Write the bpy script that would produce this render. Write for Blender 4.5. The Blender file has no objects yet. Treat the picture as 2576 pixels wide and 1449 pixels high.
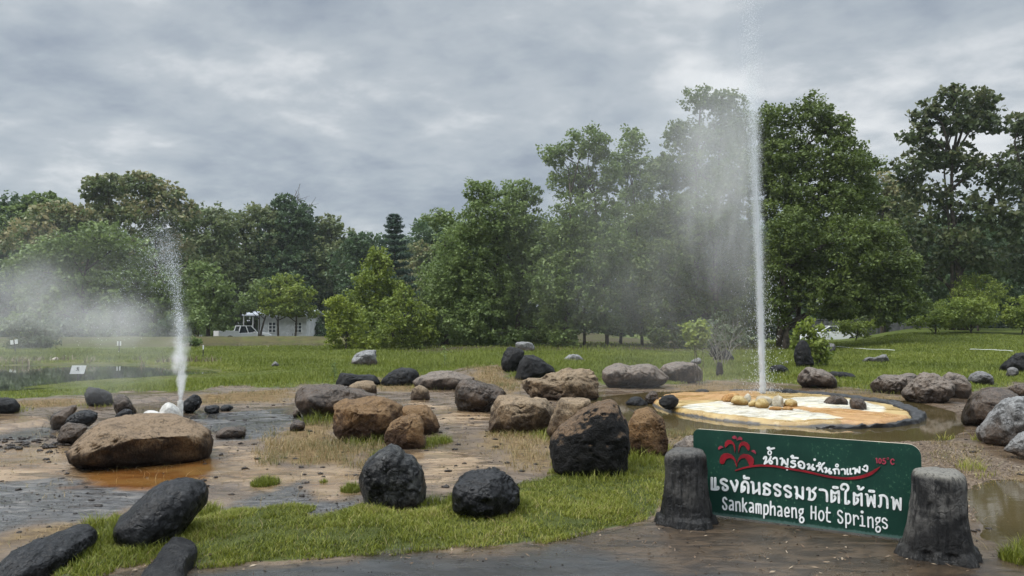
import bpy, bmesh, math, random
import numpy as np
from mathutils import Vector

S = bpy.context.scene
COL = S.collection
R = math.radians
random.seed(7)

# ------------------------------------------------------------------ camera
F = 1850.0                     # focal length in pixels of the 2576 x 1449 frame
PITCH = math.atan(87.5 / F)
CAMZ = 1.6
cam = bpy.data.cameras.new("camera")
cam.sensor_width = 36.0
cam.lens = 36.0 * F / 2576.0
cam.clip_start = 0.05
cam.clip_end = 3000
camo = bpy.data.objects.new("camera", cam)
COL.objects.link(camo)
camo.location = (0, 0, CAMZ)
camo.rotation_euler = (R(90) + PITCH, 0, 0)
S.camera = camo

# ------------------------------------------------------------------ sky and sun
SUN_EL, SUN_AZ = 50.0, -108.0    # azimuth measured from +Y (view direction) towards +X
world = bpy.data.worlds.new("World")
S.world = world
world.use_nodes = True
wn = world.node_tree.nodes
wl = world.node_tree.links
wn.clear()
SKY_GAIN = 0.81
def wnode(t, **kw):
    n = wn.new(t)
    for k, v in kw.items():
        setattr(n, k, v)
    return n
def wmath(op, a, b=None, c=None, clamp=False):
    n = wnode('ShaderNodeMath', operation=op, use_clamp=clamp)
    for i, v in enumerate((a, b, c)):
        if v is None: continue
        if hasattr(v, 'is_output'): wl.new(v, n.inputs[i])
        else: n.inputs[i].default_value = v
    return n.outputs[0]
tc = wnode('ShaderNodeTexCoord')
sep = wnode('ShaderNodeSeparateXYZ')
wl.new(tc.outputs['Generated'], sep.inputs[0])
zz = wmath('MAXIMUM', sep.outputs['Z'], 0.0)
den = wmath('ADD', zz, 0.24)
u = wmath('DIVIDE', sep.outputs['X'], den)
v = wmath('DIVIDE', sep.outputs['Y'], den)
comb = wnode('ShaderNodeCombineXYZ')
wl.new(u, comb.inputs[0]); wl.new(v, comb.inputs[1]); comb.inputs[2].default_value = 3.7
mp = wnode('ShaderNodeMapping')
mp.inputs['Rotation'].default_value = (0, 0, R(28))
mp.inputs['Scale'].default_value = (1.05, 1.2, 1.0)
wl.new(comb.outputs[0], mp.inputs[0])
n1 = wnode('ShaderNodeTexNoise'); n1.inputs['Scale'].default_value = 1.5
n1.inputs['Detail'].default_value = 9; n1.inputs['Roughness'].default_value = 0.56; n1.inputs['Distortion'].default_value = 0.12
n2 = wnode('ShaderNodeTexNoise'); n2.inputs['Scale'].default_value = 5.0
n2.inputs['Detail'].default_value = 6; n2.inputs['Roughness'].default_value = 0.55; n2.inputs['Distortion'].default_value = 0.2
wl.new(mp.outputs[0], n1.inputs[0]); wl.new(mp.outputs[0], n2.inputs[0])
cl = wmath('ADD', wmath('MULTIPLY', n1.outputs[0], 0.72), wmath('MULTIPLY', n2.outputs[0], 0.28))
ramp = wnode('ShaderNodeValToRGB')
cr = ramp.color_ramp
cr.elements[0].position = 0.385; cr.elements[0].color = (0.295, 0.340, 0.402, 1)
cr.elements[1].position = 0.635; cr.elements[1].color = (0.73, 0.75, 0.765, 1)
e = cr.elements.new(0.465); e.color = (0.385, 0.432, 0.482, 1)
e = cr.elements.new(0.535); e.color = (0.470, 0.512, 0.550, 1)
wl.new(cl, ramp.inputs[0])
# an overcast sky grows brighter towards the zenith
mr = wnode('ShaderNodeMapRange'); mr.interpolation_type = 'SMOOTHSTEP'
mr.inputs[1].default_value = 0.42; mr.inputs[2].default_value = 0.95
mr.inputs[3].default_value = 1.0; mr.inputs[4].default_value = 6.0
wl.new(sep.outputs['Z'], mr.inputs[0])
sky = wnode('ShaderNodeTexSky', sky_type='NISHITA', sun_disc=False)
sky.sun_elevation = R(SUN_EL); sky.sun_rotation = R(SUN_AZ)
bg1 = wnode('ShaderNodeBackground'); wl.new(ramp.outputs[0], bg1.inputs[0])
wl.new(wmath('MULTIPLY', mr.outputs[0], SKY_GAIN), bg1.inputs[1])
bg2 = wnode('ShaderNodeBackground'); wl.new(sky.outputs[0], bg2.inputs[0]); bg2.inputs[1].default_value = 0.08
mx = wnode('ShaderNodeMixShader'); mx.inputs[0].default_value = 0.08
wl.new(bg1.outputs[0], mx.inputs[1]); wl.new(bg2.outputs[0], mx.inputs[2])
wo = wnode('ShaderNodeOutputWorld'); wl.new(mx.outputs[0], wo.inputs[0])

sun = bpy.data.lights.new("sun", 'SUN')
sun.energy = 2.0; sun.angle = R(14); sun.color = (1.0, 0.96, 0.90)
suno = bpy.data.objects.new("sun", sun); COL.objects.link(suno)
sd = Vector((math.sin(R(SUN_AZ)) * math.cos(R(SUN_EL)), math.cos(R(SUN_AZ)) * math.cos(R(SUN_EL)), math.sin(R(SUN_EL))))
suno.rotation_euler = sd.to_track_quat('Z', 'Y').to_euler()
suno.location = (0, 0, 60)

S.view_settings.view_transform = 'Standard'
S.view_settings.look = 'None'
S.view_settings.gamma = 1.0
S.view_settings.exposure = 0.45
S.render.engine = 'CYCLES'
cy = S.cycles
cy.use_denoising = True
cy.denoiser = 'OPENIMAGEDENOISE'
cy.max_bounces = 6; cy.diffuse_bounces = 3; cy.glossy_bounces = 3
cy.transmission_bounces = 3; cy.transparent_max_bounces = 12; cy.volume_bounces = 3
cy.volume_max_steps = 256
cy.use_adaptive_sampling = True; cy.adaptive_threshold = 0.015
cy.sample_clamp_indirect = 6

# ------------------------------------------------------------------ numeric helpers
def ss(a, b, x):
    t = np.clip((x - a) / (b - a), 0, 1)
    return t * t * (3 - 2 * t)
def _hash(ix, iy, iz, seed):
    h = (ix.astype(np.int64) * 374761393 + iy.astype(np.int64) * 668265263 + iz.astype(np.int64) * 2147483647 + seed * 974711) & 0xFFFFFFFF
    h = ((h ^ (h >> 13)) * 1274126177) & 0xFFFFFFFF
    h = ((h ^ (h >> 16)) * 2246822519) & 0xFFFFFFFF
    return ((h ^ (h >> 15)) & 0xFFFFFF) / float(0xFFFFFF)
def vnoise(p, seed=0):
    f = np.floor(p); i = f.astype(np.int64); t = p - f
    t = t * t * t * (t * (t * 6 - 15) + 10)
    r = 0
    for a in (0, 1):
        wa = t[:, 0] if a else 1 - t[:, 0]
        for b in (0, 1):
            wb = t[:, 1] if b else 1 - t[:, 1]
            for c in (0, 1):
                wc = t[:, 2] if c else 1 - t[:, 2]
                r = r + wa * wb * wc * _hash(i[:, 0] + a, i[:, 1] + b, i[:, 2] + c, seed)
    return r * 2 - 1
def fbm(p, octv=4, seed=0, gain=0.5):
    r = 0; a = 1.0
    q = np.array(p, dtype=float)
    for k in range(octv):
        r = r + a * vnoise(q, seed + k * 17); a *= gain; q = q * 2.03 + 11.3
    return r
def fbm2(x, y, s, octv=3, seed=0):
    return fbm(np.stack([x * s, y * s, np.zeros_like(x) + 0.5], 1), octv, seed)

def ray(px, py):
    dx = (px - 1288.0) / F; dz = (724.5 - py) / F
    c, s = math.cos(PITCH), math.sin(PITCH)
    return dx, c - dz * s, s + dz * c
def at(px, py, depth):
    a, b, c = ray(px, py); t = depth / b
    return Vector((a * t, depth, CAMZ + c * t))
def flat(px, py, z=0.0):
    a, b, c = ray(px, py); t = (z - CAMZ) / c
    return (a * t, b * t)

def sdf(poly, x, y):
    """signed distance, positive inside"""
    P = np.array(poly, float); Q = np.roll(P, -1, 0)
    d2 = np.full(x.shape, 1e18); ins = np.zeros(x.shape, bool)
    for (ax, ay), (bx, by) in zip(P, Q):
        ex, ey = bx - ax, by - ay
        L = ex * ex + ey * ey + 1e-12
        t = np.clip(((x - ax) * ex + (y - ay) * ey) / L, 0, 1)
        d2 = np.minimum(d2, (x - ax - t * ex) ** 2 + (y - ay - t * ey) ** 2)
        cnd = (ay > y) != (by > y)
        with np.errstate(divide='ignore', invalid='ignore'):
            xi = ax + (y - ay) * ex / (ey if abs(ey) > 1e-12 else 1e-12)
        ins ^= cnd & (x < xi)
    d = np.sqrt(d2)
    return np.where(ins, d, -d)

def T(tile, pts):
    """tile coordinates (four times the frame) -> frame pixels"""
    ox = int(tile[1]) * 644.0
    oy = 815.07 if tile[0] == 'A' else 1086.76
    return [(ox + p[0] / 4.0, oy + p[1] / 4.0) for p in pts]
def G(pts, z=0.0):
    return [flat(px, py, z) for px, py in pts]

# ------------------------------------------------------------------ regions of the ground (metres)
LAWN_EDGE = [(-260, 1003), (0, 1001), (100, 998), (200, 992), (330, 990), (450, 986), (600, 977), (740, 973), (850, 962), (960, 956), (1060, 950),
             (1180, 933), (1260, 940), (1330, 958), (1430, 962), (1520, 966), (1640, 972), (1700, 968), (1780, 958), (1900, 960), (2000, 968),
             (2100, 977), (2190, 980), (2330, 984), (2430, 990), (2500, 975), (2576, 968), (2760, 960)]
BASIN = G(LAWN_EDGE) + [(9.5, 8), (7, 0.5), (-7, 0.5), (-9.5, 8)]
FGRASS = [G([(120, 1470), (150, 1400), (230, 1340), (290, 1290), (300, 1330), (330, 1375), (420, 1362), (430, 1330), (500, 1300), (540, 1290), (600, 1284), (660, 1279), (720, 1272), (800, 1277),
             (806, 1286), (782, 1292), (786, 1306), (812, 1301), (860, 1283), (910, 1272), (1000, 1290), (1070, 1285), (1140, 1262), (1310, 1218), (1380, 1190),
             (1395, 1150), (1440, 1150), (1560, 1170), (1600, 1160), (1690, 1140), (1700, 1180), (1690, 1240), (1640, 1300), (1540, 1331), (1420, 1358), (1300, 1371), (1100, 1386), (900, 1401), (640, 1414),
             (480, 1430), (400, 1400), (360, 1420), (300, 1440), (200, 1475)])]
PATH = G([(200, 1500), (360, 1445), (480, 1433), (640, 1418), (900, 1404), (1100, 1389), (1300, 1374), (1420, 1361), (1540, 1334), (1640, 1303), (1670, 1262), (1800, 1285), (2010, 1305),
          (2300, 1345), (2440, 1380), (2520, 1410), (2700, 1440)]) + [(7, 0.5), (-3.5, 0.5), (-3.4, 3.6)]
ASPHALT = G([(420, 1475), (640, 1436), (1000, 1414), (1250, 1399), (1400, 1388), (1520, 1394), (1640, 1412), (1750, 1440), (1900, 1480)]) + [(1.5, 0.5), (-3.0, 0.5), (-3.0, 3.6)]
ORANGE = G(T('B0', [(780, 460), (830, 395), (900, 330), (1500, 300), (2130, 330), (2150, 450), (1850, 560), (1500, 620), (1000, 615), (800, 520)]))
GREY = [G(T('B0', [(-400, 500), (0, 520), (500, 490), (900, 530), (1500, 640), (1350, 740), (1220, 860), (900, 905), (400, 930), (0, 1020), (-400, 1080)])),
        G([(470, 1048), (560, 1042), (740, 1028), (752, 1060), (700, 1088), (640, 1102), (560, 1106), (530, 1080)]),
        G(T('B1', [(-150, 640), (0, 600), (350, 540), (420, 560), (700, 660), (1080, 640), (1100, 740), (820, 800), (640, 920), (560, 910), (250, 770), (0, 790), (-200, 800)])),
        G(T('A0', [(-300, 1080), (0, 1130), (200, 1080), (480, 1060), (560, 1120), (300, 1190), (0, 1190), (-300, 1200)])),
        G(T('B2', [(0, 500), (200, 470), (330, 480), (300, 520), (0, 530)]))]
CREAM = [G(T('B0', [(-300, 250), (0, 210), (600, 150), (850, 330), (780, 470), (400, 490), (0, 500), (-300, 480)])),
         G(T('B0', [(2120, 330), (2250, 150), (2576, 250), (2900, 380), (3600, 400), (3650, 480), (3600, 640), (3200, 640), (2900, 560), (2576, 600), (2150, 560)])),
         G(T('B1', [(1650, 260), (1900, 180), (2150, 200), (2300, 330), (2100, 420), (2000, 470), (1950, 560), (1720, 520)])),
         G(T('A1', [(1350, 780), (1560, 770), (1900, 800), (2030, 880), (2330, 900), (2330, 980), (1950, 1010), (1860, 1000), (1800, 900), (1600, 830)])),
         G(T('A0', [(-200, 1000), (100, 960), (400, 960), (520, 1000), (200, 1060), (-200, 1080)]))]
STRAW = [G(T('A1', [(60, 1300), (150, 1090), (350, 1030), (520, 980), (800, 1000), (830, 1130), (1280, 1190), (1400, 1240), (1080, 1330), (980, 1450), (300, 1400), (150, 1440)])),
         G([(480, 1000), (600, 985), (740, 980), (740, 1010), (600, 1012), (500, 1020)]),
         G([(20, 1010), (200, 1003), (240, 1010), (230, 1022), (60, 1030), (20, 1020)]),
         G([(900, 960), (1040, 956), (1100, 960), (1080, 985), (960, 985)]),
         G([(1180, 935), (1290, 945), (1320, 960), (1300, 1000), (1250, 975), (1190, 960)]),
         G(T('B2', [(0, 0), (330, 0), (400, 200), (380, 330), (200, 400), (0, 330)])),
         G(T('B1', [(2330, 0), (2700, -30), (2750, 150), (2576, 250), (2400, 200)])),
         G([(1650, 985), (1700, 970), (1800, 962), (1900, 968), (1900, 978), (1800, 985)]),
         G([(2060, 985), (2180, 985), (2300, 1000), (2250, 1012), (2090, 1005)]),
         G([(2360, 1112), (2440, 1120), (2470, 1150), (2600, 1200), (2650, 1190), (2650, 1240), (2560, 1230), (2440, 1190), (2350, 1160)]),
         G(T('B0', [(-200, 1240), (0, 1130), (300, 1000), (560, 930), (960, 900), (1000, 960), (700, 1010), (300, 1130), (100, 1200), (-200, 1380)])),
         G(T('A2', [(1560, 1100), (1700, 1060), (1850, 1060), (1840, 1200), (1650, 1340), (1560, 1330)]))]
POOL = G([(1180, 1112), (1250, 1108), (1330, 1112), (1420, 1120), (1350, 1150), (1240, 1150), (1180, 1132)])
WATER = [("pool", G([(1400, 1005), (1500, 995), (1640, 983), (1800, 980), (2000, 978), (2250, 1003), (2320, 1010), (2420, 1035), (2445, 1075), (2410, 1108), (2240, 1112), (1990, 1105),
            (1760, 1100), (1660, 1085), (1600, 1065), (1520, 1040), (1440, 1030)])),
         ("puddle", G([(2400, 1225), (2470, 1200), (2540, 1195), (2760, 1240), (2800, 1400), (2620, 1392), (2520, 1372), (2445, 1345), (2405, 1290)]))]
POND = G([(-520, 962), (-300, 968), (0, 976), (120, 968), (240, 956), (330, 951), (450, 946), (540, 940), (560, 933), (480, 925), (420, 920), (300, 915), (150, 916), (0, 919), (-300, 916), (-560, 918)])
POND2 = G([(440, 866), (600, 861), (850, 861), (860, 872), (800, 877), (600, 876), (470, 876)])
GRAVEL = G([(2230, 1112), (2400, 1108), (2460, 1150), (2580, 1190), (2560, 1215), (2420, 1230), (2400, 1300), (2330, 1330), (2310, 1200)])

LEDGES = [G(T('A0', [(-500, 1120), (0, 1060), (180, 1048), (500, 985), (520, 900), (200, 850), (-500, 850)])),
          G(T('A0', [(900, 835), (1140, 818), (1350, 795), (1700, 760), (1850, 765), (2080, 745), (2300, 760), (2000, 690), (1000, 720)]))]
def terrain(x, y, detail=False):
    x = np.atleast_1d(np.asarray(x, float)); y = np.atleast_1d(np.asarray(y, float))
    z = (0.10 + 0.20 * ss(-8, 0, x)) * ss(18, 44, y)
    q = x / np.maximum(y, 1.0)
    z = z + 0.92 * ss(22, 50, y) * (0.12 * ss(0.25, 0.4, q) + 0.88 * ss(0.43, 0.56, q)) - 1.1 * ss(52, 59, y) * ss(10, 14, x)
    z = z + (0.36 * ss(50, 58, y) - 1.0 * ss(62, 70, y)) * (1 - ss(-13, -8, x))
    b = sdf(BASIN, x, y)
    z = z + 0.07 * ss(-0.15, 0.5, -b) * (1 - ss(24, 40, y)) * (1 - ss(-3.5, -1.0, sdf(POND, x, y)))
    z = z - 0.65 * ss(-0.25, 1.6, sdf(POND, x, y))
    z = z - 0.60 * ss(-0.4, 1.5, sdf(POND2, x, y))
    for k, (nm, w) in enumerate(WATER):
        z = z - (0.07 if k == 0 else 0.06) * ss(-0.05, 0.35, sdf(w, x, y))
    z = z + 0.035 * ss(0.0, 0.25, sdf(FGRASS[0], x, y))
    for L_ in LEDGES: z = z + 0.055 * ss(-0.03, 0.05, sdf(L_, x, y))
    # grassy mound behind the rocks in the middle
    mx_, my_ = flat(1250, 948)
    z = z + 0.22 * np.exp(-(((x - mx_) / 1.3) ** 2 + ((y - my_ - 1.0) / 1.6) ** 2))
    if detail:
        near = 1 - ss(25, 60, y)
        z = z + near * (0.012 * fbm2(x, y, 1.1, 3, 3) + 0.007 * fbm2(x, y, 5.0, 3, 9)) * (1 - 0.6 * ss(0, 0.2, sdf(PATH, x, y)))
        z = z + 0.05 * ss(0, 2, -b) * fbm2(x, y, 0.35, 3, 21)
        g2 = sdf(GREY[0], x, y)
        z = z + 0.008 * ss(0, 0.3, g2) * fbm2(x, y * 2.2, 3.0, 4, 33)
    return z
def gp(px, py):
    a, b, c = ray(px, py)
    ys = np.exp(np.linspace(math.log(2.5), math.log(110), 700))
    dz = CAMZ + c * ys / b - terrain(a * ys / b, ys)
    k = np.nonzero(dz <= 0)[0]
    k = int(k[0]) if len(k) else len(ys) - 1
    y = ys[k]
    if k > 0 and dz[k] < 0: y = ys[k - 1] + (ys[k] - ys[k - 1]) * dz[k - 1] / (dz[k - 1] - dz[k])
    x = a * y / b
    return Vector((x, y, float(terrain(x, y)[0])))
def ground_z(x, y):
    return float(terrain(x, y)[0])

# ------------------------------------------------------------------ object helpers
def tag(o, label=None, cat=None, group=None, kind=None):
    if label: o['label'] = label
    if cat: o['category'] = cat
    if group: o['group'] = group
    if kind: o['kind'] = kind
    return o
def empty(name, loc, rz=0.0):
    o = bpy.data.objects.new(name, None); COL.objects.link(o)
    o.location = loc; o.rotation_euler = (0, 0, rz)
    o.empty_display_size = 0.2
    return o
def link(name, me, m=None, parent=None, loc=None):
    o = bpy.data.objects.new(name, me); COL.objects.link(o)
    if m is not None:
        for q in (m if isinstance(m, (list, tuple)) else [m]): me.materials.append(q)
    if parent: o.parent = parent
    if loc is not None: o.location = loc
    return o
def raw_mesh(name, V, Fc, attrs=None, smooth=False, mats=None):
    """V (n,3); Fc (m,k) array of equal polygons or a list of arrays"""
    me = bpy.data.meshes.new(name)
    groups = Fc if isinstance(Fc, list) else [Fc]
    groups = [np.asarray(g, np.int32) for g in groups if len(g)]
    V = np.asarray(V, np.float32)
    me.vertices.add(len(V)); me.vertices.foreach_set('co', V.ravel())
    nl = sum(g.size for g in groups); npoly = sum(len(g) for g in groups)
    me.loops.add(nl); me.polygons.add(npoly)
    me.loops.foreach_set('vertex_index', np.concatenate([g.ravel() for g in groups]))
    tot = np.concatenate([np.full(len(g), g.shape[1], np.int32) for g in groups])
    st = np.concatenate([[0], np.cumsum(tot)[:-1]]).astype(np.int32)
    me.polygons.foreach_set('loop_start', st)
    me.polygons.foreach_set('loop_total', tot)
    if smooth: me.polygons.foreach_set('use_smooth', np.ones(npoly, bool))
    if mats is not None: me.polygons.foreach_set('material_index', np.asarray(mats, np.int32))
    me.update(calc_edges=True)
    for nm, (dom, typ, arr) in (attrs or {}).items():
        a = me.attributes.new(nm, typ, dom)
        a.data.foreach_set('color' if typ == 'FLOAT_COLOR' else 'value', np.asarray(arr, np.float32).ravel())
    return me
class MB:
    """collects boxes, tubes, lofts into one mesh"""
    def __init__(s): s.v = []; s.f = []
    def add(s, vs, fs):
        o = len(s.v); s.v += [tuple(p) for p in vs]; s.f += [tuple(i + o for i in f) for f in fs]
    def box(s, c, d, rz=0.0):
        cx, cy_, cz = c; a, b, h = d[0] / 2, d[1] / 2, d[2] / 2
        cs, sn = math.cos(rz), math.sin(rz)
        vs = []
        for z in (-h, h):
            for X, Y in ((-a, -b), (a, -b), (a, b), (-a, b)):
                vs.append((cx + X * cs - Y * sn, cy_ + X * sn + Y * cs, cz + z))
        s.add(vs, [(3, 2, 1, 0), (4, 5, 6, 7), (0, 1, 5, 4), (1, 2, 6, 5), (2, 3, 7, 6), (3, 0, 4, 7)])
    def tube(s, pts, rad, n=6, cap=True):
        pts = [Vector(p) for p in pts]
        if not hasattr(rad, '__len__'): rad = [rad] * len(pts)
        rings = []
        for i, p in enumerate(pts):
            d = (pts[min(i + 1, len(pts) - 1)] - pts[max(i - 1, 0)])
            if d.length < 1e-9: d = Vector((0, 0, 1))
            d.normalize()
            a = d.cross(Vector((0.31, 0.95, 0.05)) if abs(d.z) > 0.8 else Vector((0, 0, 1))).normalized()
            b = d.cross(a)
            rings.append([p + rad[i] * (math.cos(2 * math.pi * k / n) * a + math.sin(2 * math.pi * k / n) * b) for k in range(n)])
        vs = [q for r in rings for q in r]
        fs = []
        for i in range(len(rings) - 1):
            for k in range(n):
                k2 = (k + 1) % n
                fs.append((i * n + k, i * n + k2, (i + 1) * n + k2, (i + 1) * n + k))
        if cap:
            fs.append(tuple(range(n - 1, -1, -1))); fs.append(tuple((len(rings) - 1) * n + k for k in range(n)))
        s.add(vs, fs)
    def loft(s, rings, cap=True):
        n = len(rings[0]); vs = [q for r in rings for q in r]; fs = []
        for i in range(len(rings) - 1):
            for k in range(n):
                k2 = (k + 1) % n
                fs.append((i * n + k, i * n + k2, (i + 1) * n + k2, (i + 1) * n + k))
        if cap:
            fs.append(tuple(range(n - 1, -1, -1))); fs.append(tuple((len(rings) - 1) * n + k for k in range(n)))
        s.add(vs, fs)
    def build(s, name, m=None, parent=None, smooth=False, loc=None):
        me = bpy.data.meshes.new(name); me.from_pydata(s.v, [], s.f); me.update()
        if smooth:
            me.polygons.foreach_set('use_smooth', np.ones(len(me.polygons), bool))
        return link(name, me, m, parent, loc)

# ------------------------------------------------------------------ materials
class NT:
    def __init__(s, name, disp=False):
        s.m = bpy.data.materials.new(name); s.m.use_nodes = True
        s.t = s.m.node_tree; s.t.nodes.clear()
        s.out = s.t.nodes.new('ShaderNodeOutputMaterial')
    def n(s, t, ins=None, **kw):
        nd = s.t.nodes.new(t)
        for k, v in kw.items(): setattr(nd, k, v)
        for k, v in (ins or {}).items(): s.set(nd.inputs[k], v)
        return nd
    def set(s, sock, v):
        if hasattr(v, 'is_output'): s.t.links.new(v, sock)
        elif isinstance(v, (tuple, list)) and sock.type == 'RGBA' and len(v) == 3: sock.default_value = (*v, 1)
        else: sock.default_value = v
    def math(s, op, a, b=0.0, clamp=False):
        nd = s.t.nodes.new('ShaderNodeMath'); nd.operation = op; nd.use_clamp = clamp
        s.set(nd.inputs[0], a); s.set(nd.inputs[1], b); return nd.outputs[0]
    def mix(s, f, a, b):
        nd = s.t.nodes.new('ShaderNodeMix'); nd.data_type = 'RGBA'
        s.set(nd.inputs[0], f); s.set(nd.inputs[6], a); s.set(nd.inputs[7], b); return nd.outputs[2]
    def mixf(s, f, a, b):
        nd = s.t.nodes.new('ShaderNodeMix'); nd.data_type = 'FLOAT'
        s.set(nd.inputs[0], f); s.set(nd.inputs[2], a); s.set(nd.inputs[3], b); return nd.outputs[0]
    def noise(s, vec, scale, detail=4, rough=0.55, dist=0.0, sc=None):
        if sc is not None:
            mpn = s.n('ShaderNodeMapping', {'Scale': sc}); s.set(mpn.inputs[0], vec); vec = mpn.outputs[0]
        nd = s.n('ShaderNodeTexNoise', {'Scale': scale, 'Detail': detail, 'Roughness': rough, 'Distortion': dist})
        s.set(nd.inputs['Vector'], vec); return nd.outputs[0]
    def step(s, x, a, b, lo=0.0, hi=1.0):
        nd = s.n('ShaderNodeMapRange', {1: a, 2: b, 3: lo, 4: hi}, interpolation_type='SMOOTHSTEP')
        s.set(nd.inputs[0], x); return nd.outputs[0]
    def attr(s, name, typ='GEOMETRY'):
        return s.n('ShaderNodeAttribute', attribute_name=name, attribute_type=typ)
    def bump(s, h, strength=0.5, dist=0.02, nrm=None):
        nd = s.n('ShaderNodeBump', {'Strength': strength, 'Distance': dist}); s.set(nd.inputs['Height'], h)
        if nrm is not None: s.set(nd.inputs['Normal'], nrm)
        return nd.outputs[0]
    def bsdf(s, col, rough=0.6, nrm=None, spec=0.5, **kw):
        p = s.n('ShaderNodeBsdfPrincipled'); s.set(p.inputs['Base Color'], col); s.set(p.inputs['Roughness'], rough)
        s.set(p.inputs['Specular IOR Level'], spec)
        if nrm is not None: s.set(p.inputs['Normal'], nrm)
        for k, v in kw.items(): s.set(p.inputs[k], v)
        s.t.links.new(p.outputs[0], s.out.inputs[0]); return p
    def pos(s): return s.n('ShaderNodeNewGeometry').outputs['Position']
    def obj(s): return s.n('ShaderNodeTexCoord').outputs['Object']

def simple(name, col, rough=0.6, var=0.15, scale=6.0, spec=0.4, metal=0.0, bump=0.0):
    t = NT(name); p = t.obj()
    n = t.noise(p, scale, 5, 0.6)
    c2 = tuple(max(0, c * (1 - var * 1.6)) for c in col); c3 = tuple(min(1, c * (1 + var)) for c in col)
    c = t.mix(t.step(n, 0.3, 0.7), c2, c3)
    nr = t.bump(n, bump, 0.01) if bump else None
    b = t.bsdf(c, rough, nr, spec); b.inputs['Metallic'].default_value = metal
    return t.m

def foliage_mat(name, dark, light, tip=(0.3, 0.24, 0.11), clump=0.9):
    t = NT(name)
    r = t.attr('rnd').outputs['Fac']; tp = t.attr('tip').outputs['Fac']
    n = t.noise(t.pos(), clump, 3, 0.6)
    f = t.math('ADD', t.math('MULTIPLY', r, 0.55), t.math('MULTIPLY', t.step(n, 0.3, 0.7), 0.45), True)
    c = t.mix(f, dark, light)
    c = t.mix(tp, c, tip)
    d = t.n('ShaderNodeBsdfPrincipled', {'Base Color': c, 'Roughness': 0.5, 'Specular IOR Level': 0.35})
    tr = t.n('ShaderNodeBsdfTranslucent', {'Color': c})
    m = t.n('ShaderNodeMixShader', {0: 0.36, 1: d.outputs[0], 2: tr.outputs[0]})
    t.t.links.new(m.outputs[0], t.out.inputs[0])
    return t.m

def rock_mat(name, a, b, c=None, rough=0.55, top=None, topamt=0.6, low=None, crack=0.6, scale=3.0, bump=0.8, fuzz=0.0, wet=0.0, streak=1.0, spec=0.28, topr=(0.05, 0.65)):
    """a/b mottled base colours, c veins, top: deposit on upward faces, low: wet stain and painted overhang shade near the ground"""
    t = NT(name); p = t.obj()
    oi = t.n('ShaderNodeObjectInfo').outputs['Random']
    off = t.n('ShaderNodeVectorMath', {0: p}, operation='ADD')
    cmb = t.n('ShaderNodeCombineXYZ', {0: t.math('MULTIPLY', oi, 37.0), 1: t.math('MULTIPLY', oi, 91.0), 2: 0.0})
    t.t.links.new(cmb.outputs[0], off.inputs[1]); p = off.outputs[0]
    n1 = t.noise(p, scale, 8, 0.62, 0.3)
    n2 = t.noise(p, scale * 6, 6, 0.65)
    n3 = t.noise(p, scale * 22, 4, 0.6, sc=(1, 1, streak))
    col = t.mix(t.step(t.math('ADD', n1, t.math('MULTIPLY', t.math('SUBTRACT', n2, 0.5), 0.25)), 0.43, 0.58), a, b)
    col = t.mix(t.step(n2, 0.45, 0.75, 0, 0.55), col, c or tuple(x * 1.5 for x in b))
    nz = t.n('ShaderNodeSeparateXYZ', {0: t.n('ShaderNodeNewGeometry').outputs['Normal']}).outputs[2]
    hh = t.attr('hgt').outputs['Fac']
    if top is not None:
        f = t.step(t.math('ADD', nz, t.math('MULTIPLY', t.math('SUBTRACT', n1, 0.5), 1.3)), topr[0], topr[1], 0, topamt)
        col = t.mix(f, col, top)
    if low is not None:  # lower faces darkened: wet stain plus shade of overhangs put into the colour
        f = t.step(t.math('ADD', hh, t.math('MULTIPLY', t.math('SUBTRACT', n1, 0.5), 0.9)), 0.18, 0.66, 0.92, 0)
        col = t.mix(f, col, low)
    vor = t.n('ShaderNodeTexVoronoi', {'Scale': scale * 0.8}, feature='DISTANCE_TO_EDGE')
    dv = t.n('ShaderNodeVectorMath', {0: p, 1: t.n('ShaderNodeTexNoise', {'Vector': p, 'Scale': scale * 1.4, 'Detail': 4.0}).outputs['Color']}, operation='ADD')
    t.t.links.new(dv.outputs[0], vor.inputs['Vector'])
    ck = t.step(vor.outputs[0], 0.0, 0.035, crack, 0)
    ck = t.math('MULTIPLY', ck, t.step(n2, 0.42, 0.6))
    col = t.mix(ck, col, tuple(x * 0.25 for x in a))
    pit = t.step(n3, 0.34, 0.48, 0.75, 0)
    col = t.mix(pit, col, tuple(x * 0.45 for x in a))
    col = t.mix(t.step(n3, 0.56, 0.70, 0, 0.40), col, c or tuple(x * 1.6 for x in b))
    n4 = t.noise(p, scale * 2.6, 5, 0.6, 0.6)
    col = t.mix(t.step(n4, 0.52, 0.64, 0, 0.5), col, tuple(x * 0.8 for x in a))
    h = t.math('ADD', t.math('MULTIPLY', n2, 0.8), t.math('MULTIPLY', n3, 0.5 + fuzz))
    h = t.math('SUBTRACT', h, t.math('MULTIPLY', ck, 0.5))
    nr = t.bump(h, bump * 0.75, 0.028)
    rg = t.mixf(t.step(n1, 0.4, 0.62), max(0.12, rough - wet), rough)
    t.bsdf(col, rg, nr, spec)
    return t.m

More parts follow.
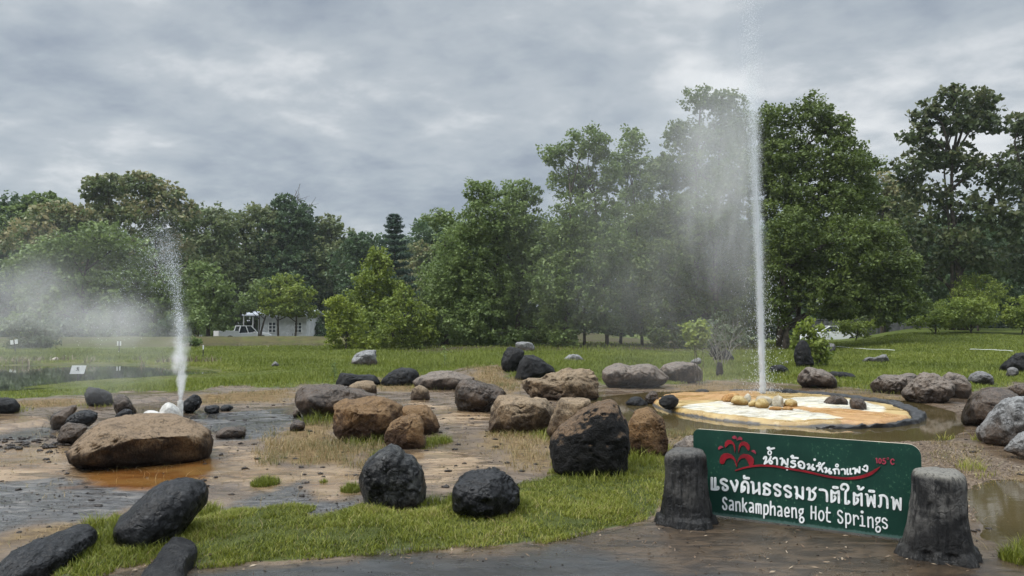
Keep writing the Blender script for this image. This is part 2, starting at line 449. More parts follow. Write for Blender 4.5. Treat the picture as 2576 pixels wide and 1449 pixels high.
M = {}
M['black'] = rock_mat('black_wet_rock', (0.0022, 0.0024, 0.003), (0.0105, 0.011, 0.0125), (0.058, 0.058, 0.06), 0.45, wet=0.2, crack=0.7, scale=2.6, spec=0.2)
M['blackgrey'] = rock_mat('black_grey_rock', (0.0024, 0.0026, 0.0032), (0.052, 0.052, 0.050), (0.095, 0.094, 0.09), 0.52, wet=0.2, crack=0.9, scale=2.3, spec=0.18)
M['char'] = rock_mat('charcoal_rock', (0.004, 0.0042, 0.005), (0.012, 0.012, 0.0125), (0.04, 0.0385, 0.036), 0.6, crack=0.6, scale=2.6, spec=0.2)
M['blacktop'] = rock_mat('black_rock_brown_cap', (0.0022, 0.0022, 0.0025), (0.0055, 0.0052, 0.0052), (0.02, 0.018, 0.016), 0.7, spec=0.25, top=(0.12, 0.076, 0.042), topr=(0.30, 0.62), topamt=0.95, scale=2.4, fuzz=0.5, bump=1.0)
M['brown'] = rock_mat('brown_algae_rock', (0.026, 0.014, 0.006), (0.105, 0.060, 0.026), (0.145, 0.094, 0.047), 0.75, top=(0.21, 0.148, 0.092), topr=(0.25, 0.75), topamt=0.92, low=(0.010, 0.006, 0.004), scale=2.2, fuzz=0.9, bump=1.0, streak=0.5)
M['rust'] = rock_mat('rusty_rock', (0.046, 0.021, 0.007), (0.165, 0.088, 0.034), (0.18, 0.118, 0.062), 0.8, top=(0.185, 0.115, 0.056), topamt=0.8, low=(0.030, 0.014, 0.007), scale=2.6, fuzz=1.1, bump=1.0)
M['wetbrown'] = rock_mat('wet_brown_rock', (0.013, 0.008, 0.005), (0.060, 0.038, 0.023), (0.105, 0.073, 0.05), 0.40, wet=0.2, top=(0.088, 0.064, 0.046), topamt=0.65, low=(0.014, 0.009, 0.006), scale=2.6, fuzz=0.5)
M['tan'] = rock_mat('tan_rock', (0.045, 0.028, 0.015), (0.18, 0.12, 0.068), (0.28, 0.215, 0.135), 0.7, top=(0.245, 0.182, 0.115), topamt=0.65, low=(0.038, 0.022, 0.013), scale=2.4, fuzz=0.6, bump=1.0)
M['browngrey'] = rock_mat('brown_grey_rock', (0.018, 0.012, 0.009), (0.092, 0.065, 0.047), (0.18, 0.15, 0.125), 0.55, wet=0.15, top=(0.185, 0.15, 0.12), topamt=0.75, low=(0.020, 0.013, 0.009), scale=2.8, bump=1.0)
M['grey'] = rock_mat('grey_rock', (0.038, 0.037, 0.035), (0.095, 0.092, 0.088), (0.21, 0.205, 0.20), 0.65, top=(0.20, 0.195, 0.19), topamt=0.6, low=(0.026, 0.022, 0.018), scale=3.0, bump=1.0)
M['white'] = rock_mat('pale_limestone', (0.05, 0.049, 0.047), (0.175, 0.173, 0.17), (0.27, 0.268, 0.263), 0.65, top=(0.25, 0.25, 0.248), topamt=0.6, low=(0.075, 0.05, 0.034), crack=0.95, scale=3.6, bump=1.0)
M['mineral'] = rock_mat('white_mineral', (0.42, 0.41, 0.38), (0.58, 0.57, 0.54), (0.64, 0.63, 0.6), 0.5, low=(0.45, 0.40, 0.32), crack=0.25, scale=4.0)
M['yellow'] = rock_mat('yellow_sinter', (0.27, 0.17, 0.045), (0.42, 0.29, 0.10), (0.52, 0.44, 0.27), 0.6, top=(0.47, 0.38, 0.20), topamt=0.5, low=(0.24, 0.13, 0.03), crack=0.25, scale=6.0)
M['ochre'] = rock_mat('orange_sinter', (0.26, 0.12, 0.03), (0.40, 0.22, 0.07), (0.5, 0.36, 0.2), 0.6, crack=0.25, scale=6.0)
M['palesinter'] = rock_mat('pale_sinter', (0.32, 0.27, 0.19), (0.46, 0.42, 0.33), (0.56, 0.54, 0.48), 0.55, crack=0.2, scale=6.0)

# ------------------------------------------------------------------ ground sheet
def build_ground():
    th = np.radians(np.linspace(-72, 72, 900))
    r = np.concatenate([np.exp(np.linspace(math.log(1.2), math.log(70), 520)), np.exp(np.linspace(math.log(71.5), math.log(1500), 60))])
    RR, TH = np.meshgrid(r, th, indexing='ij')
    x = (RR * np.sin(TH)).ravel(); y = (RR * np.cos(TH)).ravel()
    z = terrain(x, y, True)
    far = ss(110, 300, RR.ravel()); z = z * (1 - far) + 0.4 * far
    n, m = RR.shape
    idx = np.arange(n * m).reshape(n, m)
    Fq = np.stack([idx[:-1, :-1], idx[:-1, 1:], idx[1:, 1:], idx[1:, :-1]], -1).reshape(-1, 4)
    # warped lookups give the patches ragged rims
    amp = 0.08 + 0.016 * np.hypot(x, y)
    wx = x + amp * fbm2(x, y, 1.3, 4, 41); wy = y + amp * 1.4 * fbm2(x, y, 1.3, 4, 57)
    def mask(polys, soft=0.12):
        if not isinstance(polys[0], list): polys = [polys]
        d = np.max([sdf(p, wx, wy) for p in polys], axis=0)
        s = soft * 1.8 + 0.016 * np.hypot(x, y)
        return ss(-s, s, d)
    lawn = 1 - mask(BASIN, 0.05)
    fgr = ss(-0.02, 0.10, sdf(FGRASS[0], wx * 0.3 + x * 0.7, wy * 0.3 + y * 0.7))
    # the far bank of the pond has a fringe of dead reed
    bank = ss(-2.2, -0.4, sdf(POND, wx, wy)) * ss(17.5, 20, y + 0.3 * wx * 0) * lawn
    pb2 = ss(-3.0, -0.3, sdf(POND2, wx, wy))
    straw = np.maximum(mask(STRAW, 0.2), np.maximum(bank * 0.4, pb2 * 0.4))
    under = np.maximum(ss(0, 1, (y - 33) / 6) * ss(-9, -4, x) * (1 - ss(13, 17, x)), 0.75 * ss(43, 50, y) * (1 - ss(-8, -4, x)))      # bare earth under the big trees
    mA = np.stack([np.maximum(lawn, fgr), straw, mask(GREY, 0.15), mask(ORANGE, 0.12)], 1)
    mB = np.stack([mask(CREAM, 0.25), np.maximum(mask(POOL, 0.2), np.maximum(mask(WATER[0][1], 0.15), mask(WATER[1][1], 0.1))), mask(PATH, 0.04), mask(ASPHALT, 0.14)], 1)
    mC = np.stack([mask(GRAVEL, 0.15), under, ss(0, 0.5, sdf(POND, x, y)), fgr], 1)
    me = raw_mesh('ground', np.stack([x, y, z], 1), Fq, {'mA': ('POINT', 'FLOAT_COLOR', mA), 'mB': ('POINT', 'FLOAT_COLOR', mB), 'mC': ('POINT', 'FLOAT_COLOR', mC)}, smooth=True)
    t = NT('ground_soil'); p = t.pos()
    def chans(nm):
        a = t.attr(nm); s_ = t.n('ShaderNodeSeparateColor', {0: a.outputs['Color']})
        return s_.outputs[0], s_.outputs[1], s_.outputs[2], a.outputs['Alpha']
    lawn_, straw_, grey_, orange_ = chans('mA'); cream_, wet_, path_, asph_ = chans('mB'); grav_, under_, pond_, fgr_ = chans('mC')
    nA = t.noise(p, 0.7, 7, 0.6, 0.4, sc=(0.6, 1, 1)); nB = t.noise(p, 3.0, 8, 0.65, 0.3, sc=(0.45, 1, 1)); nC = t.noise(p, 14.0, 7, 0.68, sc=(0.5, 1, 1)); nD = t.noise(p, 60.0, 4, 0.6, sc=(0.6, 1, 1))
    nS = t.noise(p, 5.5, 8, 0.7, 0.9, sc=(0.42, 1.1, 1))
    def brk(mk, nz=None, w=1.0):
        nz = nz or t.math('ADD', t.math('MULTIPLY', nB, 0.6), t.math('MULTIPLY', nC, 0.4))
        return t.step(t.math('ADD', mk, t.math('MULTIPLY', t.math('SUBTRACT', nz, 0.5), w * 1.6)), 0.3, 0.7)
    mud = t.mix(t.step(nB, 0.35, 0.65), (0.068, 0.046, 0.029), (0.150, 0.106, 0.068))
    mud = t.mix(t.step(nC, 0.52, 0.72, 0, 0.55), mud, (0.19, 0.138, 0.092))
    mud = t.mix(t.step(nC, 0.30, 0.43, 0.6, 0), mud, (0.022, 0.016, 0.011))
    cream = t.mix(t.step(nB, 0.35, 0.62), (0.19, 0.118, 0.060), (0.32, 0.225, 0.132))
    cream = t.mix(t.step(nC, 0.55, 0.75, 0, 0.6), cream, (0.36, 0.29, 0.205))
    cream = t.mix(t.step(nC, 0.30, 0.44, 0.55, 0), cream, (0.06, 0.04, 0.025))
    cream = t.mix(t.step(nS, 0.36, 0.55, 0.65, 0), cream, (0.085, 0.055, 0.034))
    mud = t.mix(t.step(nS, 0.50, 0.64, 0, 0.6), mud, (0.165, 0.12, 0.082))
    col = t.mix(t.math('MULTIPLY', brk(cream_), 0.92), mud, cream)
    gry = t.mix(t.step(nC, 0.36, 0.60), (0.018, 0.0185, 0.0195), (0.082, 0.080, 0.078))
    gry = t.mix(t.step(nS, 0.52, 0.66, 0, 0.7), gry, (0.21, 0.19, 0.17))
    col = t.mix(brk(grey_), col, gry)
    orn = t.mix(t.step(nB, 0.36, 0.64), (0.13, 0.045, 0.008), (0.22, 0.105, 0.028))
    orn = t.mix(t.step(nA, 0.45, 0.7), orn, (0.15, 0.09, 0.028))
    col = t.mix(brk(orange_, w=0.5), col, orn)
    str_ = t.mix(t.step(nC, 0.35, 0.62), (0.07, 0.045, 0.02), (0.18, 0.125, 0.06))
    col = t.mix(t.math('MULTIPLY', brk(straw_), 0.9), col, str_)
    grv = t.mix(t.step(nD, 0.36, 0.62), (0.045, 0.03, 0.02), (0.19, 0.145, 0.105))
    grv = t.mix(t.step(nC, 0.58, 0.72, 0, 0.5), grv, (0.14, 0.072, 0.03))
    col = t.mix(brk(grav_), col, grv)
    pw = t.mix(t.step(nS, 0.40, 0.60), (0.024, 0.018, 0.0125), (0.072, 0.050, 0.031))
    pw = t.mix(t.step(nC, 0.5, 0.75, 0, 0.5), pw, (0.10, 0.075, 0.053))
    pw = t.mix(t.step(nD, 0.28, 0.42, 0.5, 0), pw, (0.016, 0.012, 0.009))
    col = t.mix(t.step(path_, 0.4, 0.6), col, pw)
    asp = t.mix(t.step(nB, 0.38, 0.62), (0.014, 0.015, 0.0155), (0.036, 0.037, 0.037))
    asp = t.mix(t.math('MULTIPLY', t.step(nC, 0.60, 0.68), t.step(nA, 0.5, 0.62)), asp, (0.19, 0.18, 0.155))
    asp = t.mix(t.step(nD, 0.62, 0.75, 0, 0.5), asp, (0.09, 0.09, 0.085))
    col = t.mix(brk(asph_, nA, 0.5), col, asp)
    grs = t.mix(t.step(nB, 0.35, 0.65), (0.045, 0.062, 0.012), (0.085, 0.105, 0.021))
    grs = t.mix(t.step(nA, 0.5, 0.72, 0, 0.55), grs, (0.082, 0.085, 0.027))
    grs = t.mix(t.math('MULTIPLY', under_, t.step(nA, 0.30, 0.55)), grs, (0.050, 0.042, 0.024))
    grs = t.mix(t.math('MULTIPLY', straw_, t.step(nB, 0.35, 0.55)), grs, (0.105, 0.085, 0.04))
    grs = t.mix(t.math('MULTIPLY', fgr_, 0.6), grs, (0.045, 0.05, 0.018))
    col = t.mix(brk(lawn_, nC, 0.5), col, grs)
    col = t.mix(pond_, col, (0.03, 0.03, 0.02))
    wet = t.math('MAXIMUM', wet_, orange_)
    film = t.step(nA, 0.47, 0.52)
    film = t.math('MAXIMUM', t.math('MULTIPLY', film, t.step(nB, 0.32, 0.5)), t.step(nS, 0.50, 0.44))
    wetall = t.math('MAXIMUM', wet, t.math('MULTIPLY', film, 0.9), True)
    dry = t.math('MAXIMUM', lawn_, t.math('MAXIMUM', straw_, grav_), True)
    wetall = t.math('MULTIPLY', wetall, t.math('SUBTRACT', 1.0, t.step(dry, 0.3, 0.7)), True)
    rg = t.mixf(wetall, 0.34, 0.09)
    rg = t.mixf(dry, rg, 0.85)
    rg = t.mixf(path_, rg, t.mixf(t.step(nA, 0.4, 0.6), 0.36, 0.2))
    col = t.mix(t.math('MULTIPLY', wetall, 0.25), col, (0.03, 0.02, 0.012))
    h = t.math('ADD', t.math('MULTIPLY', t.math('ADD', nC, nS), 0.7), t.math('MULTIPLY', nD, 0.45))
    bs = t.mixf(wetall, 1.0, 0.05)
    bs = t.mixf(path_, bs, 0.28)
    nr = t.bump(h, bs, 0.03)
    t.bsdf(col, rg, nr, t.mixf(dry, 0.5, 0.08))
    o = link('ground', me, t.m); tag(o, 'wet muddy ground and green lawn of the hot spring park', 'ground', kind='structure')
    return o
build_ground()

def water_sheet(name, poly, z, cols, rough, wave, wscale, label, grow=0.35, fixed=None):
    P = np.array(poly); c = P.mean(0)
    d = P - c; L = np.linalg.norm(d, axis=1, keepdims=True)
    P = c + d * (1 + grow / np.maximum(L, 0.3))
    me = bpy.data.meshes.new(name)
    me.from_pydata([(p[0], p[1], z) for p in P], [], [tuple(range(len(P)))]); me.update()
    if me.polygons[0].normal.z < 0: me.flip_normals()
    t = NT(name + '_surface'); p = t.pos()
    n1 = t.noise(p, 0.5, 5, 0.6, sc=(0.5, 1, 1)); n2 = t.noise(p, wscale, 5, 0.6, sc=(0.4, 1, 1)); n3 = t.noise(p, 30.0, 3, 0.6, sc=(0.5, 1, 1))
    col = t.mix(t.step(n1, 0.36, 0.62), cols[0], cols[1])
    col = t.mix(t.step(n3, 0.66, 0.74, 0, 0.5), col, cols[2])
    t.bsdf(col, rough, t.bump(n2, wave, 0.01), 0.5)
    o = link(name, me, t.m); tag(o, label, 'water', kind='structure')
    return o
water_sheet('water', WATER[0][1], -0.018, ((0.048, 0.036, 0.012), (0.085, 0.064, 0.03), (0.12, 0.09, 0.05)), 0.04, 0.05, 7.0, 'shallow murky water around the tall geyser basin')
water_sheet('puddle', WATER[1][1], -0.020, ((0.038, 0.028, 0.009), (0.075, 0.056, 0.026), (0.14, 0.11, 0.07)), 0.04, 0.08, 9.0, 'brown puddle behind the right stump of the park sign')
water_sheet('pond', POND, -0.015, ((0.026, 0.032, 0.024), (0.038, 0.045, 0.034), (0.024, 0.028, 0.02)), 0.03, 0.025, 2.5, 'dark green pond behind the small geyser', grow=0.9)
water_sheet('pond', POND2, 0.02, ((0.035, 0.030, 0.02), (0.05, 0.042, 0.028), (0.05, 0.045, 0.03)), 0.10, 0.2, 2.0, 'narrow brown pond in front of the white hut', grow=0.9)

# ------------------------------------------------------------------ boulders
def ico(sub):
    bm = bmesh.new(); bmesh.ops.create_icosphere(bm, subdivisions=sub, radius=1.0)
    bm.verts.ensure_lookup_table()
    V = np.array([v.co[:] for v in bm.verts]); Fq = np.array([[v.index for v in f.verts] for f in bm.faces], np.int32)
    bm.free(); return V, Fq
ICO = {k: ico(k) for k in (3, 4, 5, 6)}
def outline_radius(pts, c, n=256):
    """smooth closed outline -> radius for each angle around c"""
    P = np.array(pts, float); m = len(P); Q = []
    for i in range(m):
        p0, p1, p2, p3 = P[i - 1], P[i], P[(i + 1) % m], P[(i + 2) % m]
        for k in range(8):
            t = k / 8
            Q.append(0.5 * ((2 * p1) + (-p0 + p2) * t + (2 * p0 - 5 * p1 + 4 * p2 - p3) * t * t + (-p0 + 3 * p1 - 3 * p2 + p3) * t ** 3))
    Q = np.array(Q) - c
    ang = np.arctan2(Q[:, 1], Q[:, 0]); rad = np.hypot(Q[:, 0], Q[:, 1])
    tab = np.zeros(n); A = np.linspace(-math.pi, math.pi, n, endpoint=False)
    E = np.roll(Q, -1, 0) - Q
    for j, a in enumerate(A):
        d = np.array([math.cos(a), math.sin(a)])
        den = d[0] * E[:, 1] - d[1] * E[:, 0]
        with np.errstate(divide='ignore', invalid='ignore'):
            t = (Q[:, 0] * E[:, 1] - Q[:, 1] * E[:, 0]) / den
            w = (Q[:, 0] * d[1] - Q[:, 1] * d[0]) / den
        ok = (t > 0) & (w >= -1e-6) & (w <= 1 + 1e-6)
        tab[j] = t[ok].max() if ok.any() else rad.max() * 0.5
    for _ in range(1): tab = 0.25 * np.roll(tab, 1) + 0.5 * tab + 0.25 * np.roll(tab, -1)
    return tab
NB = [0]
def boulder(px, m, label, name='boulder', cat='boulder', group=None, deep=0.5, box=0.8, rough=1.0, undercut=0.0, yb=None, sub=5, lean=0.0, sharp=0.0, shear=0.0, facet=1.0, plane=None, cuts=()):
    """px: outline in frame pixels; yb: row where the front touches the ground; deep: depth over width"""
    NB[0] += 1; seed = NB[0] * 13
    P = np.array(px, float)
    xm, ym = (P[:, 0].min() + P[:, 0].max()) / 2, (P[:, 1].min() + P[:, 1].max()) / 2
    bot = yb if yb is not None else P[:, 1].max()
    g = gp(xm, bot) if plane is None else Vector((*flat(xm, bot, plane), plane))
    W = (P[:, 0].max() - P[:, 0].min()) * g.y / F
    H = (P[:, 1].max() - P[:, 1].min()) * g.y / F
    D = max(0.03, deep * min(W, 1.9 * H))
    dc = g.y + 0.72 * D
    cen = at(xm, ym, dc)
    ppm = F / dc
    gr = 1 + 0.05 * facet
    ca = math.cos(math.atan2(cen.x, cen.y))        # off-axis foreshortening
    pts = [((a - xm) / ppm * gr * ca, (ym - b) / ppm * gr) for a, b in px]
    pa = np.array(pts); cc = pa.mean(0) * 0.5
    tab = outline_radius(pts, cc)
    V, Fq = ICO[sub]
    n = V.copy()
    th = np.arctan2(n[:, 2], n[:, 0]); s = np.hypot(n[:, 0], n[:, 2])
    k = (th + math.pi) / (2 * math.pi) * len(tab); k0 = np.floor(k).astype(int) % len(tab); fr = k - np.floor(k)
    Rr = tab[k0] * (1 - fr) + tab[(k0 + 1) % len(tab)] * fr
    sp = np.sqrt(1 - np.power(1 - np.clip(s, 0, 1), 1.0) ** 2) if False else np.power(s, box)
    X = cc[0] + Rr * sp * np.cos(th); Z = cc[1] + Rr * sp * np.sin(th)
    Y = np.sign(n[:, 1]) * np.power(np.abs(n[:, 1]), box) * D
    zlo, zhi = pa[:, 1].min(), pa[:, 1].max()
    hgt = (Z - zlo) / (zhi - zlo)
    if undercut: Y = np.where(Y < 0, Y * (1 - undercut * (1 - ss(0.05, 0.5, hgt))), Y)
    if lean: Y = Y + lean * D * (hgt - 0.3)
    Q = np.stack([X, Y, Z], 1)
    sz = (W + H) / 2
    fr_ = np.random.default_rng(seed)
    for (nx_, ny_, nz_, fc_) in cuts:
        pn = np.array([nx_, ny_, nz_], float); pn /= np.linalg.norm(pn); hq = Q @ pn; ex = hq - hq.max() * fc_
        Q = Q - pn[None] * (np.where(ex > 0, ex * 0.93, 0))[:, None]
    if facet:
        for kk in range(36):
            pn = fr_.normal(size=3); pn[2] = pn[2] * 0.9 + 0.15; pn[1] *= 1.1; pn /= np.linalg.norm(pn)
            hq = Q @ pn; hc = float(np.median(hq)); dep = (0.06 + 0.15 * fr_.random()) if kk < 8 else (0.02 + 0.055 * fr_.random())
            ex = hq - (hc + (hq.max() - hc) * (1 - facet * dep)); Q = Q - pn[None] * (np.where(ex > 0, ex * 0.9, 0))[:, None]
    Qn = Q / sz
    nrm = np.stack([X - cc[0], Y * (W / 2 / D) * 0.7, Z - cc[1]], 1); nrm /= np.linalg.norm(nrm, axis=1, keepdims=True) + 1e-9
    rough = rough * (1.25 if facet >= 1 else 1.0)
    d = 0.042 * fbm(Qn * 1.9 + seed, 3, seed)
    rid = np.abs(fbm(Qn * 3.2 + seed * 1.7, 3, seed + 5)); d = d - 0.045 * (1 - ss(0.0, 0.10, rid)) * ss(-0.2, 0.5, fbm(Qn * 1.5, 2, seed + 9))
    d = d + 0.022 * (0.5 - np.abs(fbm(Qn * 5.0 + seed, 3, seed + 6))) + 0.010 * fbm(Qn * 10.0, 4, seed + 3) + 0.0045 * fbm(Qn * 26.0, 3, seed + 4)
    Q = Q + nrm * (d * sz * rough)[:, None]
    # turned rocks: one end farther away
    if shear:
        Kx = 1 + shear * Q[:, 0] / dc
        up0 = cen.z - CAMZ
        Q = np.stack([Q[:, 0] * Kx, Q[:, 1] + shear * Q[:, 0], (Q[:, 2] + up0) * Kx - up0], 1)
    # keep the outline the size it has in view
    for _ in range(2):
        dd = (dc + Q[:, 1] * ca) / dc
        sx = Q[:, 0] / dd; szv = (Q[:, 2] + cen.z - CAMZ) / dd
        x0, x1 = sx.min(), sx.max(); fx = (W_ := (P[:, 0].max() - P[:, 0].min()) / ppm * ca) / (x1 - x0)
        Q[:, 0] = (Q[:, 0] - (x0 + x1) / 2) * fx
        ztop = szv.max(); want = (ym - P[:, 1].min()) / ppm + cen.z - CAMZ
        zb = Q[:, 2].min(); Q[:, 2] = zb + (Q[:, 2] - zb) * max(0.6, (Q[:, 2].max() + (want - ztop) - zb) / (Q[:, 2].max() - zb))
    az = math.atan2(cen.x, cen.y)
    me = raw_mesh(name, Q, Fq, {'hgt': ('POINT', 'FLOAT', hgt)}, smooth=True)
    # shading coordinates in units of a one-metre rock
    o = link(name, me, M[m] if isinstance(m, str) else m)
    o.location = cen; o.rotation_euler = (0, 0, -az)
    tag(o, label, cat, group)
    return o
BG = 'boulders around the geysers'
def B(tile, pts, m, label, **kw):
    kw.setdefault('group', BG)
    px = T(tile, pts) if tile else pts
    if 'yb' in kw and tile:
        kw['yb'] = T(tile, [(0, kw['yb'])])[0][1]
    return boulder(px, m, label, **kw)

# --- left part of the basin
B('A0', [(700, 1210), (720, 1150), (850, 1050), (960, 960), (1050, 925), (1250, 910), (1500, 900), (1780, 903), (1950, 965), (2010, 1000), (2100, 1040), (2165, 1130), (2172, 1200), (2140, 1330), (2090, 1420), (1800, 1450), (1300, 1455), (850, 1430), (780, 1340), (715, 1285)],
  'brown', 'huge flat topped brown boulder overhanging an orange puddle', deep=0.6, undercut=0.5, box=0.62, sub=6, yb=1455, facet=0.3, cuts=((0.05, -0.30, 1, 0.80), (0.1, -1, -0.35, 0.80)))
B('A0', [(585, 1200), (580, 1120), (640, 1000), (720, 985), (880, 1030), (850, 1070), (760, 1160), (690, 1215), (620, 1220)], 'wetbrown', 'grey brown rock under the round black stone beside the huge flat topped boulder', yb=1215)
B('A0', [(655, 975), (720, 900), (850, 865), (960, 890), (985, 945), (920, 1010), (860, 1030), (760, 1012), (690, 1000)], 'black', 'round black stone resting on a grey brown rock left of the flat topped boulder', yb=1130, deep=0.35)
B('A0', [(515, 1045), (505, 930), (560, 890), (660, 850), (765, 820), (775, 870), (720, 930), (660, 990), (620, 1055), (560, 1070)], 'wetbrown', 'slanted brown rock with a pointed top left of the stacked stones', yb=1065)
B('A0', [(1150, 920), (1230, 862), (1310, 853), (1365, 910), (1360, 960), (1180, 960)], 'black', 'small black stone peeping over the huge flat topped boulder', yb=965, sub=4)
B('A0', [(848, 730), (880, 655), (960, 630), (1080, 665), (1150, 740), (1155, 815), (1000, 830), (890, 795)], 'char', 'dark rounded boulder in drifting steam at the edge of the lawn', yb=830)
B('A0', [(1140, 730), (1250, 703), (1310, 755), (1380, 870), (1375, 920), (1200, 930), (1150, 860)], 'wetbrown', 'dark brown boulder in steam sloping down towards the small geyser', yb=935)
B('A0', [(-120, 880), (-110, 750), (0, 738), (100, 745), (190, 770), (207, 830), (180, 885), (60, 905), (-60, 910)], 'char', 'dark boulder with dry twigs cut by the left edge of the view', yb=905)
B('A0', [(1580, 900), (1640, 805), (1700, 788), (1780, 830), (1845, 900), (1840, 960), (1580, 960)], 'mineral', 'white mineral coated mound beside the small geyser pipe', yb=1020, rough=0.8, facet=0.3)
B('A0', [(1400, 930), (1480, 868), (1580, 878), (1650, 930), (1640, 970), (1410, 970)], 'mineral', 'low white mineral slab in front of the white mound', yb=1010, rough=0.6, sub=4, facet=0.3)
B('A0', [(1835, 885), (1850, 800), (1900, 742), (1970, 710), (2030, 755), (2036, 800), (1980, 865), (1900, 895)], 'black', 'glossy black rock right behind the small geyser pipe', yb=895)
B('A0', [(2053, 880), (2058, 825), (2150, 813), (2212, 840), (2212, 890), (2130, 905)], 'black', 'low black stone in the stream right of the small geyser', yb=900, sub=4)
B('A0', [(2215, 868), (2240, 815), (2330, 813), (2348, 850), (2300, 872)], 'black', 'smallest black stone in a row right of the small geyser', yb=872, sub=4)
B('A0', [(2170, 1140), (2185, 1065), (2250, 1035), (2360, 1030), (2472, 1035), (2478, 1100), (2440, 1150), (2300, 1160)], 'wetbrown', 'low dark slab in the grey stream right of the huge flat topped boulder', yb=1155, box=0.65, sub=4)
B('B0', [(1160, 1000), (1200, 860), (1330, 740), (1480, 620), (1640, 530), (1800, 485), (1940, 480), (2060, 530), (2102, 620), (2090, 720), (2040, 800), (1900, 940), (1750, 1060), (1600, 1140), (1300, 1165), (1215, 1090)],
  'black', 'smooth black egg shaped boulder leaning right on the grass edge', deep=0.42, box=0.88, sub=6, rough=0.7, facet=0.25, shear=0.2, yb=1150)
B('B0', [(-120, 1500), (-60, 1330), (0, 1285), (120, 1190), (300, 1130), (500, 1070), (740, 1000), (880, 978), (970, 1040), (988, 1120), (900, 1190), (780, 1250), (600, 1350), (480, 1450), (300, 1560), (0, 1580)],
  'black', 'long black boulder with a crack in the bottom left corner', deep=0.36, sub=6, yb=1455, facet=0.4, shear=0.5)
def slab():
    px = T('B0', [(1415, 1445), (1430, 1370), (1560, 1260), (1680, 1135), (1760, 1088), (1880, 1080), (1985, 1125), (1960, 1200), (1880, 1290), (1850, 1400), (1800, 1500), (1600, 1560), (1450, 1540)])
    P = np.array([flat(a, b, 0.09) for a, b in px]); c0 = P.mean(0); tab = outline_radius((P - c0).tolist(), np.zeros(2))
    V, Fq = ICO[6]; th = np.arctan2(V[:, 1], V[:, 0]); s_ = np.power(np.hypot(V[:, 0], V[:, 1]), 0.55)
    k = (th + math.pi) / (2 * math.pi) * len(tab); k0 = np.floor(k).astype(int) % len(tab); fr = k - np.floor(k)
    Rr = tab[k0] * (1 - fr) + tab[(k0 + 1) % len(tab)] * fr
    X, Y = Rr * s_ * np.cos(th), Rr * s_ * np.sin(th); Z = 0.02 + 0.09 * np.sign(V[:, 2]) * np.power(np.abs(V[:, 2]), 0.4) + 0.05 * Y
    Q = np.stack([X, Y, Z], 1); d = 0.016 * fbm(Q * 6, 5, 77) + 0.012 * fbm(Q * 22, 3, 78)
    Q[:, 2] += d; Q[:, :2] *= (1 + 0.9 * d)[:, None]
    o = link('boulder', raw_mesh('boulder', Q, Fq, {'hgt': ('POINT', 'FLOAT', np.full(len(Q), 0.8))}, smooth=True), M['char'], None, (c0[0], c0[1], 0.0))
    tag(o, 'flat dark grey slab in the grass at the bottom edge', 'boulder', BG)
slab()
B('B0', [(570, 1470), (620, 1436), (670, 1428), (720, 1445), (735, 1475), (650, 1490)], 'white', 'small white stone at the bottom edge beside the long black boulder', name='stone', cat='stone', yb=1490, sub=4, group=None)
# --- middle
B('A1', [(395, 745), (430, 640), (520, 605), (700, 598), (900, 620), (1100, 678), (1220, 720), (1120, 800), (900, 850), (820, 920), (780, 965), (640, 960), (480, 930), (415, 850)],
  'wetbrown', 'long brown boulder with a hollow overhang and a sloping right end', deep=0.5, undercut=0.55, box=0.75, sub=6, yb=960)
B('A1', [(775, 870), (800, 790), (870, 758), (1000, 748), (1150, 723), (1300, 738), (1440, 790), (1480, 850), (1480, 950), (1420, 1040), (1350, 1150), (1280, 1200), (1000, 1190), (835, 1140), (800, 1000)],
  'rust', 'big rusty brown boulder with shaggy sides in the dry grass', deep=0.5, undercut=0.25, box=0.72, sub=6, yb=1195)
B('A1', [(1380, 880), (1470, 825), (1560, 812), (1680, 818), (1770, 880), (1835, 1000), (1855, 1090), (1800, 1120), (1600, 1120), (1400, 1050)],
  'rust', 'rusty boulder behind and right of the big shaggy boulder', deep=0.45, yb=1120)
B('A1', [(1290, 1140), (1310, 1040), (1380, 970), (1480, 918), (1570, 903), (1660, 955), (1700, 1060), (1718, 1240), (1610, 1265), (1450, 1250), (1310, 1200)],
  'rust', 'smaller orange boulder in front of the big shaggy boulder', deep=0.45, sub=6, box=0.72, yb=1260)
B('A1', [(340, 1065), (358, 985), (420, 963), (490, 985), (495, 1050), (430, 1080)], 'wetbrown', 'small brown rock in the dry grass left of the big shaggy boulder', yb=1080, sub=4)
B('A1', [(368, 935), (372, 885), (410, 868), (450, 890), (455, 940)], 'wetbrown', 'tiny brown rock under the hollow overhanging boulder', yb=945, sub=4, name='stone', cat='stone')
B('A1', [(935, 640), (1000, 588), (1100, 566), (1195, 598), (1218, 680), (1190, 725), (1050, 720), (960, 690)], 'tan', 'rounded tan boulder behind the long hollow boulder', yb=715)
B('A1', [(805, 605), (808, 510), (860, 488), (1000, 500), (1140, 503), (1215, 530), (1258, 585), (1220, 610), (1000, 630), (860, 625)], 'char', 'flat topped charcoal boulder at the edge of the lawn', yb=625, box=0.7)
B('A1', [(1258, 575), (1330, 500), (1440, 440), (1570, 436), (1640, 488), (1645, 545), (1570, 625), (1400, 615), (1290, 600)], 'char', 'domed charcoal boulder right of the flat topped charcoal boulder', yb=620)
B('A1', [(1575, 610), (1640, 530), (1740, 488), (1930, 468), (2050, 498), (2200, 548), (2150, 620), (2010, 660), (1800, 662), (1640, 655)], 'browngrey', 'wide dark brown boulder with dry vines behind the glossy wet boulder', yb=660)
B('A1', [(1555, 745), (1570, 660), (1640, 613), (1720, 640), (1752, 700), (1748, 755), (1640, 770)], 'tan', 'small tan rock wrapped in dry grass in the mud', yb=768, sub=4)
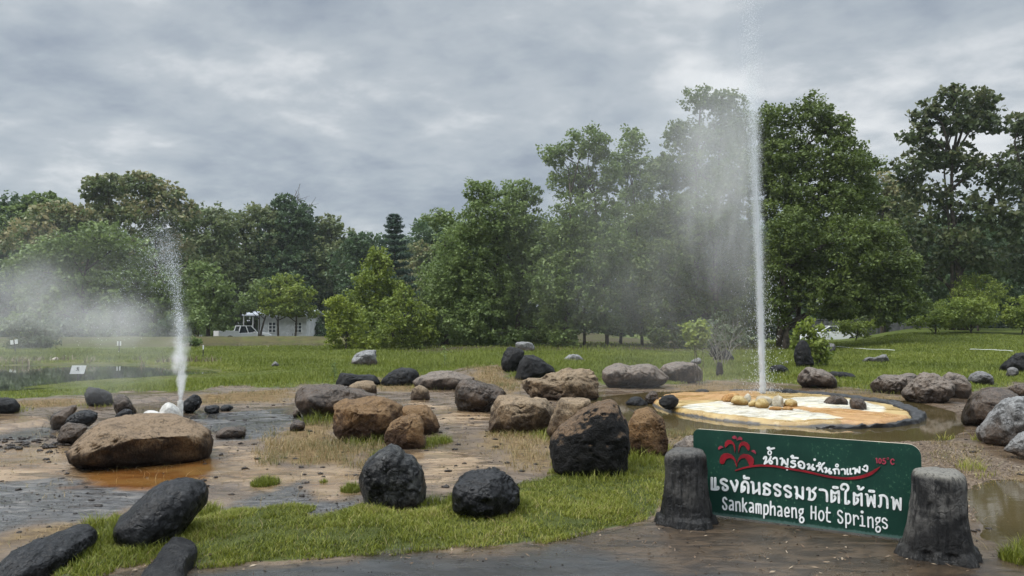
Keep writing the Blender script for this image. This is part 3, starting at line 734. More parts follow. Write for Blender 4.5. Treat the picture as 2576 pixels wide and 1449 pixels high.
B('A1', [(1998, 695), (2020, 610), (2100, 550), (2200, 548), (2350, 588), (2470, 638), (2518, 690), (2440, 745), (2375, 825), (2340, 895), (2230, 898), (2060, 858), (2020, 780)],
  'wetbrown', 'glossy wet brown boulder tapering to the right above the mud', deep=0.5, undercut=0.3, sub=6, yb=890)
B('A1', [(958, 405), (965, 340), (1000, 292), (1080, 270), (1160, 260), (1204, 262), (1212, 320), (1222, 425), (1100, 430), (1000, 425)], 'white', 'pale cracked rock standing alone on the lawn', deep=0.45, yb=425, box=0.7)
B('A1', [(150, 430), (175, 395), (200, 378), (235, 410), (235, 430)], 'grey', 'tiny grey stone in the grass left of the pale cracked rock', name='stone', cat='stone', yb=430, sub=3)
B('A2', [(-240, 1000), (-225, 870), (-150, 760), (-60, 713), (100, 722), (250, 738), (380, 752), (445, 800), (425, 900), (370, 1030), (300, 1110), (100, 1120), (-150, 1110), (-220, 1080)],
  'tan', 'broad tan boulder with a dark hollow under its left end', deep=0.5, undercut=0.35, box=0.7, sub=6, yb=1105)
B('A2', [(345, 1130), (380, 980), (430, 850), (480, 775), (530, 743), (660, 738), (795, 788), (760, 900), (650, 1000), (520, 1120), (400, 1180)], 'tan', 'angular tan rock half hidden behind the big black boulder', deep=0.45, yb=1180, box=0.7)
B('A2', [(370, 1210), (400, 1100), (480, 1010), (640, 900), (790, 800), (900, 765), (990, 757), (1050, 800), (1090, 880), (1150, 970), (1187, 1090), (1182, 1200), (1150, 1330), (1125, 1460), (1060, 1530), (900, 1550), (700, 1545), (480, 1490), (405, 1360)],
  'blacktop', 'big black boulder with a brown crusted top on the front grass', deep=0.48, box=0.72, sub=6, yb=1535, undercut=0.1, facet=0.3)
B('A2', [(1150, 1020), (1200, 890), (1300, 848), (1370, 836), (1430, 868), (1490, 930), (1530, 1010), (1560, 1100), (1572, 1220), (1540, 1350), (1400, 1385), (1200, 1350), (1130, 1250), (1120, 1120)],
  'rust', 'tall pitted brown rock right of the big black boulder', deep=0.45, box=0.75, sub=6, yb=1375)
B('A2', [(1600, 1300), (1640, 1215), (1700, 1170), (1760, 1128), (1850, 1118), (1950, 1200), (1930, 1330), (1700, 1340)], 'browngrey', 'low brown rock behind the left stump of the park sign', yb=1335)
B('A2', [(98, 650), (110, 560), (160, 523), (280, 518), (420, 490), (530, 443), (590, 455), (650, 440), (760, 438), (820, 488), (862, 580), (875, 690), (830, 720), (700, 750), (450, 785), (270, 740), (200, 700), (115, 690)],
  'tan', 'big knobbly tan boulder with two humps in the middle', deep=0.45, sub=6, rough=1.5, yb=770)
B('A2', [(20, 560), (40, 480), (70, 380), (120, 308), (220, 320), (330, 378), (420, 438), (445, 490), (300, 540), (100, 575)], 'char', 'dark sloping boulder in front of the dark rounded one on the mound', yb=560, sharp=0.3)
B('A2', [(-112, 445), (-105, 330), (-60, 250), (0, 226), (70, 243), (125, 300), (90, 420), (0, 490), (-80, 480)], 'char', 'dark rounded boulder on the grassy mound', yb=485)
B('A2', [(38, 250), (33, 190), (80, 178), (130, 176), (190, 183), (232, 240), (215, 285), (100, 290)], 'white', 'pale flat topped rock behind the dark boulders on the mound', yb=290, box=0.65, sub=4)
B('A2', [(518, 380), (540, 345), (610, 302), (680, 323), (738, 378), (690, 400), (570, 400)], 'white', 'low pale pointed rock alone in the lawn grass', yb=395, sub=4, rough=1.4)
B('A2', [(903, 535), (910, 490), (960, 438), (1040, 398), (1110, 396), (1200, 430), (1260, 408), (1380, 393), (1460, 418), (1560, 498), (1577, 540), (1500, 612), (1430, 655), (1250, 662), (1080, 640), (975, 625)],
  'browngrey', 'long grey boulder with two pale humps above the water', deep=0.42, sub=6, undercut=0.25, yb=650, facet=0.5)
B('A2', [(1470, 425), (1600, 388), (1780, 376), (1880, 388), (1912, 450), (1895, 570), (1750, 600), (1600, 580), (1500, 530)], 'browngrey', 'brown crackled rock overgrown with dry stalks under the little shrub', yb=595, deep=0.4)
B('A2', [(1790, 400), (1810, 370), (1870, 338), (1905, 345), (1905, 400)], 'grey', 'pale slab top behind the crackled rock', yb=480, sub=4)
B('A2', [(2050, 500), (2056, 400), (2085, 380), (2115, 400), (2128, 490), (2080, 530)], 'char', 'small upright dark stone in the grass left of the tall geyser', yb=530, sub=4)
B('A2', [(2020, 345), (2060, 295), (2110, 265), (2150, 250), (2200, 300), (2235, 355), (2150, 380), (2050, 380)], 'char', 'dark boulder at the foot of the bare twiggy shrub', yb=375, sub=4)
B('A2', [(1985, 320), (2000, 250), (2060, 208), (2095, 240), (2095, 320)], 'char', 'dark pointed rock behind the bare twiggy shrub', yb=345, sub=4)
B('B1', [(1038, 500), (1050, 400), (1090, 290), (1200, 190), (1330, 130), (1380, 118), (1470, 150), (1520, 210), (1600, 240), (1650, 310), (1690, 430), (1718, 600), (1690, 690), (1560, 760), (1400, 800), (1200, 790), (1090, 720), (1060, 620)],
  'blackgrey', 'round black boulder with pale grey patches on the front grass', deep=0.45, sub=6, box=0.75, yb=790, facet=0.25)
B('B1', [(1975, 640), (1985, 500), (2030, 430), (2130, 390), (2290, 388), (2410, 355), (2500, 380), (2580, 440), (2640, 540), (2655, 650), (2620, 740), (2500, 830), (2300, 880), (2100, 830), (1990, 750)],
  'black', 'squat black boulder with a peaked top in the middle of the front grass', deep=0.45, sub=6, box=0.75, rough=1.5, yb=865, facet=0.4)
# --- rocks standing in the shallow water
WG = 'dark rocks in the water round the geyser basin'
B('A2', [(1142, 785), (1200, 738), (1290, 728), (1370, 790), (1350, 840), (1250, 850), (1170, 820)], 'char', 'flat dark rock in the water leftmost of three', yb=848, group=WG)
B('A2', [(1335, 765), (1360, 700), (1440, 672), (1478, 720), (1475, 790), (1420, 832), (1365, 805)], 'wetbrown', 'brown speckled rock in the water between two dark rocks', yb=830, group=WG)
B('A2', [(1478, 800), (1500, 730), (1580, 708), (1660, 713), (1678, 780), (1640, 835), (1560, 848)], 'char', 'dark blocky rock at the left tip of the yellow crust', plane=0.07, yb=845, group=WG)
B('A2', [(1830, 725), (1860, 660), (1950, 653), (1998, 700), (1975, 752), (1880, 758)], 'char', 'dark wet rock on the back rim of the geyser basin', yb=752, group=WG)
B('A3', [(120, 740), (150, 665), (250, 653), (350, 710), (350, 765), (240, 780)], 'black', 'black wet rock behind the pale stones right of the tall geyser', yb=775, group=WG)
B('A3', [(556, 812), (580, 760), (640, 718), (740, 720), (805, 760), (798, 822), (680, 832)], 'wetbrown', 'low dark rock with an orange base on the white crust', plane=0.07, yb=830, group=WG, box=0.7)
B('A3', [(830, 845), (818, 760), (900, 743), (970, 768), (993, 865), (930, 882)], 'wetbrown', 'square dark block on the right rim of the crust', plane=0.07, yb=880, group=WG, box=0.6)
# --- right part
B('A3', [(290, 590), (310, 480), (370, 433), (440, 435), (620, 488), (680, 558), (695, 655), (600, 650), (450, 620), (320, 640)], 'browngrey', 'brown rock with a pale flat top near the tall geyser', deep=0.45, yb=650, undercut=0.35)
B('A3', [(610, 545), (640, 480), (760, 476), (890, 515), (860, 545), (760, 560)], 'char', 'low flat dark slab in the lawn behind the pale topped brown rock', yb=552, sub=4, group=BG)
B('A3', [(945, 378), (1010, 330), (1070, 330), (1120, 313), (1185, 303), (1222, 385), (1080, 402)], 'grey', 'grey flat topped rock alone on the right lawn', yb=398, rough=1.5, box=0.65)
B('A3', [(260, 450), (258, 320), (262, 220), (320, 158), (385, 190), (440, 330), (465, 440), (380, 475), (290, 480)], 'char', 'tall upright dark rock under the leafy shrub', yb=475, deep=0.4, box=0.65)
B('A3', [(540, 275), (560, 220), (640, 188), (682, 230), (675, 290), (600, 295)], 'grey', 'grey rock in shade behind the leafy shrub', yb=290, sub=4)
B('A3', [(5, 505), (30, 420), (130, 408), (205, 450), (215, 515), (120, 530)], 'char', 'dark grey rock in the grass just right of the tall geyser', yb=525, sub=4)
B('A3', [(115, 415), (180, 368), (238, 400), (235, 430), (150, 435)], 'grey', 'small grey stone behind the dark grey rock by the geyser', yb=430, sub=4)
B('A3', [(1022, 650), (1030, 580), (1100, 520), (1300, 508), (1420, 488), (1500, 518), (1525, 580), (1450, 660), (1330, 712), (1090, 712)], 'browngrey', 'rounded brown boulder at the left of the joined trio by the lawn', deep=0.5, yb=705, sub=6)
B('A3', [(1330, 705), (1400, 620), (1470, 555), (1520, 500), (1620, 483), (1750, 528), (1885, 600), (1875, 685), (1780, 785), (1650, 803), (1400, 780)], 'browngrey', 'biggest brown boulder in the middle of the joined trio', deep=0.45, yb=798, sub=6, rough=1.3)
B('A3', [(1735, 530), (1800, 495), (1870, 483), (1960, 518), (2040, 600), (2050, 690), (1990, 755), (1860, 750), (1760, 680)], 'browngrey', 'brown boulder with dry roots at the right of the joined trio', deep=0.4, yb=752)
B('A3', [(2008, 560), (2060, 490), (2150, 473), (2250, 518), (2275, 590), (2180, 620), (2050, 612)], 'grey', 'rounded grey rock in the grass right of the brown trio', yb=615)
B('A3', [(2310, 460), (2400, 370), (2500, 300), (2600, 285), (2700, 330), (2720, 480), (2560, 500), (2400, 480)], 'char', 'dark sloping boulder on the lawn at the right edge', yb=485)
B('A3', [(2388, 515), (2420, 440), (2490, 433), (2525, 470), (2490, 530), (2420, 535)], 'grey', 'small mottled stone in front of the dark sloping boulder', yb=532, sub=4)
B('A3', [(1933, 950), (1970, 830), (2060, 710), (2190, 638), (2330, 633), (2440, 663), (2530, 735), (2480, 850), (2330, 960), (2180, 1040), (2080, 1060), (1985, 1040)], 'wetbrown', 'big smooth dark brown boulder at the right water edge', deep=0.5, yb=1050, sub=6, rough=0.6)
B('A3', [(2400, 660), (2480, 608), (2560, 598), (2700, 610), (2720, 740), (2520, 740)], 'wetbrown', 'brown boulder behind the big smooth one at the right edge', yb=770, deep=0.4)
B('A3', [(2078, 1140), (2090, 1060), (2180, 990), (2300, 870), (2420, 780), (2560, 728), (2680, 720), (2760, 900), (2740, 1120), (2500, 1215), (2250, 1250), (2120, 1200)], 'white', 'big whitish boulder sloping up to the right edge', deep=0.42, yb=1245, sub=6, undercut=0.2)
B('A3', [(2365, 1250), (2420, 1170), (2530, 1088), (2640, 1055), (2760, 1080), (2780, 1350), (2560, 1360), (2470, 1300), (2400, 1275)], 'white', 'whitish rock in front of the big whitish boulder at the right edge', yb=1370, deep=0.35, sub=6)

# ------------------------------------------------------------------ geyser basin: sinter crust and dark kerb
bc = flat(1958, 1030); BCX, BCY = bc[0] + 0.10, 14.05
BRX, BRY = 2.26, 2.75
def build_basin():
    root = empty('geyser_basin', (BCX, BCY, 0))
    tag(root, 'round white and yellow mineral crust basin of the tall geyser', 'geyser basin')
    nr, na = 70, 260
    a = np.linspace(0, 2 * math.pi, na, endpoint=False); s = np.linspace(0, 1, nr)
    A, SS = np.meshgrid(a, s); A = A.ravel(); SS = SS.ravel()
    edge = 1 + 0.05 * fbm(np.stack([np.cos(A) * 2, np.sin(A) * 2, 0 * A], 1), 4, 5)
    x = BRX * SS * np.cos(A) * edge; y = BRY * SS * np.sin(A) * edge
    z = 0.115 - 0.05 * SS ** 2 - 0.11 * ss(0.955, 1.0, SS)
    z = z + 0.014 * fbm(np.stack([x * 1.6, y * 1.6, 0 * x], 1), 4, 8) + 0.005 * fbm(np.stack([x * 7, y * 14, 0 * x], 1), 3, 12)
    terr = fbm(np.stack([x * 0.9, y * 0.9, 0 * x + 3], 1), 3, 15); z = z + 0.010 * np.floor(terr * 4) / 4
    idx = np.arange(nr * na).reshape(nr, na)
    Fq = np.stack([idx[:-1], np.roll(idx, -1, 1)[:-1], np.roll(idx, -1, 1)[1:], idx[1:]], -1).reshape(-1, 4)
    # colour zones: white flows to the front left and right, orange tongue between them
    ang = np.degrees(np.arctan2(y + 0.25 * fbm(np.stack([x * 1.3, y * 1.3, 0 * x], 1), 4, 31), x + 0.35 + 0.25 * fbm(np.stack([x * 1.3, y * 1.3, 0 * x], 1), 4, 32)))
    def band(c, w): return 1 - ss(w * 0.7, w, np.abs((ang - c + 180) % 360 - 180))
    white = np.maximum(band(-122, 52) * ss(0.12, 0.3, SS) * (1 - ss(0.86, 0.96, SS)), band(-8, 50) * (1 - ss(0.72, 0.88, SS)))
    orange = np.maximum(band(-64, 24), 0.6 * band(120, 60))
    me = raw_mesh('crust', np.stack([x, y, z], 1), Fq, {'zone': ('POINT', 'FLOAT_COLOR', np.stack([white, orange, SS, 0 * SS + 1], 1))}, smooth=True)
    t = NT('sinter_crust'); p = t.pos()
    sp = t.n('ShaderNodeSeparateColor', {0: t.attr('zone').outputs['Color']})
    n1 = t.noise(p, 2.2, 7, 0.65, 0.6, sc=(0.6, 1.2, 1)); n2 = t.noise(p, 11, 6, 0.65, 0.5, sc=(0.5, 1.3, 1)); n3 = t.noise(p, 45, 4, 0.6)
    yel = t.mix(t.step(n1, 0.36, 0.62), (0.24, 0.145, 0.038), (0.40, 0.285, 0.115))
    yel = t.mix(t.step(n2, 0.5, 0.7, 0, 0.6), yel, (0.46, 0.37, 0.20))
    org = t.mix(t.step(n2, 0.36, 0.64), (0.29, 0.145, 0.045), (0.42, 0.25, 0.10))
    wht = t.mix(t.step(n2, 0.38, 0.6), (0.36, 0.325, 0.24), (0.57, 0.555, 0.50))
    wht = t.mix(t.step(n1, 0.48, 0.66, 0, 0.55), wht, (0.50, 0.41, 0.22))
    c = t.mix(t.step(t.math('ADD', sp.outputs[1], t.math('MULTIPLY', t.math('SUBTRACT', n1, 0.5), 0.9)), 0.35, 0.65), yel, org)
    c = t.mix(t.step(t.math('ADD', sp.outputs[0], t.math('MULTIPLY', t.math('SUBTRACT', n2, 0.5), 0.9)), 0.35, 0.65), c, wht)
    c = t.mix(t.step(n3, 0.64, 0.74, 0, 0.5), c, (0.2, 0.115, 0.03))
    c = t.mix(t.step(t.math('ADD', sp.outputs[2], t.math('MULTIPLY', t.math('SUBTRACT', n2, 0.5), 0.02)), 0.972, 0.982), c, (0.04, 0.036, 0.032))
    t.bsdf(c, t.mixf(t.step(n1, 0.4, 0.6), 0.22, 0.5), t.bump(t.math('ADD', n2, t.math('MULTIPLY', n3, 0.5)), 0.35, 0.02), 0.5)
    link('crust', me, t.m, root)
    # kerb of black asphalt, widest at the right, missing at the left
    angs = np.radians(np.linspace(100, -100, 150)); prof = 10
    V = []; 
    for k, an in enumerate(angs):
        f = k / 149
        big = ss(-1.35, -0.05, an) * (1 - 0.55 * ss(1.2, 1.75, an)); tail = ss(0, 0.06, f) * ss(0, 0.10, 1 - f)
        w = (0.03 + 0.24 * big) * (0.3 + 0.7 * tail); h = (0.045 + 0.055 * big) * tail
        for j in range(prof + 1):
            q = j / prof * math.pi
            rr = 1.0 + (w / BRX) * (-0.30 - 0.55 * math.cos(q))
            zz_ = -0.03 + (h + 0.03) * min(1, 2.6 * math.sin(q))
            V.append((BRX * rr * math.cos(an), BRY * rr * math.sin(an), zz_))
    V = np.array(V); V += np.array([0.045, 0.045, 0.026]) * np.stack([fbm(V * 3.5, 5, 71, 0.6), fbm(V * 3.5, 5, 72, 0.6), fbm(V * 6, 5, 73, 0.65)], 1)
    idx = np.arange(len(V)).reshape(150, prof + 1)
    Fq = np.stack([idx[:-1, :-1], idx[1:, :-1], idx[1:, 1:], idx[:-1, 1:]], -1).reshape(-1, 4)
    me = raw_mesh('kerb', V, Fq, smooth=True)
    link('kerb', me, simple('black_asphalt_kerb', (0.022, 0.022, 0.023), 0.6, 0.5, 14, bump=1.0), root)
build_basin()
# pale stones heaped round the vent
SG = 'mineral stones heaped round the tall geyser'
def stone(tile, pts, m, label, **kw):
    px = T(tile, pts); kw.setdefault('sub', 4)
    if 'yb' in kw: kw['yb'] = T(tile, [(0, kw['yb'])])[0][1]
    B(None, px, m, label, name='sinter_stone', cat='stone', group=SG, deep=0.42, facet=0.5, plane=0.085, **kw)
VD = 15.6
stone('A2', [(2105, 775), (2120, 735), (2170, 700), (2240, 683), (2292, 712), (2270, 765), (2190, 785)], 'ochre', 'orange stone leftmost in the heap round the tall geyser', yb=800)
stone('A2', [(2200, 785), (2230, 735), (2270, 720), (2330, 735), (2382, 790), (2350, 818), (2260, 810)], 'yellow', 'knobbly yellow stone right of the orange one', yb=825)
stone('A2', [(2328, 745), (2375, 698), (2408, 728), (2400, 770), (2350, 775)], 'palesinter', 'small whitish stone at the back left of the geyser jet', yb=800)
stone('A2', [(2375, 805), (2420, 765), (2470, 765), (2470, 820), (2400, 830)], 'yellow', 'small yellow stone left of the round golden stone', yb=838)
stone('A2', [(2445, 810), (2475, 758), (2540, 748), (2590, 790), (2585, 830), (2520, 850), (2465, 840)], 'yellow', 'round golden stone in front of the geyser jet', yb=852)
stone('A3', [(-130, 790), (-110, 735), (-40, 722), (30, 740), (50, 790), (10, 820), (-100, 815)], 'palesinter', 'pale beige stone right under the geyser jet', yb=830)
stone('A3', [(42, 830), (40, 750), (80, 718), (130, 725), (158, 755), (155, 830), (100, 840)], 'palesinter', 'upright cream stone right of the geyser jet', yb=838)
stone('A3', [(158, 815), (175, 768), (240, 753), (297, 780), (293, 828), (220, 840)], 'yellow', 'oval golden stone rightmost in the heap', yb=840)
stone('A3', [(5, 860), (20, 836), (80, 830), (145, 838), (135, 862), (60, 868)], 'ochre', 'flat yellow crust lump below the round golden stone', yb=868, sub=3)
stone('A3', [(140, 862), (165, 832), (230, 830), (258, 850), (220, 866)], 'ochre', 'flat orange crust lump below the cream stone', yb=868, sub=3)

# ------------------------------------------------------------------ park sign
PX2W = None
def build_sign():
    bl = flat(1746, 1288.5, 0.015); br = flat(2323, 1362.5, 0.015)
    A = Vector((bl[0], bl[1], 0.015)); Bv = Vector((br[0], br[1], 0.015))
    U = (Bv - A); width = U.length; U.normalize()
    Nn = Vector((U.y, -U.x, 0.0)); 
    if Nn.y > 0: Nn = -Nn                                   # towards the camera
    def uv(px, py):
        d = Vector(ray(px, py)); o = Vector((0, 0, CAMZ))
        t = (A - o).dot(Nn) / d.dot(Nn); p = o + d * t - A
        return (p.dot(U), p.z)
    lt = uv(1746, 1077.3)[1]; rt = uv(2323, 1121)[1]; H = (lt + rt) / 2
    root = empty('park_sign', A, math.atan2(U.y, U.x))
    tag(root, 'dark green park sign with white lettering held between two black stumps', 'sign')
    # local frame: x along the board, y away from the camera, z up
    TILE = {1: (1745.2, 1077.9), 2: (2012.5, 1077.9), 3: (1745.2, 1176.1), 4: (2012.5, 1176.1)}
    SC = 8.0
    def loc(tile, p):
        return uv(TILE[tile][0] + p[0] / SC, TILE[tile][1] + p[1] / SC)
    # board with rounded upper corners
    pts = [(0, 0), (width, 0)]
    r2, r1 = 0.085, 0.055
    for k in range(9):
        a = math.pi / 2 * k / 8; pts.append((width - r2 + r2 * math.cos(a), H - r2 + r2 * math.sin(a)))
    for k in range(9):
        a = math.pi / 2 + math.pi / 2 * k / 8; pts.append((r1 + r1 * math.cos(a), H - r1 + r1 * math.sin(a)))
    n = len(pts); th = 0.022
    V = [(x, 0, z) for x, z in pts] + [(x, th, z) for x, z in pts]
    me = bpy.data.meshes.new('board')
    me.from_pydata(V, [], [tuple(range(n)), tuple(range(2 * n - 1, n - 1, -1))] + [(i, i + n, (i + 1) % n + n, (i + 1) % n) for i in range(n)])
    me.update()
    t = NT('green_board'); p = t.obj()
    n1 = t.noise(p, 3.0, 6, 0.6); n2 = t.noise(p, 40, 5, 0.7, sc=(1.4, 1, 0.9)); n3 = t.noise(p, 9.0, 5, 0.65, sc=(3, 1, 0.35))
    c = t.mix(t.step(n1, 0.3, 0.7), (0.0045, 0.030, 0.021), (0.008, 0.045, 0.031))
    c = t.mix(t.math('MULTIPLY', t.step(n2, 0.57, 0.66), t.step(n1, 0.47, 0.62)), c, (0.10, 0.22, 0.13))
    c = t.mix(t.step(n3, 0.58, 0.8, 0, 0.5), c, (0.030, 0.085, 0.062))
    sz = t.n('ShaderNodeSeparateXYZ', {0: p}).outputs[2]
    edge = t.step(t.math('ADD', sz, t.math('MULTIPLY', t.math('SUBTRACT', n2, 0.5), 0.05)), 0.012, 0.026, 0.85, 0)
    c = t.mix(edge, c, (0.075, 0.135, 0.12))
    t.bsdf(c, 0.5, t.bump(n2, 0.12, 0.01), 0.25)
    link('board', me, [t.m, simple('weathered_board_edge', (0.42, 0.37, 0.29), 0.7)], root)
    mi = np.zeros(len(me.polygons), np.int32); mi[2:] = 1; mi[2] = 0
    me.polygons.foreach_set('material_index', mi)
    cnt = [0]
    class Cut:
        """lettering cut from thick sheet"""
        def __init__(s): s.mb = MB()
        def stroke(s, P, w, closed=False, wid=None, smooth=True):
            cnt[0] += 1
            y0 = -0.0055 - 0.00006 * (cnt[0] % 60)
            P = [np.array(q, float) for q in P]
            if len(P) > 2 and smooth:
                Q = []; W = []
                m = len(P)
                for i in range(m if closed else m - 1):
                    p1 = P[i]; p2 = P[(i + 1) % m]
                    p0 = P[i - 1] if (closed or i > 0) else 2 * p1 - p2
                    p3 = P[(i + 2) % m] if (closed or i + 2 < m) else 2 * p2 - p1
                    for k in range(6):
                        tt = k / 6
                        Q.append(0.5 * ((2 * p1) + (-p0 + p2) * tt + (2 * p0 - 5 * p1 + 4 * p2 - p3) * tt * tt + (-p0 + 3 * p1 - 3 * p2 + p3) * tt ** 3))
                        if wid: W.append(wid[i] * (1 - tt) + wid[(i + 1) % m] * tt)
                if not closed:
                    Q.append(P[-1])
                    if wid: W.append(wid[-1])
                P = Q
            else:
                W = list(wid) if wid else []
            m = len(P)
            if not W: W = [w] * m
            L = []; Rr = []
            for i in range(m):
                a = P[i - 1] if (closed or i > 0) else P[i]
                b = P[(i + 1) % m] if (closed or i < m - 1) else P[i]
                d = b - a; d = d / (np.hypot(*d) + 1e-9); nn = np.array([-d[1], d[0]])
                L.append(P[i] + nn * W[i] / 2); Rr.append(P[i] - nn * W[i] / 2)
            def quad(a, b, c_, d):
                s.mb.add([(q[0], y0, q[1]) for q in (a, b, c_, d)], [(0, 1, 2, 3)])
            def wall(a, b):
                s.mb.add([(a[0], y0, a[1]), (b[0], y0, b[1]), (b[0], -0.0004, b[1]), (a[0], -0.0004, a[1])], [(0, 1, 2, 3)])
            rng = range(m) if closed else range(m - 1)
            for i in rng:
                j = (i + 1) % m
                quad(L[i], Rr[i], Rr[j], L[j]); wall(L[i], L[j]); wall(Rr[j], Rr[i])
            if not closed:
                for end, (c_, d0) in enumerate(((P[0], P[0] - P[1]), (P[-1], P[-1] - P[-2]))):
                    a0 = math.atan2(d0[1], d0[0]); rr = W[0 if end == 0 else -1] / 2
                    arc = [c_ + rr * np.array([math.cos(a0 - math.pi / 2 + math.pi * k / 7), math.sin(a0 - math.pi / 2 + math.pi * k / 7)]) for k in range(8)]
                    s.mb.add([(q[0], y0, q[1]) for q in arc], [tuple(range(8))])
                    for k in range(7): wall(arc[k], arc[k + 1])
        def disc(s, c_, r):
            s.poly([(c_[0] + r * math.cos(k * math.pi / 6), c_[1] + r * math.sin(k * math.pi / 6)) for k in range(12)])
        def poly(s, P):
            cnt[0] += 1
            y0 = -0.0055 - 0.00006 * (cnt[0] % 60); k = len(P)
            s.mb.add([(q[0], y0, q[1]) for q in P] + [(q[0], -0.0004, q[1]) for q in P], [tuple(range(k))] + [(i, (i + 1) % k, (i + 1) % k + k, i + k) for i in range(k)])
    unit = (loc(3, (800, 0))[0] - loc(3, (0, 0))[0]) / 800.0       # metres per tile unit near the left
    def put(c_, tile, strokes, w):
        for st in strokes:
            P = [loc(tile, q) for q in st]
            uu = (loc(tile, (st[0][0] + 80, st[0][1]))[0] - loc(tile, st[0])[0]) / 80.0
            c_.stroke(P, w * uu)
    def ring(c_, tile, cx, cy_, rx, ry, w, k=12):
        uu = (loc(tile, (cx + 80, cy_))[0] - loc(tile, (cx, cy_))[0]) / 80.0
        c_.stroke([loc(tile, (cx + rx * math.cos(2 * math.pi * i / k), cy_ + ry * math.sin(2 * math.pi * i / k))) for i in range(k)], w * uu, closed=True)
    white = simple('white_letter_sheet', (0.74, 0.76, 0.76), 0.5, 0.10, 14)
    red = simple('red_letter_sheet', (0.23, 0.006, 0.014), 0.45, 0.25, 9)
    pink = simple('faded_red_sheet', (0.28, 0.03, 0.055), 0.5, 0.3, 12)
    # small Thai line
    c = Cut()
    put(c, 1, [[(1410, 605), (1430, 575), (1460, 575), (1455, 630), (1425, 710)], [(1430, 705), (1500, 655), (1540, 600), (1552, 565)], [(1500, 660), (1540, 640), (1578, 668), (1570, 703), (1538, 700), (1520, 668)],
               [(1488, 392), (1520, 382), (1524, 405), (1500, 412)], [(1505, 412), (1560, 407), (1620, 394)],
               [(1598, 612), (1625, 590), (1665, 595), (1680, 645), (1680, 718)],
               [(1745, 605), (1772, 600), (1790, 622), (1782, 680), (1772, 730)], [(1772, 730), (1820, 640)], [(1820, 640), (1845, 700), (1885, 735)], [(1885, 735), (1895, 615)],
               [(1850, 778), (1888, 780), (1895, 805), (1880, 825)],
               [(2040, 655), (2000, 650), (1962, 668), (1985, 692), (2035, 710), (2045, 752), (2000, 778), (1958, 764)],
               [(1962, 565), (1985, 547), (2003, 562), (1982, 590)], [(1982, 594), (2040, 590), (2098, 594)],
               [(2105, 705), (2125, 672), (2170, 665), (2220, 708), (2226, 765), (2200, 800), (2150, 785), (2112, 750), (2130, 735), (2155, 738)],
               [(2290, 725), (2318, 715), (2330, 745), (2312, 790), (2302, 812)], [(2305, 808), (2370, 778), (2402, 728)], [(2370, 780), (2420, 800), (2430, 822), (2392, 824), (2375, 795)]], 37)
    ring(c, 1, 1530, 487, 32, 40, 26); c.disc(loc(1, (2435, 625)), 24 * unit)
    put(c, 2, [[(338, 757), (365, 745), (395, 775), (385, 815), (365, 848)], [(370, 845), (420, 790), (442, 738), (488, 692)], [(405, 785), (440, 822), (458, 868)],
               [(495, 800), (520, 790), (535, 820), (515, 880)], [(515, 880), (570, 850), (600, 810)], [(570, 850), (620, 870), (632, 898), (600, 902), (578, 865)],
               [(672, 827), (710, 815), (760, 815), (785, 850), (785, 908)], [(690, 840), (705, 870), (705, 908)],
               [(835, 825), (870, 815), (905, 838), (908, 912)], [(955, 815), (950, 870), (957, 915), (975, 915)], [(1015, 810), (1010, 870), (1020, 912), (1038, 908)],
               [(1065, 810), (1100, 800), (1115, 840), (1110, 903)], [(1110, 903), (1150, 820)], [(1150, 820), (1170, 870), (1198, 885)], [(1198, 885), (1200, 775)],
               [(1292, 768), (1320, 747), (1350, 757), (1358, 800), (1345, 858)], [(1345, 858), (1300, 840), (1262, 815)]], 36)
    ring(c, 2, 395, 705, 22, 20, 24); ring(c, 2, 745, 745, 26, 26, 26)
    c.mb.build('small_thai_lettering', white, root)
    # big Thai line
    c = Cut(); w = 47
    put(c, 3, [[(367, 212), (368, 430)], [(368, 432), (430, 437), (488, 430), (497, 400), (485, 392)], [(433, 215), (435, 430)],
               [(665, 265), (610, 235), (560, 250), (555, 300), (620, 342), (675, 382), (680, 430), (640, 450), (597, 436), (590, 398)],
               [(750, 275), (800, 380), (830, 468)], [(830, 468), (870, 360), (882, 295), (860, 262)],
               [(1098, 503), (1102, 385), (1080, 305), (1020, 282), (978, 322), (970, 400), (967, 482)], [(967, 485), (1010, 455), (1032, 405), (1012, 385)],
               [(1018, 172), (1018, 208)], [(1020, 210), (1110, 214)],
               [(1165, 292), (1195, 312), (1202, 400), (1205, 508)], [(1205, 510), (1260, 470), (1325, 432)], [(1318, 312), (1325, 526)],
               [(1535, 365), (1485, 330), (1430, 332), (1412, 372), (1450, 410), (1512, 442), (1535, 490), (1505, 538), (1440, 537), (1405, 530)], [(1425, 445), (1420, 525)],
               [(1745, 385), (1692, 347), (1642, 352), (1622, 395), (1670, 440), (1732, 482), (1740, 535), (1700, 563), (1655, 550), (1645, 517)],
               [(1953, 410), (1902, 373), (1852, 377), (1828, 420), (1880, 465), (1945, 508), (1955, 562), (1912, 588), (1865, 575), (1857, 543)],
               [(2042, 392), (2072, 405), (2080, 500), (2075, 610)], [(2062, 527), (2120, 568), (2195, 622)], [(2197, 402), (2197, 622)],
               [(2283, 440), (2300, 417), (2330, 425), (2335, 520), (2330, 620)], [(2316, 638), (2390, 643), (2437, 590), (2440, 525), (2385, 472)], [(2385, 472), (2420, 440), (2455, 407)]], w)
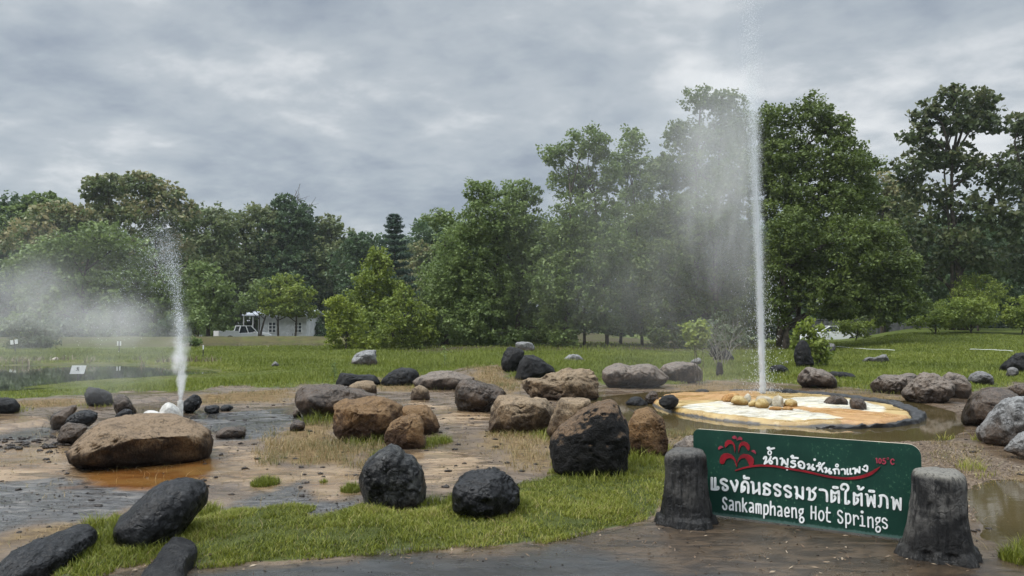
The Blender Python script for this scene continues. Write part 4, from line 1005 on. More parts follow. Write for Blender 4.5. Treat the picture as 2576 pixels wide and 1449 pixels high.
    put(c, 4, [[(400, 445), (480, 452), (533, 490), (545, 580), (545, 672)],
               [(635, 462), (636, 685)], [(635, 464), (700, 515), (780, 475)], [(782, 478), (783, 702)], [(638, 688), (692, 655), (712, 605), (697, 578)],
               [(875, 437), (842, 430), (830, 382), (868, 336), (938, 345), (972, 400), (958, 448), (922, 485), (917, 560), (916, 720)], [(918, 722), (965, 720), (990, 692), (978, 678)],
               [(1088, 512), (1089, 735)], [(1088, 514), (1150, 560), (1235, 527)], [(1238, 528), (1242, 758)], [(1092, 738), (1150, 700), (1170, 645), (1152, 622)],
               [(1166, 375), (1190, 392), (1185, 425), (1230, 438), (1275, 402)],
               [(1330, 537), (1358, 562), (1365, 680), (1372, 768)], [(1372, 768), (1430, 590)], [(1430, 590), (1500, 788)], [(1500, 788), (1500, 557)],
               [(1607, 567), (1628, 590), (1626, 740), (1603, 785), (1588, 772)], [(1612, 565), (1690, 562), (1745, 612), (1758, 700), (1760, 808)],
               [(1850, 600), (1878, 630), (1885, 740), (1890, 832)], [(1890, 832), (1945, 655)], [(1945, 655), (2018, 842)], [(2020, 845), (2025, 622)]], w)
    put(c, 4, [[(676, 397), (752, 404)], [(1400, 472), (1484, 480)]], 58)
    c.mb.build('large_thai_lettering', white, root)
    # English line
    c = Cut(); w = 31
    put(c, 3, [[(662, 640), (633, 605), (602, 617), (595, 670), (630, 722), (662, 772), (657, 830), (622, 840), (592, 805), (588, 778)],
               [(728, 665), (765, 667), (790, 702), (796, 852)], [(790, 752), (740, 762), (722, 812), (742, 848), (792, 822)],
               [(852, 690), (858, 868)], [(855, 732), (890, 692), (925, 718), (936, 875)],
               [(990, 620), (990, 880)], [(1060, 710), (997, 788)], [(1012, 782), (1068, 888)],
               [(1130, 710), (1165, 712), (1195, 750), (1202, 900)], [(1195, 800), (1142, 812), (1126, 860), (1146, 893), (1198, 868)],
               [(1258, 732), (1262, 910)], [(1260, 762), (1285, 732), (1306, 752), (1311, 915)], [(1310, 762), (1335, 737), (1356, 772), (1360, 925)],
               [(1420, 752), (1416, 1010)], [(1420, 782), (1460, 752), (1495, 792), (1495, 888), (1460, 938), (1422, 920)],
               [(1550, 682), (1550, 948)], [(1552, 822), (1590, 782), (1630, 802), (1636, 955)],
               [(1700, 785), (1735, 787), (1765, 822), (1773, 975)], [(1765, 870), (1712, 882), (1696, 935), (1716, 968), (1768, 942)],
               [(1842, 900), (1915, 906), (1915, 842), (1880, 802), (1842, 842), (1840, 930), (1862, 980), (1915, 972)],
               [(1980, 812), (1985, 998)], [(1982, 852), (2020, 817), (2056, 842), (2070, 1008)],
               [(2165, 932), (2138, 972)], [(2172, 835), (2203, 836)]], w)
    ring(c, 3, 2160, 882, 36, 46, w); ring(c, 3, 2175, 1050, 40, 54, w)
    put(c, 4, [[(232, 778), (230, 1025)], [(318, 788), (318, 1035)], [(232, 897), (318, 905)],
               [(548, 805), (545, 1040), (572, 1080), (608, 1092)], [(527, 900), (605, 906)],
               [(850, 900), (812, 865), (772, 882), (770, 940), (822, 985), (857, 1040), (847, 1098), (812, 1115), (778, 1085), (770, 1048)],
               [(925, 922), (930, 1202)], [(928, 957), (970, 927), (1010, 967), (1016, 1070), (977, 1123), (937, 1105)],
               [(1080, 957), (1088, 1150)], [(1085, 1012), (1120, 967), (1163, 987), (1175, 1032)],
               [(1228, 977), (1255, 987), (1258, 1163)], [(1212, 1165), (1303, 1177)],
               [(1370, 997), (1375, 1193)], [(1372, 1037), (1420, 1002), (1460, 1032), (1468, 1203)],
               [(1562, 1107), (1538, 1147)], [(1572, 1012), (1612, 1010)],
               [(1748, 1060), (1710, 1022), (1668, 1032), (1662, 1085), (1720, 1122), (1755, 1165), (1740, 1213), (1700, 1220), (1672, 1192)]], w)
    ring(c, 4, 430, 968, 49, 96, w); ring(c, 4, 1565, 1055, 40, 46, w); ring(c, 4, 1573, 1240, 44, 54, w); c.disc(loc(4, (1251, 893)), 24 * unit * 1.1)
    c.mb.build('english_lettering', white, root)
    # temperature
    c = Cut()
    put(c, 2, [[(1532, 606), (1543, 600)], [(1543, 600), (1552, 688)], [(1708, 606), (1677, 606)], [(1677, 606), (1673, 645)], [(1673, 645), (1712, 652), (1720, 688), (1692, 709), (1664, 700)],
               [(1890, 640), (1882, 620), (1850, 620), (1825, 660), (1850, 714), (1890, 708)]], 25)
    ring(c, 2, 1610, 650, 24, 45, 24); ring(c, 2, 1768, 602, 17, 17, 15)
    c.mb.build('temperature_lettering', pink, root)
    # emblem of a spouting spring
    c = Cut()
    for P in ([(870, 770), (858, 760), (820, 650), (780, 605), (720, 590), (660, 612), (635, 650), (612, 708), (570, 716), (530, 690), (525, 620), (550, 545), (600, 505), (680, 495), (760, 520), (820, 580), (855, 660), (874, 740)],
              [(874, 772), (880, 700), (915, 640), (960, 600), (1030, 590), (1070, 630), (1100, 690), (1130, 752), (1180, 752), (1210, 700), (1212, 620), (1170, 560), (1100, 522), (1000, 510), (940, 540), (900, 610), (876, 700)],
              [(832, 492), (840, 420), (832, 340), (800, 272), (745, 230), (680, 230), (635, 272), (622, 340), (640, 385), (680, 345), (710, 317), (760, 305), (798, 332), (815, 400)],
              [(905, 496), (901, 420), (915, 330), (950, 275), (1010, 258), (1070, 280), (1120, 330), (1132, 400), (1110, 447), (1085, 425), (1050, 370), (1010, 337), (962, 342), (930, 392)]):
        c.poly([loc(1, q) for q in P][::-1])
    sw = [(845, 842), (900, 825), (1000, 795), (1150, 762), (1300, 745), (1450, 744), (1650, 760), (1850, 795), (2050, 830), (2138, 843)]
    P = [loc(1, q) for q in sw] + [loc(2, q) for q in [(200, 882), (400, 930), (600, 970), (800, 995), (950, 1003), (1100, 995), (1250, 968), (1400, 915), (1520, 840), (1610, 770)]]
    wd = [22, 24, 28, 32, 36, 36, 36, 36, 36, 36, 36, 36, 36, 38, 40, 44, 50, 54, 40, 6]
    c.stroke(P, 1, wid=[q * unit for q in wd])
    c.mb.build('spring_emblem', red, root)
    c = Cut()
    for P in ([(875, 246), (855, 207), (800, 207), (770, 185), (785, 155), (820, 143), (860, 165), (876, 205)], [(880, 246), (890, 190), (920, 163), (960, 170), (980, 200), (975, 235), (930, 225), (897, 230)],
              [(500, 421), (498, 380), (530, 348), (570, 355), (600, 381), (555, 395), (515, 425)], [(1150, 456), (1190, 430), (1230, 440), (1258, 490), (1248, 515), (1210, 485), (1180, 465)]):
        c = Cut(); c.poly([loc(1, q) for q in P][::-1]); c.mb.build('emblem_droplet', pink, root)
    # nail heads
    nm_ = simple('nail_steel', (0.22, 0.21, 0.20), 0.5)
    for tile, P in ((3, [(365, 215), (485, 420), (637, 245), (612, 440), (862, 268), (830, 462), (1018, 197), (1098, 210), (1088, 340), (975, 480), (1180, 310), (1318, 462), (1462, 335), (1422, 540), (1460, 540), (1695, 357), (1678, 565), (1928, 385), (1900, 590), (2075, 598), (2195, 428), (2413, 452), (2322, 634)]),
                    (4, [(425, 440), (540, 655), (712, 398), (778, 552), (702, 592), (912, 345), (965, 715), (1205, 437), (1220, 547), (1107, 728), (1445, 480), (1350, 555), (1495, 738), (1630, 570), (1760, 765), (1865, 607), (2005, 728)])):
        for q in P:
            a, b = loc(tile, q); r = 7 * unit
            nails = MB(); nails.add([(a + r * math.cos(k), -0.0105, b + r * math.sin(k)) for k in np.linspace(0, 2 * math.pi, 7)[:-1]], [(0, 1, 2, 3, 4, 5)]); nails.build('nail', nm_, root)
    # concrete stumps at the two ends
    inv = root.matrix_world.inverted() if False else None
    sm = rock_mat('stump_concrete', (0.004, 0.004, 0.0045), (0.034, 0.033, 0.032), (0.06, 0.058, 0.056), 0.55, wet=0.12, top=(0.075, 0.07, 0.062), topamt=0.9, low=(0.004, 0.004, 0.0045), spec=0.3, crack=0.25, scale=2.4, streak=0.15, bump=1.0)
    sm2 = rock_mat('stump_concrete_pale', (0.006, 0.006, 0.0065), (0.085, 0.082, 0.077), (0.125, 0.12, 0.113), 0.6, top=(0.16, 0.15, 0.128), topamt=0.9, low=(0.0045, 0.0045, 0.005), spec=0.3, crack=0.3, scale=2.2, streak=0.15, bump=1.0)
    ca, sa = math.cos(-math.atan2(U.y, U.x)), math.sin(-math.atan2(U.y, U.x))
    for k, (cx, yfront, rt_, rb, hh, mat_) in enumerate(((1721, 1330, 0.152, 0.205, 0.575, sm), (2350, 1422, 0.163, 0.222, 0.58, sm2))):
        g = flat(cx, yfront); cyy = g[1] + rb * 0.93
        c0 = at(cx, 900, cyy)
        c0 = Vector((c0.x, cyy, 0)) - A
        lx, ly = c0.x * ca - c0.y * sa, c0.x * sa + c0.y * ca
        zs = np.concatenate([np.linspace(-0.04, 0.04, 8), np.linspace(0.06, hh - 0.06, 42), hh - 0.05 + 0.05 * np.sin(np.linspace(0.1, math.pi / 2, 9))])
        na = 110; A_ = np.linspace(0, 2 * math.pi, na, endpoint=False); V = []
        for z in zs:
            f = max(0, z) / hh
            r = rt_ + (rb - rt_) * (1 - f) ** 2.6 + 0.012 * (1 - f)
            if f < 0.13: r += 0.012 * (1 - f / 0.13)
            if z > hh - 0.06: r *= 1 - 0.30 * (1 - math.sqrt(max(0, 1 - ((z - hh + 0.06) / 0.0605) ** 2)))
            sq = 1 / np.power(np.abs(np.cos(A_)) ** 2.6 + np.abs(np.sin(A_)) ** 2.6, 1 / 2.6)
            V.append(np.stack([r * sq * np.cos(A_), r * sq * np.sin(A_) * 0.92, np.full(na, z - 0.015)], 1))
        for q in (0.75, 0.5, 0.25, 0.02):
            last = V[-1].copy(); ring_ = V[len(zs) - 1].copy(); ring_[:, :2] *= q; ring_[:, 2] += 0.012 * (1 - q); V.append(ring_)
        V = np.concatenate(V); nrow = len(V) // na
        an = np.arctan2(V[:, 1], V[:, 0])
        d = 0.008 * fbm(np.stack([np.cos(an) * 6, np.sin(an) * 6, V[:, 2] * 1.4], 1), 5, 91 + k, 0.65) + 0.011 * fbm(V * 4.5, 4, 95 + k)
        rad = np.hypot(V[:, 0], V[:, 1])[:, None] + 1e-6
        V[:, :2] += V[:, :2] / rad * d[:, None]; V[:, 2] += 0.010 * fbm(V * 7, 3, 99 + k) * (V[:, 2] > 0.1)
        lowm = (V[:, 2] < 0.05); V[:, :2] += (V[:, :2] / rad * (0.03 * fbm(np.stack([np.cos(an) * 3, np.sin(an) * 3, 0 * an], 1), 3, 105 + k))[:, None]) * lowm[:, None]
        idx = np.arange(nrow * na).reshape(nrow, na)
        Fq = np.stack([idx[:-1], np.roll(idx, -1, 1)[:-1], np.roll(idx, -1, 1)[1:], idx[1:]], -1).reshape(-1, 4)
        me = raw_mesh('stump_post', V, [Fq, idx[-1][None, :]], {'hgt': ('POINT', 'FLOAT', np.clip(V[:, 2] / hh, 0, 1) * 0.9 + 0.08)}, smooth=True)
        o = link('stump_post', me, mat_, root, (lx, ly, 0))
        o['label'] = ('darker black stump post', 'paler grey stump post')[k]
build_sign()

# ------------------------------------------------------------------ foliage
def leaves(centres, radii, nper, L, rng, wr=0.6, up=0.35, droop=0.0, shell=0.45, tipf=None):
    """leaf quads on clumps: centres (k,3), radii (k,), leaves per clump"""
    k = len(centres); n = k * nper
    ci = np.repeat(np.arange(k), nper)
    d = rng.normal(size=(n, 3)); d /= np.linalg.norm(d, axis=1, keepdims=True)
    rr = radii[ci] * np.power(rng.random(n), shell)
    sq = np.array([1, 1, 0.75])
    P = centres[ci] + d * rr[:, None] * sq
    nrm = d * 0.5 + rng.normal(size=(n, 3)) * 0.55 + np.array([0, 0, up])
    nrm /= np.linalg.norm(nrm, axis=1, keepdims=True)
    ax = np.cross(nrm, rng.normal(size=(n, 3))); ax[:, 2] -= droop * np.abs(rng.random(n))
    ax -= nrm * (ax * nrm).sum(1, keepdims=True)
    ax /= np.linalg.norm(ax, axis=1, keepdims=True) + 1e-9
    sd_ = np.cross(nrm, ax)
    l = L * (0.65 + 0.7 * rng.random(n))[:, None]
    V = np.stack([P - ax * l * 0.5, P + sd_ * l * wr * 0.5 - ax * l * 0.05, P + ax * l * 0.5, P - sd_ * l * wr * 0.5 - ax * l * 0.05], 1).reshape(-1, 3)
    rnd = np.clip(0.5 + 0.22 * rng.normal(size=n) + 0.25 * (rng.random(k)[ci] - 0.5), 0, 1)
    tip = np.zeros(n) if tipf is None else tipf[ci] * (rng.random(n) < 0.75)
    return V, rnd, tip
def leaf_mesh(name, Vs, rs, ts):
    V = np.concatenate(Vs); n = len(V) // 4
    return raw_mesh(name, V, np.arange(4 * n, dtype=np.int32).reshape(n, 4), {'rnd': ('FACE', 'FLOAT', np.concatenate(rs)), 'tip': ('FACE', 'FLOAT', np.concatenate(ts))})
BARK = simple('grey_brown_bark', (0.075, 0.06, 0.045), 0.85, 0.4, 5, bump=0.8)
BARKP = simple('pale_bark', (0.20, 0.175, 0.145), 0.85, 0.35, 5, bump=0.6)
FOL = {
 'deep': foliage_mat('deep_green_leaves', (0.058, 0.088, 0.021), (0.160, 0.211, 0.047)),
 'mid': foliage_mat('mid_green_leaves', (0.086, 0.135, 0.041), (0.216, 0.282, 0.082)),
 'olive': foliage_mat('olive_leaves', (0.077, 0.113, 0.044), (0.185, 0.232, 0.087), tip=(0.33, 0.285, 0.14)),
 'dark': foliage_mat('dark_leaves', (0.041, 0.077, 0.031), (0.102, 0.157, 0.064)),
 'bright': foliage_mat('bright_leaves', (0.098, 0.150, 0.023), (0.261, 0.310, 0.051)),
 'lime': foliage_mat('yellow_green_leaves', (0.137, 0.190, 0.022), (0.359, 0.402, 0.062)),
 'teakdark': foliage_mat('dark_teak_leaves', (0.040, 0.061, 0.022), (0.105, 0.138, 0.050), tip=(0.27, 0.235, 0.11)),
 'fir': foliage_mat('conifer_needles', (0.030, 0.061, 0.043), (0.078, 0.126, 0.086)),
 'pale': foliage_mat('pale_dusty_leaves', (0.090, 0.120, 0.066), (0.192, 0.228, 0.132)),
}
TREES = [0]
def tree(name, label, cat, base, depth, lobes, fol, L, dens=1.0, group=None, clump=0.62, tip=0.0, trunk=0.22, droop=0.3, deepr=0.9, bark=None, trunks=None, spread=0.6, shell=0.45, wr=0.6, twigs=0, limbs=True):
    TREES[0] += 1
    rng = np.random.default_rng(1000 + int(base[0]) * 3 + int(depth * 10))
    k = depth / F
    b = at(base[0], 812, depth); bz = ground_z(b.x, depth)
    B0 = Vector((b.x, depth, bz))
    root = empty(name, B0); tag(root, label, cat, group)
    Vs, rs, ts = [], [], []; cents = []
    for (px, py, rx, ry) in lobes:
        c = at(px, py, depth)
        RX, RZ = rx * k, ry * k
        RY = (RX + RZ) / 2 * deepr
        oy = (rng.random() - 0.5) * 2 * spread * RX
        cc = np.array([c.x - B0.x, oy, c.z - bz]); cents.append((cc, RX, RZ))
        rc = clump * min(1.0, 0.35 + 0.2 * min(RX, RZ)) * (0.8 + 0.4 * rng.random())
        rc = min(rc, 0.6 * min(RX, RZ))
        area = 4 * math.pi * (((RX * RY) ** 1.6 + (RX * RZ) ** 1.6 + (RY * RZ) ** 1.6) / 3) ** (1 / 1.6)
        nc = int(max(6, 0.85 * dens * area / (rc * rc * 1.5)))
        d = rng.normal(size=(nc, 3)); d /= np.linalg.norm(d, axis=1, keepdims=True)
        f = np.where(rng.random(nc) < 0.78, 0.66 + 0.48 * rng.random(nc), 0.2 + 0.5 * rng.random(nc))
        C = cc + d * f[:, None] * np.array([RX, RY, RZ])
        C[:, 2] = np.maximum(C[:, 2], 0.25 * rc)
        rad = rc * (0.45 + 1.0 * rng.random(nc))
        nper = int(max(10, 7.5 * (rc / L) ** 2))
        tf = None
        if tip: tf = np.clip((d[:, 2] * 0.9 + 0.25 + 0.45 * rng.normal(size=nc)), 0, 1) * tip
        v, r_, t_ = leaves(C, rad, nper, L, rng, wr, 0.35, droop, shell, tf)
        Vs.append(v); rs.append(r_); ts.append(t_)
    me = leaf_mesh('crown', Vs, rs, ts)
    link('crown', me, FOL[fol], root)
    # trunk and limbs
    mb = MB()
    top = max(c[2] for c, _, _ in cents)
    spec = trunks or [(base[0], base[0] + 8, trunk)]
    for (p0, p1, tr) in spec:
        x0 = (p0 - base[0]) * k; x1 = (p1 - base[0]) * k
        hh = top * 0.8
        pts = []
        for i in range(7):
            f = i / 6
            pts.append((x0 + (x1 - x0) * f + 0.25 * tr * 6 * math.sin(f * 4 + p0) * f, 0.3 * math.sin(f * 3 + p0 * 0.7) * f, -0.15 + f * (hh + 0.15)))
        mb.tube(pts, [tr * (1 - 0.75 * i / 6) * (1.35 if i == 0 else 1) for i in range(7)], 8)
        if limbs:
            for (cc, RX, RZ) in cents:
                if len(spec) > 1 and rng.random() < 0.45: continue
                f = min(0.92, max(0.15, (cc[2] - 0.55 * RX - 0.3) / max(hh, 0.1)))
                i = min(5, int(f * 6)); q = f * 6 - i
                s0 = Vector(pts[i]).lerp(Vector(pts[i + 1]), q)
                e = Vector((cc[0], cc[1], cc[2] + 0.3 * RZ))
                mid = s0.lerp(e, 0.5) + Vector((0, 0, 0.12 * (e - s0).length)) + Vector(rng.normal(size=3) * 0.06 * (e - s0).length)
                r0 = tr * 0.42
                mb.tube([s0, s0.lerp(mid, 0.55), mid, e], [r0, r0 * 0.8, r0 * 0.6, r0 * 0.22], 6)
                for _ in range(5):
                    d = Vector(rng.normal(size=3)); d.normalize(); d = Vector((d.x * RX, d.y * RX, abs(d.z) * RZ)) * 0.95
                    m2 = mid.lerp(e, 0.4 + 0.6 * rng.random())
                    ee = Vector(cc) + d
                    mb.tube([m2, m2.lerp(ee, 0.5) + Vector((0, 0, 0.08 * RX)), ee], [r0 * 0.32, r0 * 0.2, r0 * 0.06], 4)
    for _ in range(twigs):
        cc, RX, RZ = cents[0]
        s0 = Vector((cc[0] + rng.normal() * RX * 0.4, cc[1], cc[2])); e = s0 + Vector((rng.normal() * RX * 0.5, 0, RZ * (1.2 + rng.random())))
        m_ = s0.lerp(e, 0.5) + Vector((rng.normal() * 0.3, 0, 0))
        mb.tube([s0, m_, e], [0.05, 0.035, 0.02], 4)
        for q in range(3):
            ee = m_ + Vector((rng.normal() * 0.7, 0, 0.9 * rng.random() + 0.3)); mb.tube([m_, ee], [0.025, 0.012], 4)
    mb.build('trunk', bark or BARK, root, smooth=True)
    return root
GB = 'tall trees along the far left bank'
tree('broadleaf_tree', 'dark spreading tree cut by the left edge behind the drifting steam', 'tree', (10, 848), 82, [(10, 520, 50, 35), (30, 565, 70, 60), (-50, 600, 80, 80), (20, 680, 85, 90), (-30, 780, 90, 70), (60, 760, 70, 70)], 'dark', 0.40, group=GB)
tree('broadleaf_tree', 'green tree between the left edge and the flowering teaks', 'tree', (110, 848), 84, [(110, 515, 50, 30), (150, 535, 40, 32), (90, 580, 80, 60), (140, 680, 80, 90), (120, 790, 80, 60)], 'mid', 0.40, group=GB)
tree('teak_tree', 'low teak crown covered in tan flower heads', 'tree', (160, 848), 77, [(150, 545, 75, 32), (75, 590, 45, 32), (205, 560, 50, 38), (130, 630, 90, 70), (170, 740, 90, 90)], 'olive', 0.40, tip=0.95, group=GB)
tree('teak_tree', 'tall teak with a rounded dark top left of the tallest tan one', 'tree', (265, 848), 80, [(245, 478, 38, 30), (292, 468, 42, 27), (270, 520, 68, 45), (255, 590, 80, 70), (270, 700, 90, 90)], 'olive', 0.42, tip=0.45, group=GB)
tree('teak_tree', 'tallest tan topped teak above the small geyser', 'tree', (385, 848), 78, [(365, 466, 50, 30), (425, 495, 46, 34), (340, 525, 45, 40), (410, 555, 80, 50), (460, 540, 30, 40), (395, 650, 90, 80), (390, 760, 90, 80)], 'olive', 0.42, tip=0.8, group=GB)
tree('broadleaf_tree', 'dark green tree right of the tallest tan teak', 'tree', (530, 848), 86, [(525, 540, 58, 32), (565, 570, 38, 38), (500, 600, 70, 60), (545, 690, 80, 80), (520, 780, 80, 60)], 'olive', 0.40, tip=0.2, group=GB)
tree('broadleaf_tree', 'olive tree with a leaning pale trunk behind the white hut', 'tree', (600, 848), 90, [(645, 538, 48, 32), (612, 570, 42, 38), (680, 565, 40, 45), (640, 640, 80, 70), (620, 740, 80, 80)], 'olive', 0.40, tip=0.25, group=GB, trunks=[(590, 615, 0.24), (640, 640, 0.2)])
tree('broadleaf_tree', 'very dark dense tree with bare twigs on its top', 'tree', (725, 848), 91, [(752, 545, 40, 40), (715, 515, 28, 28), (735, 570, 55, 45), (700, 620, 62, 60), (765, 640, 58, 70), (720, 710, 75, 80), (775, 770, 60, 65)], 'dark', 0.38, group=GB, twigs=8, dens=1.2)
tree('teak_tree', 'sparse see through teak left of the tiered conifer', 'tree', (830, 848), 93, [(822, 568, 45, 28), (858, 602, 38, 32), (800, 600, 30, 30), (830, 660, 70, 60), (840, 740, 80, 80), (850, 810, 60, 45)], 'olive', 0.42, dens=0.72, tip=0.25, group=GB)
tree('broadleaf_tree', 'dim low tree close left of the tiered conifer', 'tree', (915, 848), 88, [(915, 620, 45, 32), (895, 680, 60, 70), (930, 760, 70, 80)], 'dark', 0.42, group=GB)
tree('teak_tree', 'small tan teak right of the tiered conifer', 'tree', (1055, 848), 90, [(1058, 638, 42, 32), (1035, 700, 55, 60), (1070, 770, 70, 80)], 'olive', 0.42, tip=0.6, group=GB)
GM = 'smaller trees and bushes on the left bank'
tree('broadleaf_tree', 'wide light green tree behind the left steam cloud', 'tree', (210, 852), 62, [(150, 640, 85, 45), (245, 605, 85, 45), (315, 640, 58, 45), (95, 700, 80, 60), (220, 720, 110, 80), (325, 740, 70, 80), (140, 800, 90, 50), (280, 805, 90, 45)], 'mid', 0.30, group=GM)
tree('broadleaf_tree', 'mid green tree right behind the small geyser spray', 'tree', (415, 852), 64, [(405, 715, 58, 45), (440, 780, 60, 60), (375, 795, 60, 50)], 'mid', 0.30, group=GM)
tree('broadleaf_tree', 'mid green tree between the small geyser and the pickup', 'tree', (525, 850), 68, [(510, 695, 48, 36), (550, 735, 50, 46), (490, 765, 50, 48), (555, 790, 48, 38)], 'mid', 0.30, group=GM)
tree('sapling', 'small sapling beside the bank right of the small geyser', 'sapling', (497, 858), 60, [(497, 795, 22, 22), (510, 815, 16, 14), (485, 815, 15, 15)], 'mid', 0.24, trunk=0.06, group=GM)
tree('bush', 'round dark bush on the pond bank beside the small geyser', 'bush', (482, 872), 44, [(480, 856, 18, 13), (490, 862, 16, 9)], 'mid', 0.16, trunk=0.03, group=GM)
tree('bush', 'drooping pale green bush on the far pond bank at the left', 'bush', (85, 880), 41, [(62, 815, 32, 28), (95, 835, 40, 32), (75, 865, 55, 18), (120, 862, 25, 16)], 'pale', 0.18, trunk=0.05, droop=0.9, group=GM)
tree('broadleaf_tree', 'thin leaning tree over the porch of the white hut', 'tree', (655, 850), 70, [(640, 755, 42, 26), (665, 728, 36, 26), (615, 778, 28, 12), (690, 765, 30, 20)], 'mid', 0.26, dens=0.7, group=GM, trunks=[(652, 672, 0.13), (648, 655, 0.09)])
tree('broadleaf_tree', 'bright young tree with two trunks in front of the white hut', 'tree', (720, 850), 69, [(715, 712, 42, 24), (760, 742, 40, 24), (700, 748, 50, 22), (740, 778, 44, 14), (782, 784, 22, 18), (688, 784, 30, 11), (735, 786, 30, 12)], 'bright', 0.26, group=GM, trunks=[(702, 695, 0.12), (742, 748, 0.12)])
GU = 'dim bushes under the trees of the far left bank'
for (px_, d_, w_, h_, lab_) in ((-40, 60, 60, 30, 'dim bush at the foot of the wood cut by the left edge'), (150, 59, 60, 30, 'dim wide bush under the light green tree behind the steam'), (255, 60, 60, 34, 'dim bush under the right side of the light green tree'),
        (345, 61, 55, 30, 'dim bush in steam left of the small geyser spray'), (430, 61, 45, 26, 'dim bush directly behind the foot of the small geyser steam'), (545, 78, 48, 26, 'dim bush under the trees left of the pickup'), (790, 80, 40, 24, 'dim bush at the right corner of the white hut')):
    tree('bush', lab_, 'bush', (px_, 866), d_, [(px_ - w_ * 0.4, 838, w_ * 0.6, h_), (px_ + w_ * 0.45, 842, w_ * 0.6, h_ * 0.85), (px_, 826, w_ * 0.6, h_)], 'mid' if px_ % 2 else 'dark', 0.26, trunk=0.05, group=GU)
GC = 'yellow green bushes in the centre of the lawn edge'
tree('bush', 'tall pointed light green bush behind the yellow green ones', 'bush', (945, 878), 45, [(950, 640, 24, 24), (935, 668, 30, 26), (968, 672, 26, 24), (920, 705, 36, 28), (965, 715, 40, 32), (995, 722, 24, 18), (905, 745, 36, 30), (955, 765, 52, 40), (940, 815, 60, 48)], 'bright', 0.19, trunk=0.10, group=GC, clump=0.5, spread=0.6)
tree('bush', 'yellow tipped bush left of the tall pointed bush', 'bush', (870, 882), 40, [(848, 762, 26, 18), (872, 778, 24, 18), (838, 795, 24, 18), (880, 812, 40, 30), (846, 828, 28, 22), (838, 862, 22, 18), (880, 862, 40, 20), (925, 865, 30, 16)], 'lime', 0.15, trunk=0.06, group=GC, clump=0.42, spread=0.5)
tree('bush', 'wide yellow green bush right of the tall pointed bush', 'bush', (1010, 880), 41.5, [(1012, 735, 30, 18), (985, 768, 28, 20), (1032, 770, 32, 22), (1075, 795, 28, 20), (998, 808, 36, 24), (1048, 820, 40, 26), (1082, 835, 26, 18), (985, 845, 46, 26), (1040, 855, 50, 22), (955, 860, 30, 18)], 'bright', 0.15, trunk=0.06, group=GC, clump=0.42, spread=0.6)
GG = 'big dense trees behind the geyser'
tree('broadleaf_tree', 'slender open tree at the left of the big dense trees', 'tree', (1120, 875), 47, [(1110, 553, 42, 26), (1155, 590, 32, 28), (1130, 640, 40, 40), (1110, 720, 60, 70), (1095, 800, 55, 50), (1110, 850, 60, 28)], 'mid', 0.18, group=GG, dens=1.15)
tree('broadleaf_tree', 'lowest rounded tree of the big dense trees', 'tree', (1260, 875), 43, [(1212, 488, 42, 32), (1300, 488, 58, 38), (1250, 560, 85, 60), (1180, 620, 80, 70), (1330, 600, 75, 70), (1150, 720, 70, 70), (1240, 720, 90, 80), (1190, 805, 80, 55), (1290, 805, 80, 55), (1340, 700, 70, 70), (1210, 850, 70, 28), (1300, 852, 70, 26), (1370, 835, 40, 30)], 'mid', 0.17, group=GG, dens=1.4, trunks=[(1230, 1250, 0.18), (1300, 1310, 0.16)])
tree('broadleaf_tree', 'big dense tree with an airy top left of the thin one', 'tree', (1450, 872), 41, [(1400, 388, 42, 32), (1482, 362, 52, 42), (1440, 450, 60, 42), (1520, 440, 46, 50), (1480, 540, 80, 70), (1420, 620, 70, 70), (1520, 640, 80, 70), (1400, 720, 70, 70), (1480, 735, 80, 65), (1405, 805, 65, 42), (1500, 805, 60, 32), (1420, 842, 40, 30), (1535, 815, 40, 26)], 'mid', 0.17, group=GG, dens=1.25, trunks=[(1420, 1440, 0.12), (1470, 1465, 0.07), (1528, 1500, 0.09)])
tree('broadleaf_tree', 'thin narrow topped tree between the two big dense trees', 'tree', (1590, 872), 44, [(1592, 352, 33, 36), (1570, 415, 33, 40), (1612, 445, 45, 50), (1600, 540, 70, 70), (1590, 640, 70, 70), (1600, 740, 70, 60), (1590, 805, 60, 36), (1630, 815, 40, 28), (1650, 845, 26, 24)], 'mid', 0.17, group=GG, dens=1.15, trunks=[(1560, 1585, 0.08), (1615, 1600, 0.08)])
tree('broadleaf_tree', 'tallest dense tree rising behind the geyser mist', 'tree', (1770, 868), 39, [(1762, 252, 42, 30), (1830, 262, 52, 34), (1722, 338, 45, 40), (1800, 335, 70, 45), (1860, 340, 50, 55), (1680, 430, 55, 50), (1770, 440, 80, 65), (1850, 450, 70, 65), (1670, 540, 70, 70), (1760, 560, 80, 70), (1850, 570, 70, 70), (1660, 660, 80, 70), (1760, 680, 80, 70), (1850, 690, 70, 70), (1690, 775, 70, 60), (1780, 790, 80, 60), (1860, 800, 60, 50), (1670, 835, 45, 30), (1740, 845, 60, 30), (1830, 850, 60, 26)], 'deep', 0.165, group=GG, dens=1.4, trunks=[(1740, 1760, 0.2), (1800, 1810, 0.18)])
tree('broadleaf_tree', 'big dark green tree just right of the geyser jet', 'tree', (1990, 862), 38, [(1950, 312, 58, 50), (2052, 285, 52, 46), (2092, 335, 46, 45), (1990, 400, 80, 65), (2090, 420, 80, 65), (2170, 415, 52, 32), (1960, 510, 70, 70), (2060, 520, 80, 70), (2150, 500, 70, 60), (1940, 420, 50, 60)], 'deep', 0.165, group=GG, dens=1.4, trunks=[(1965, 1985, 0.22), (2000, 2040, 0.14)])
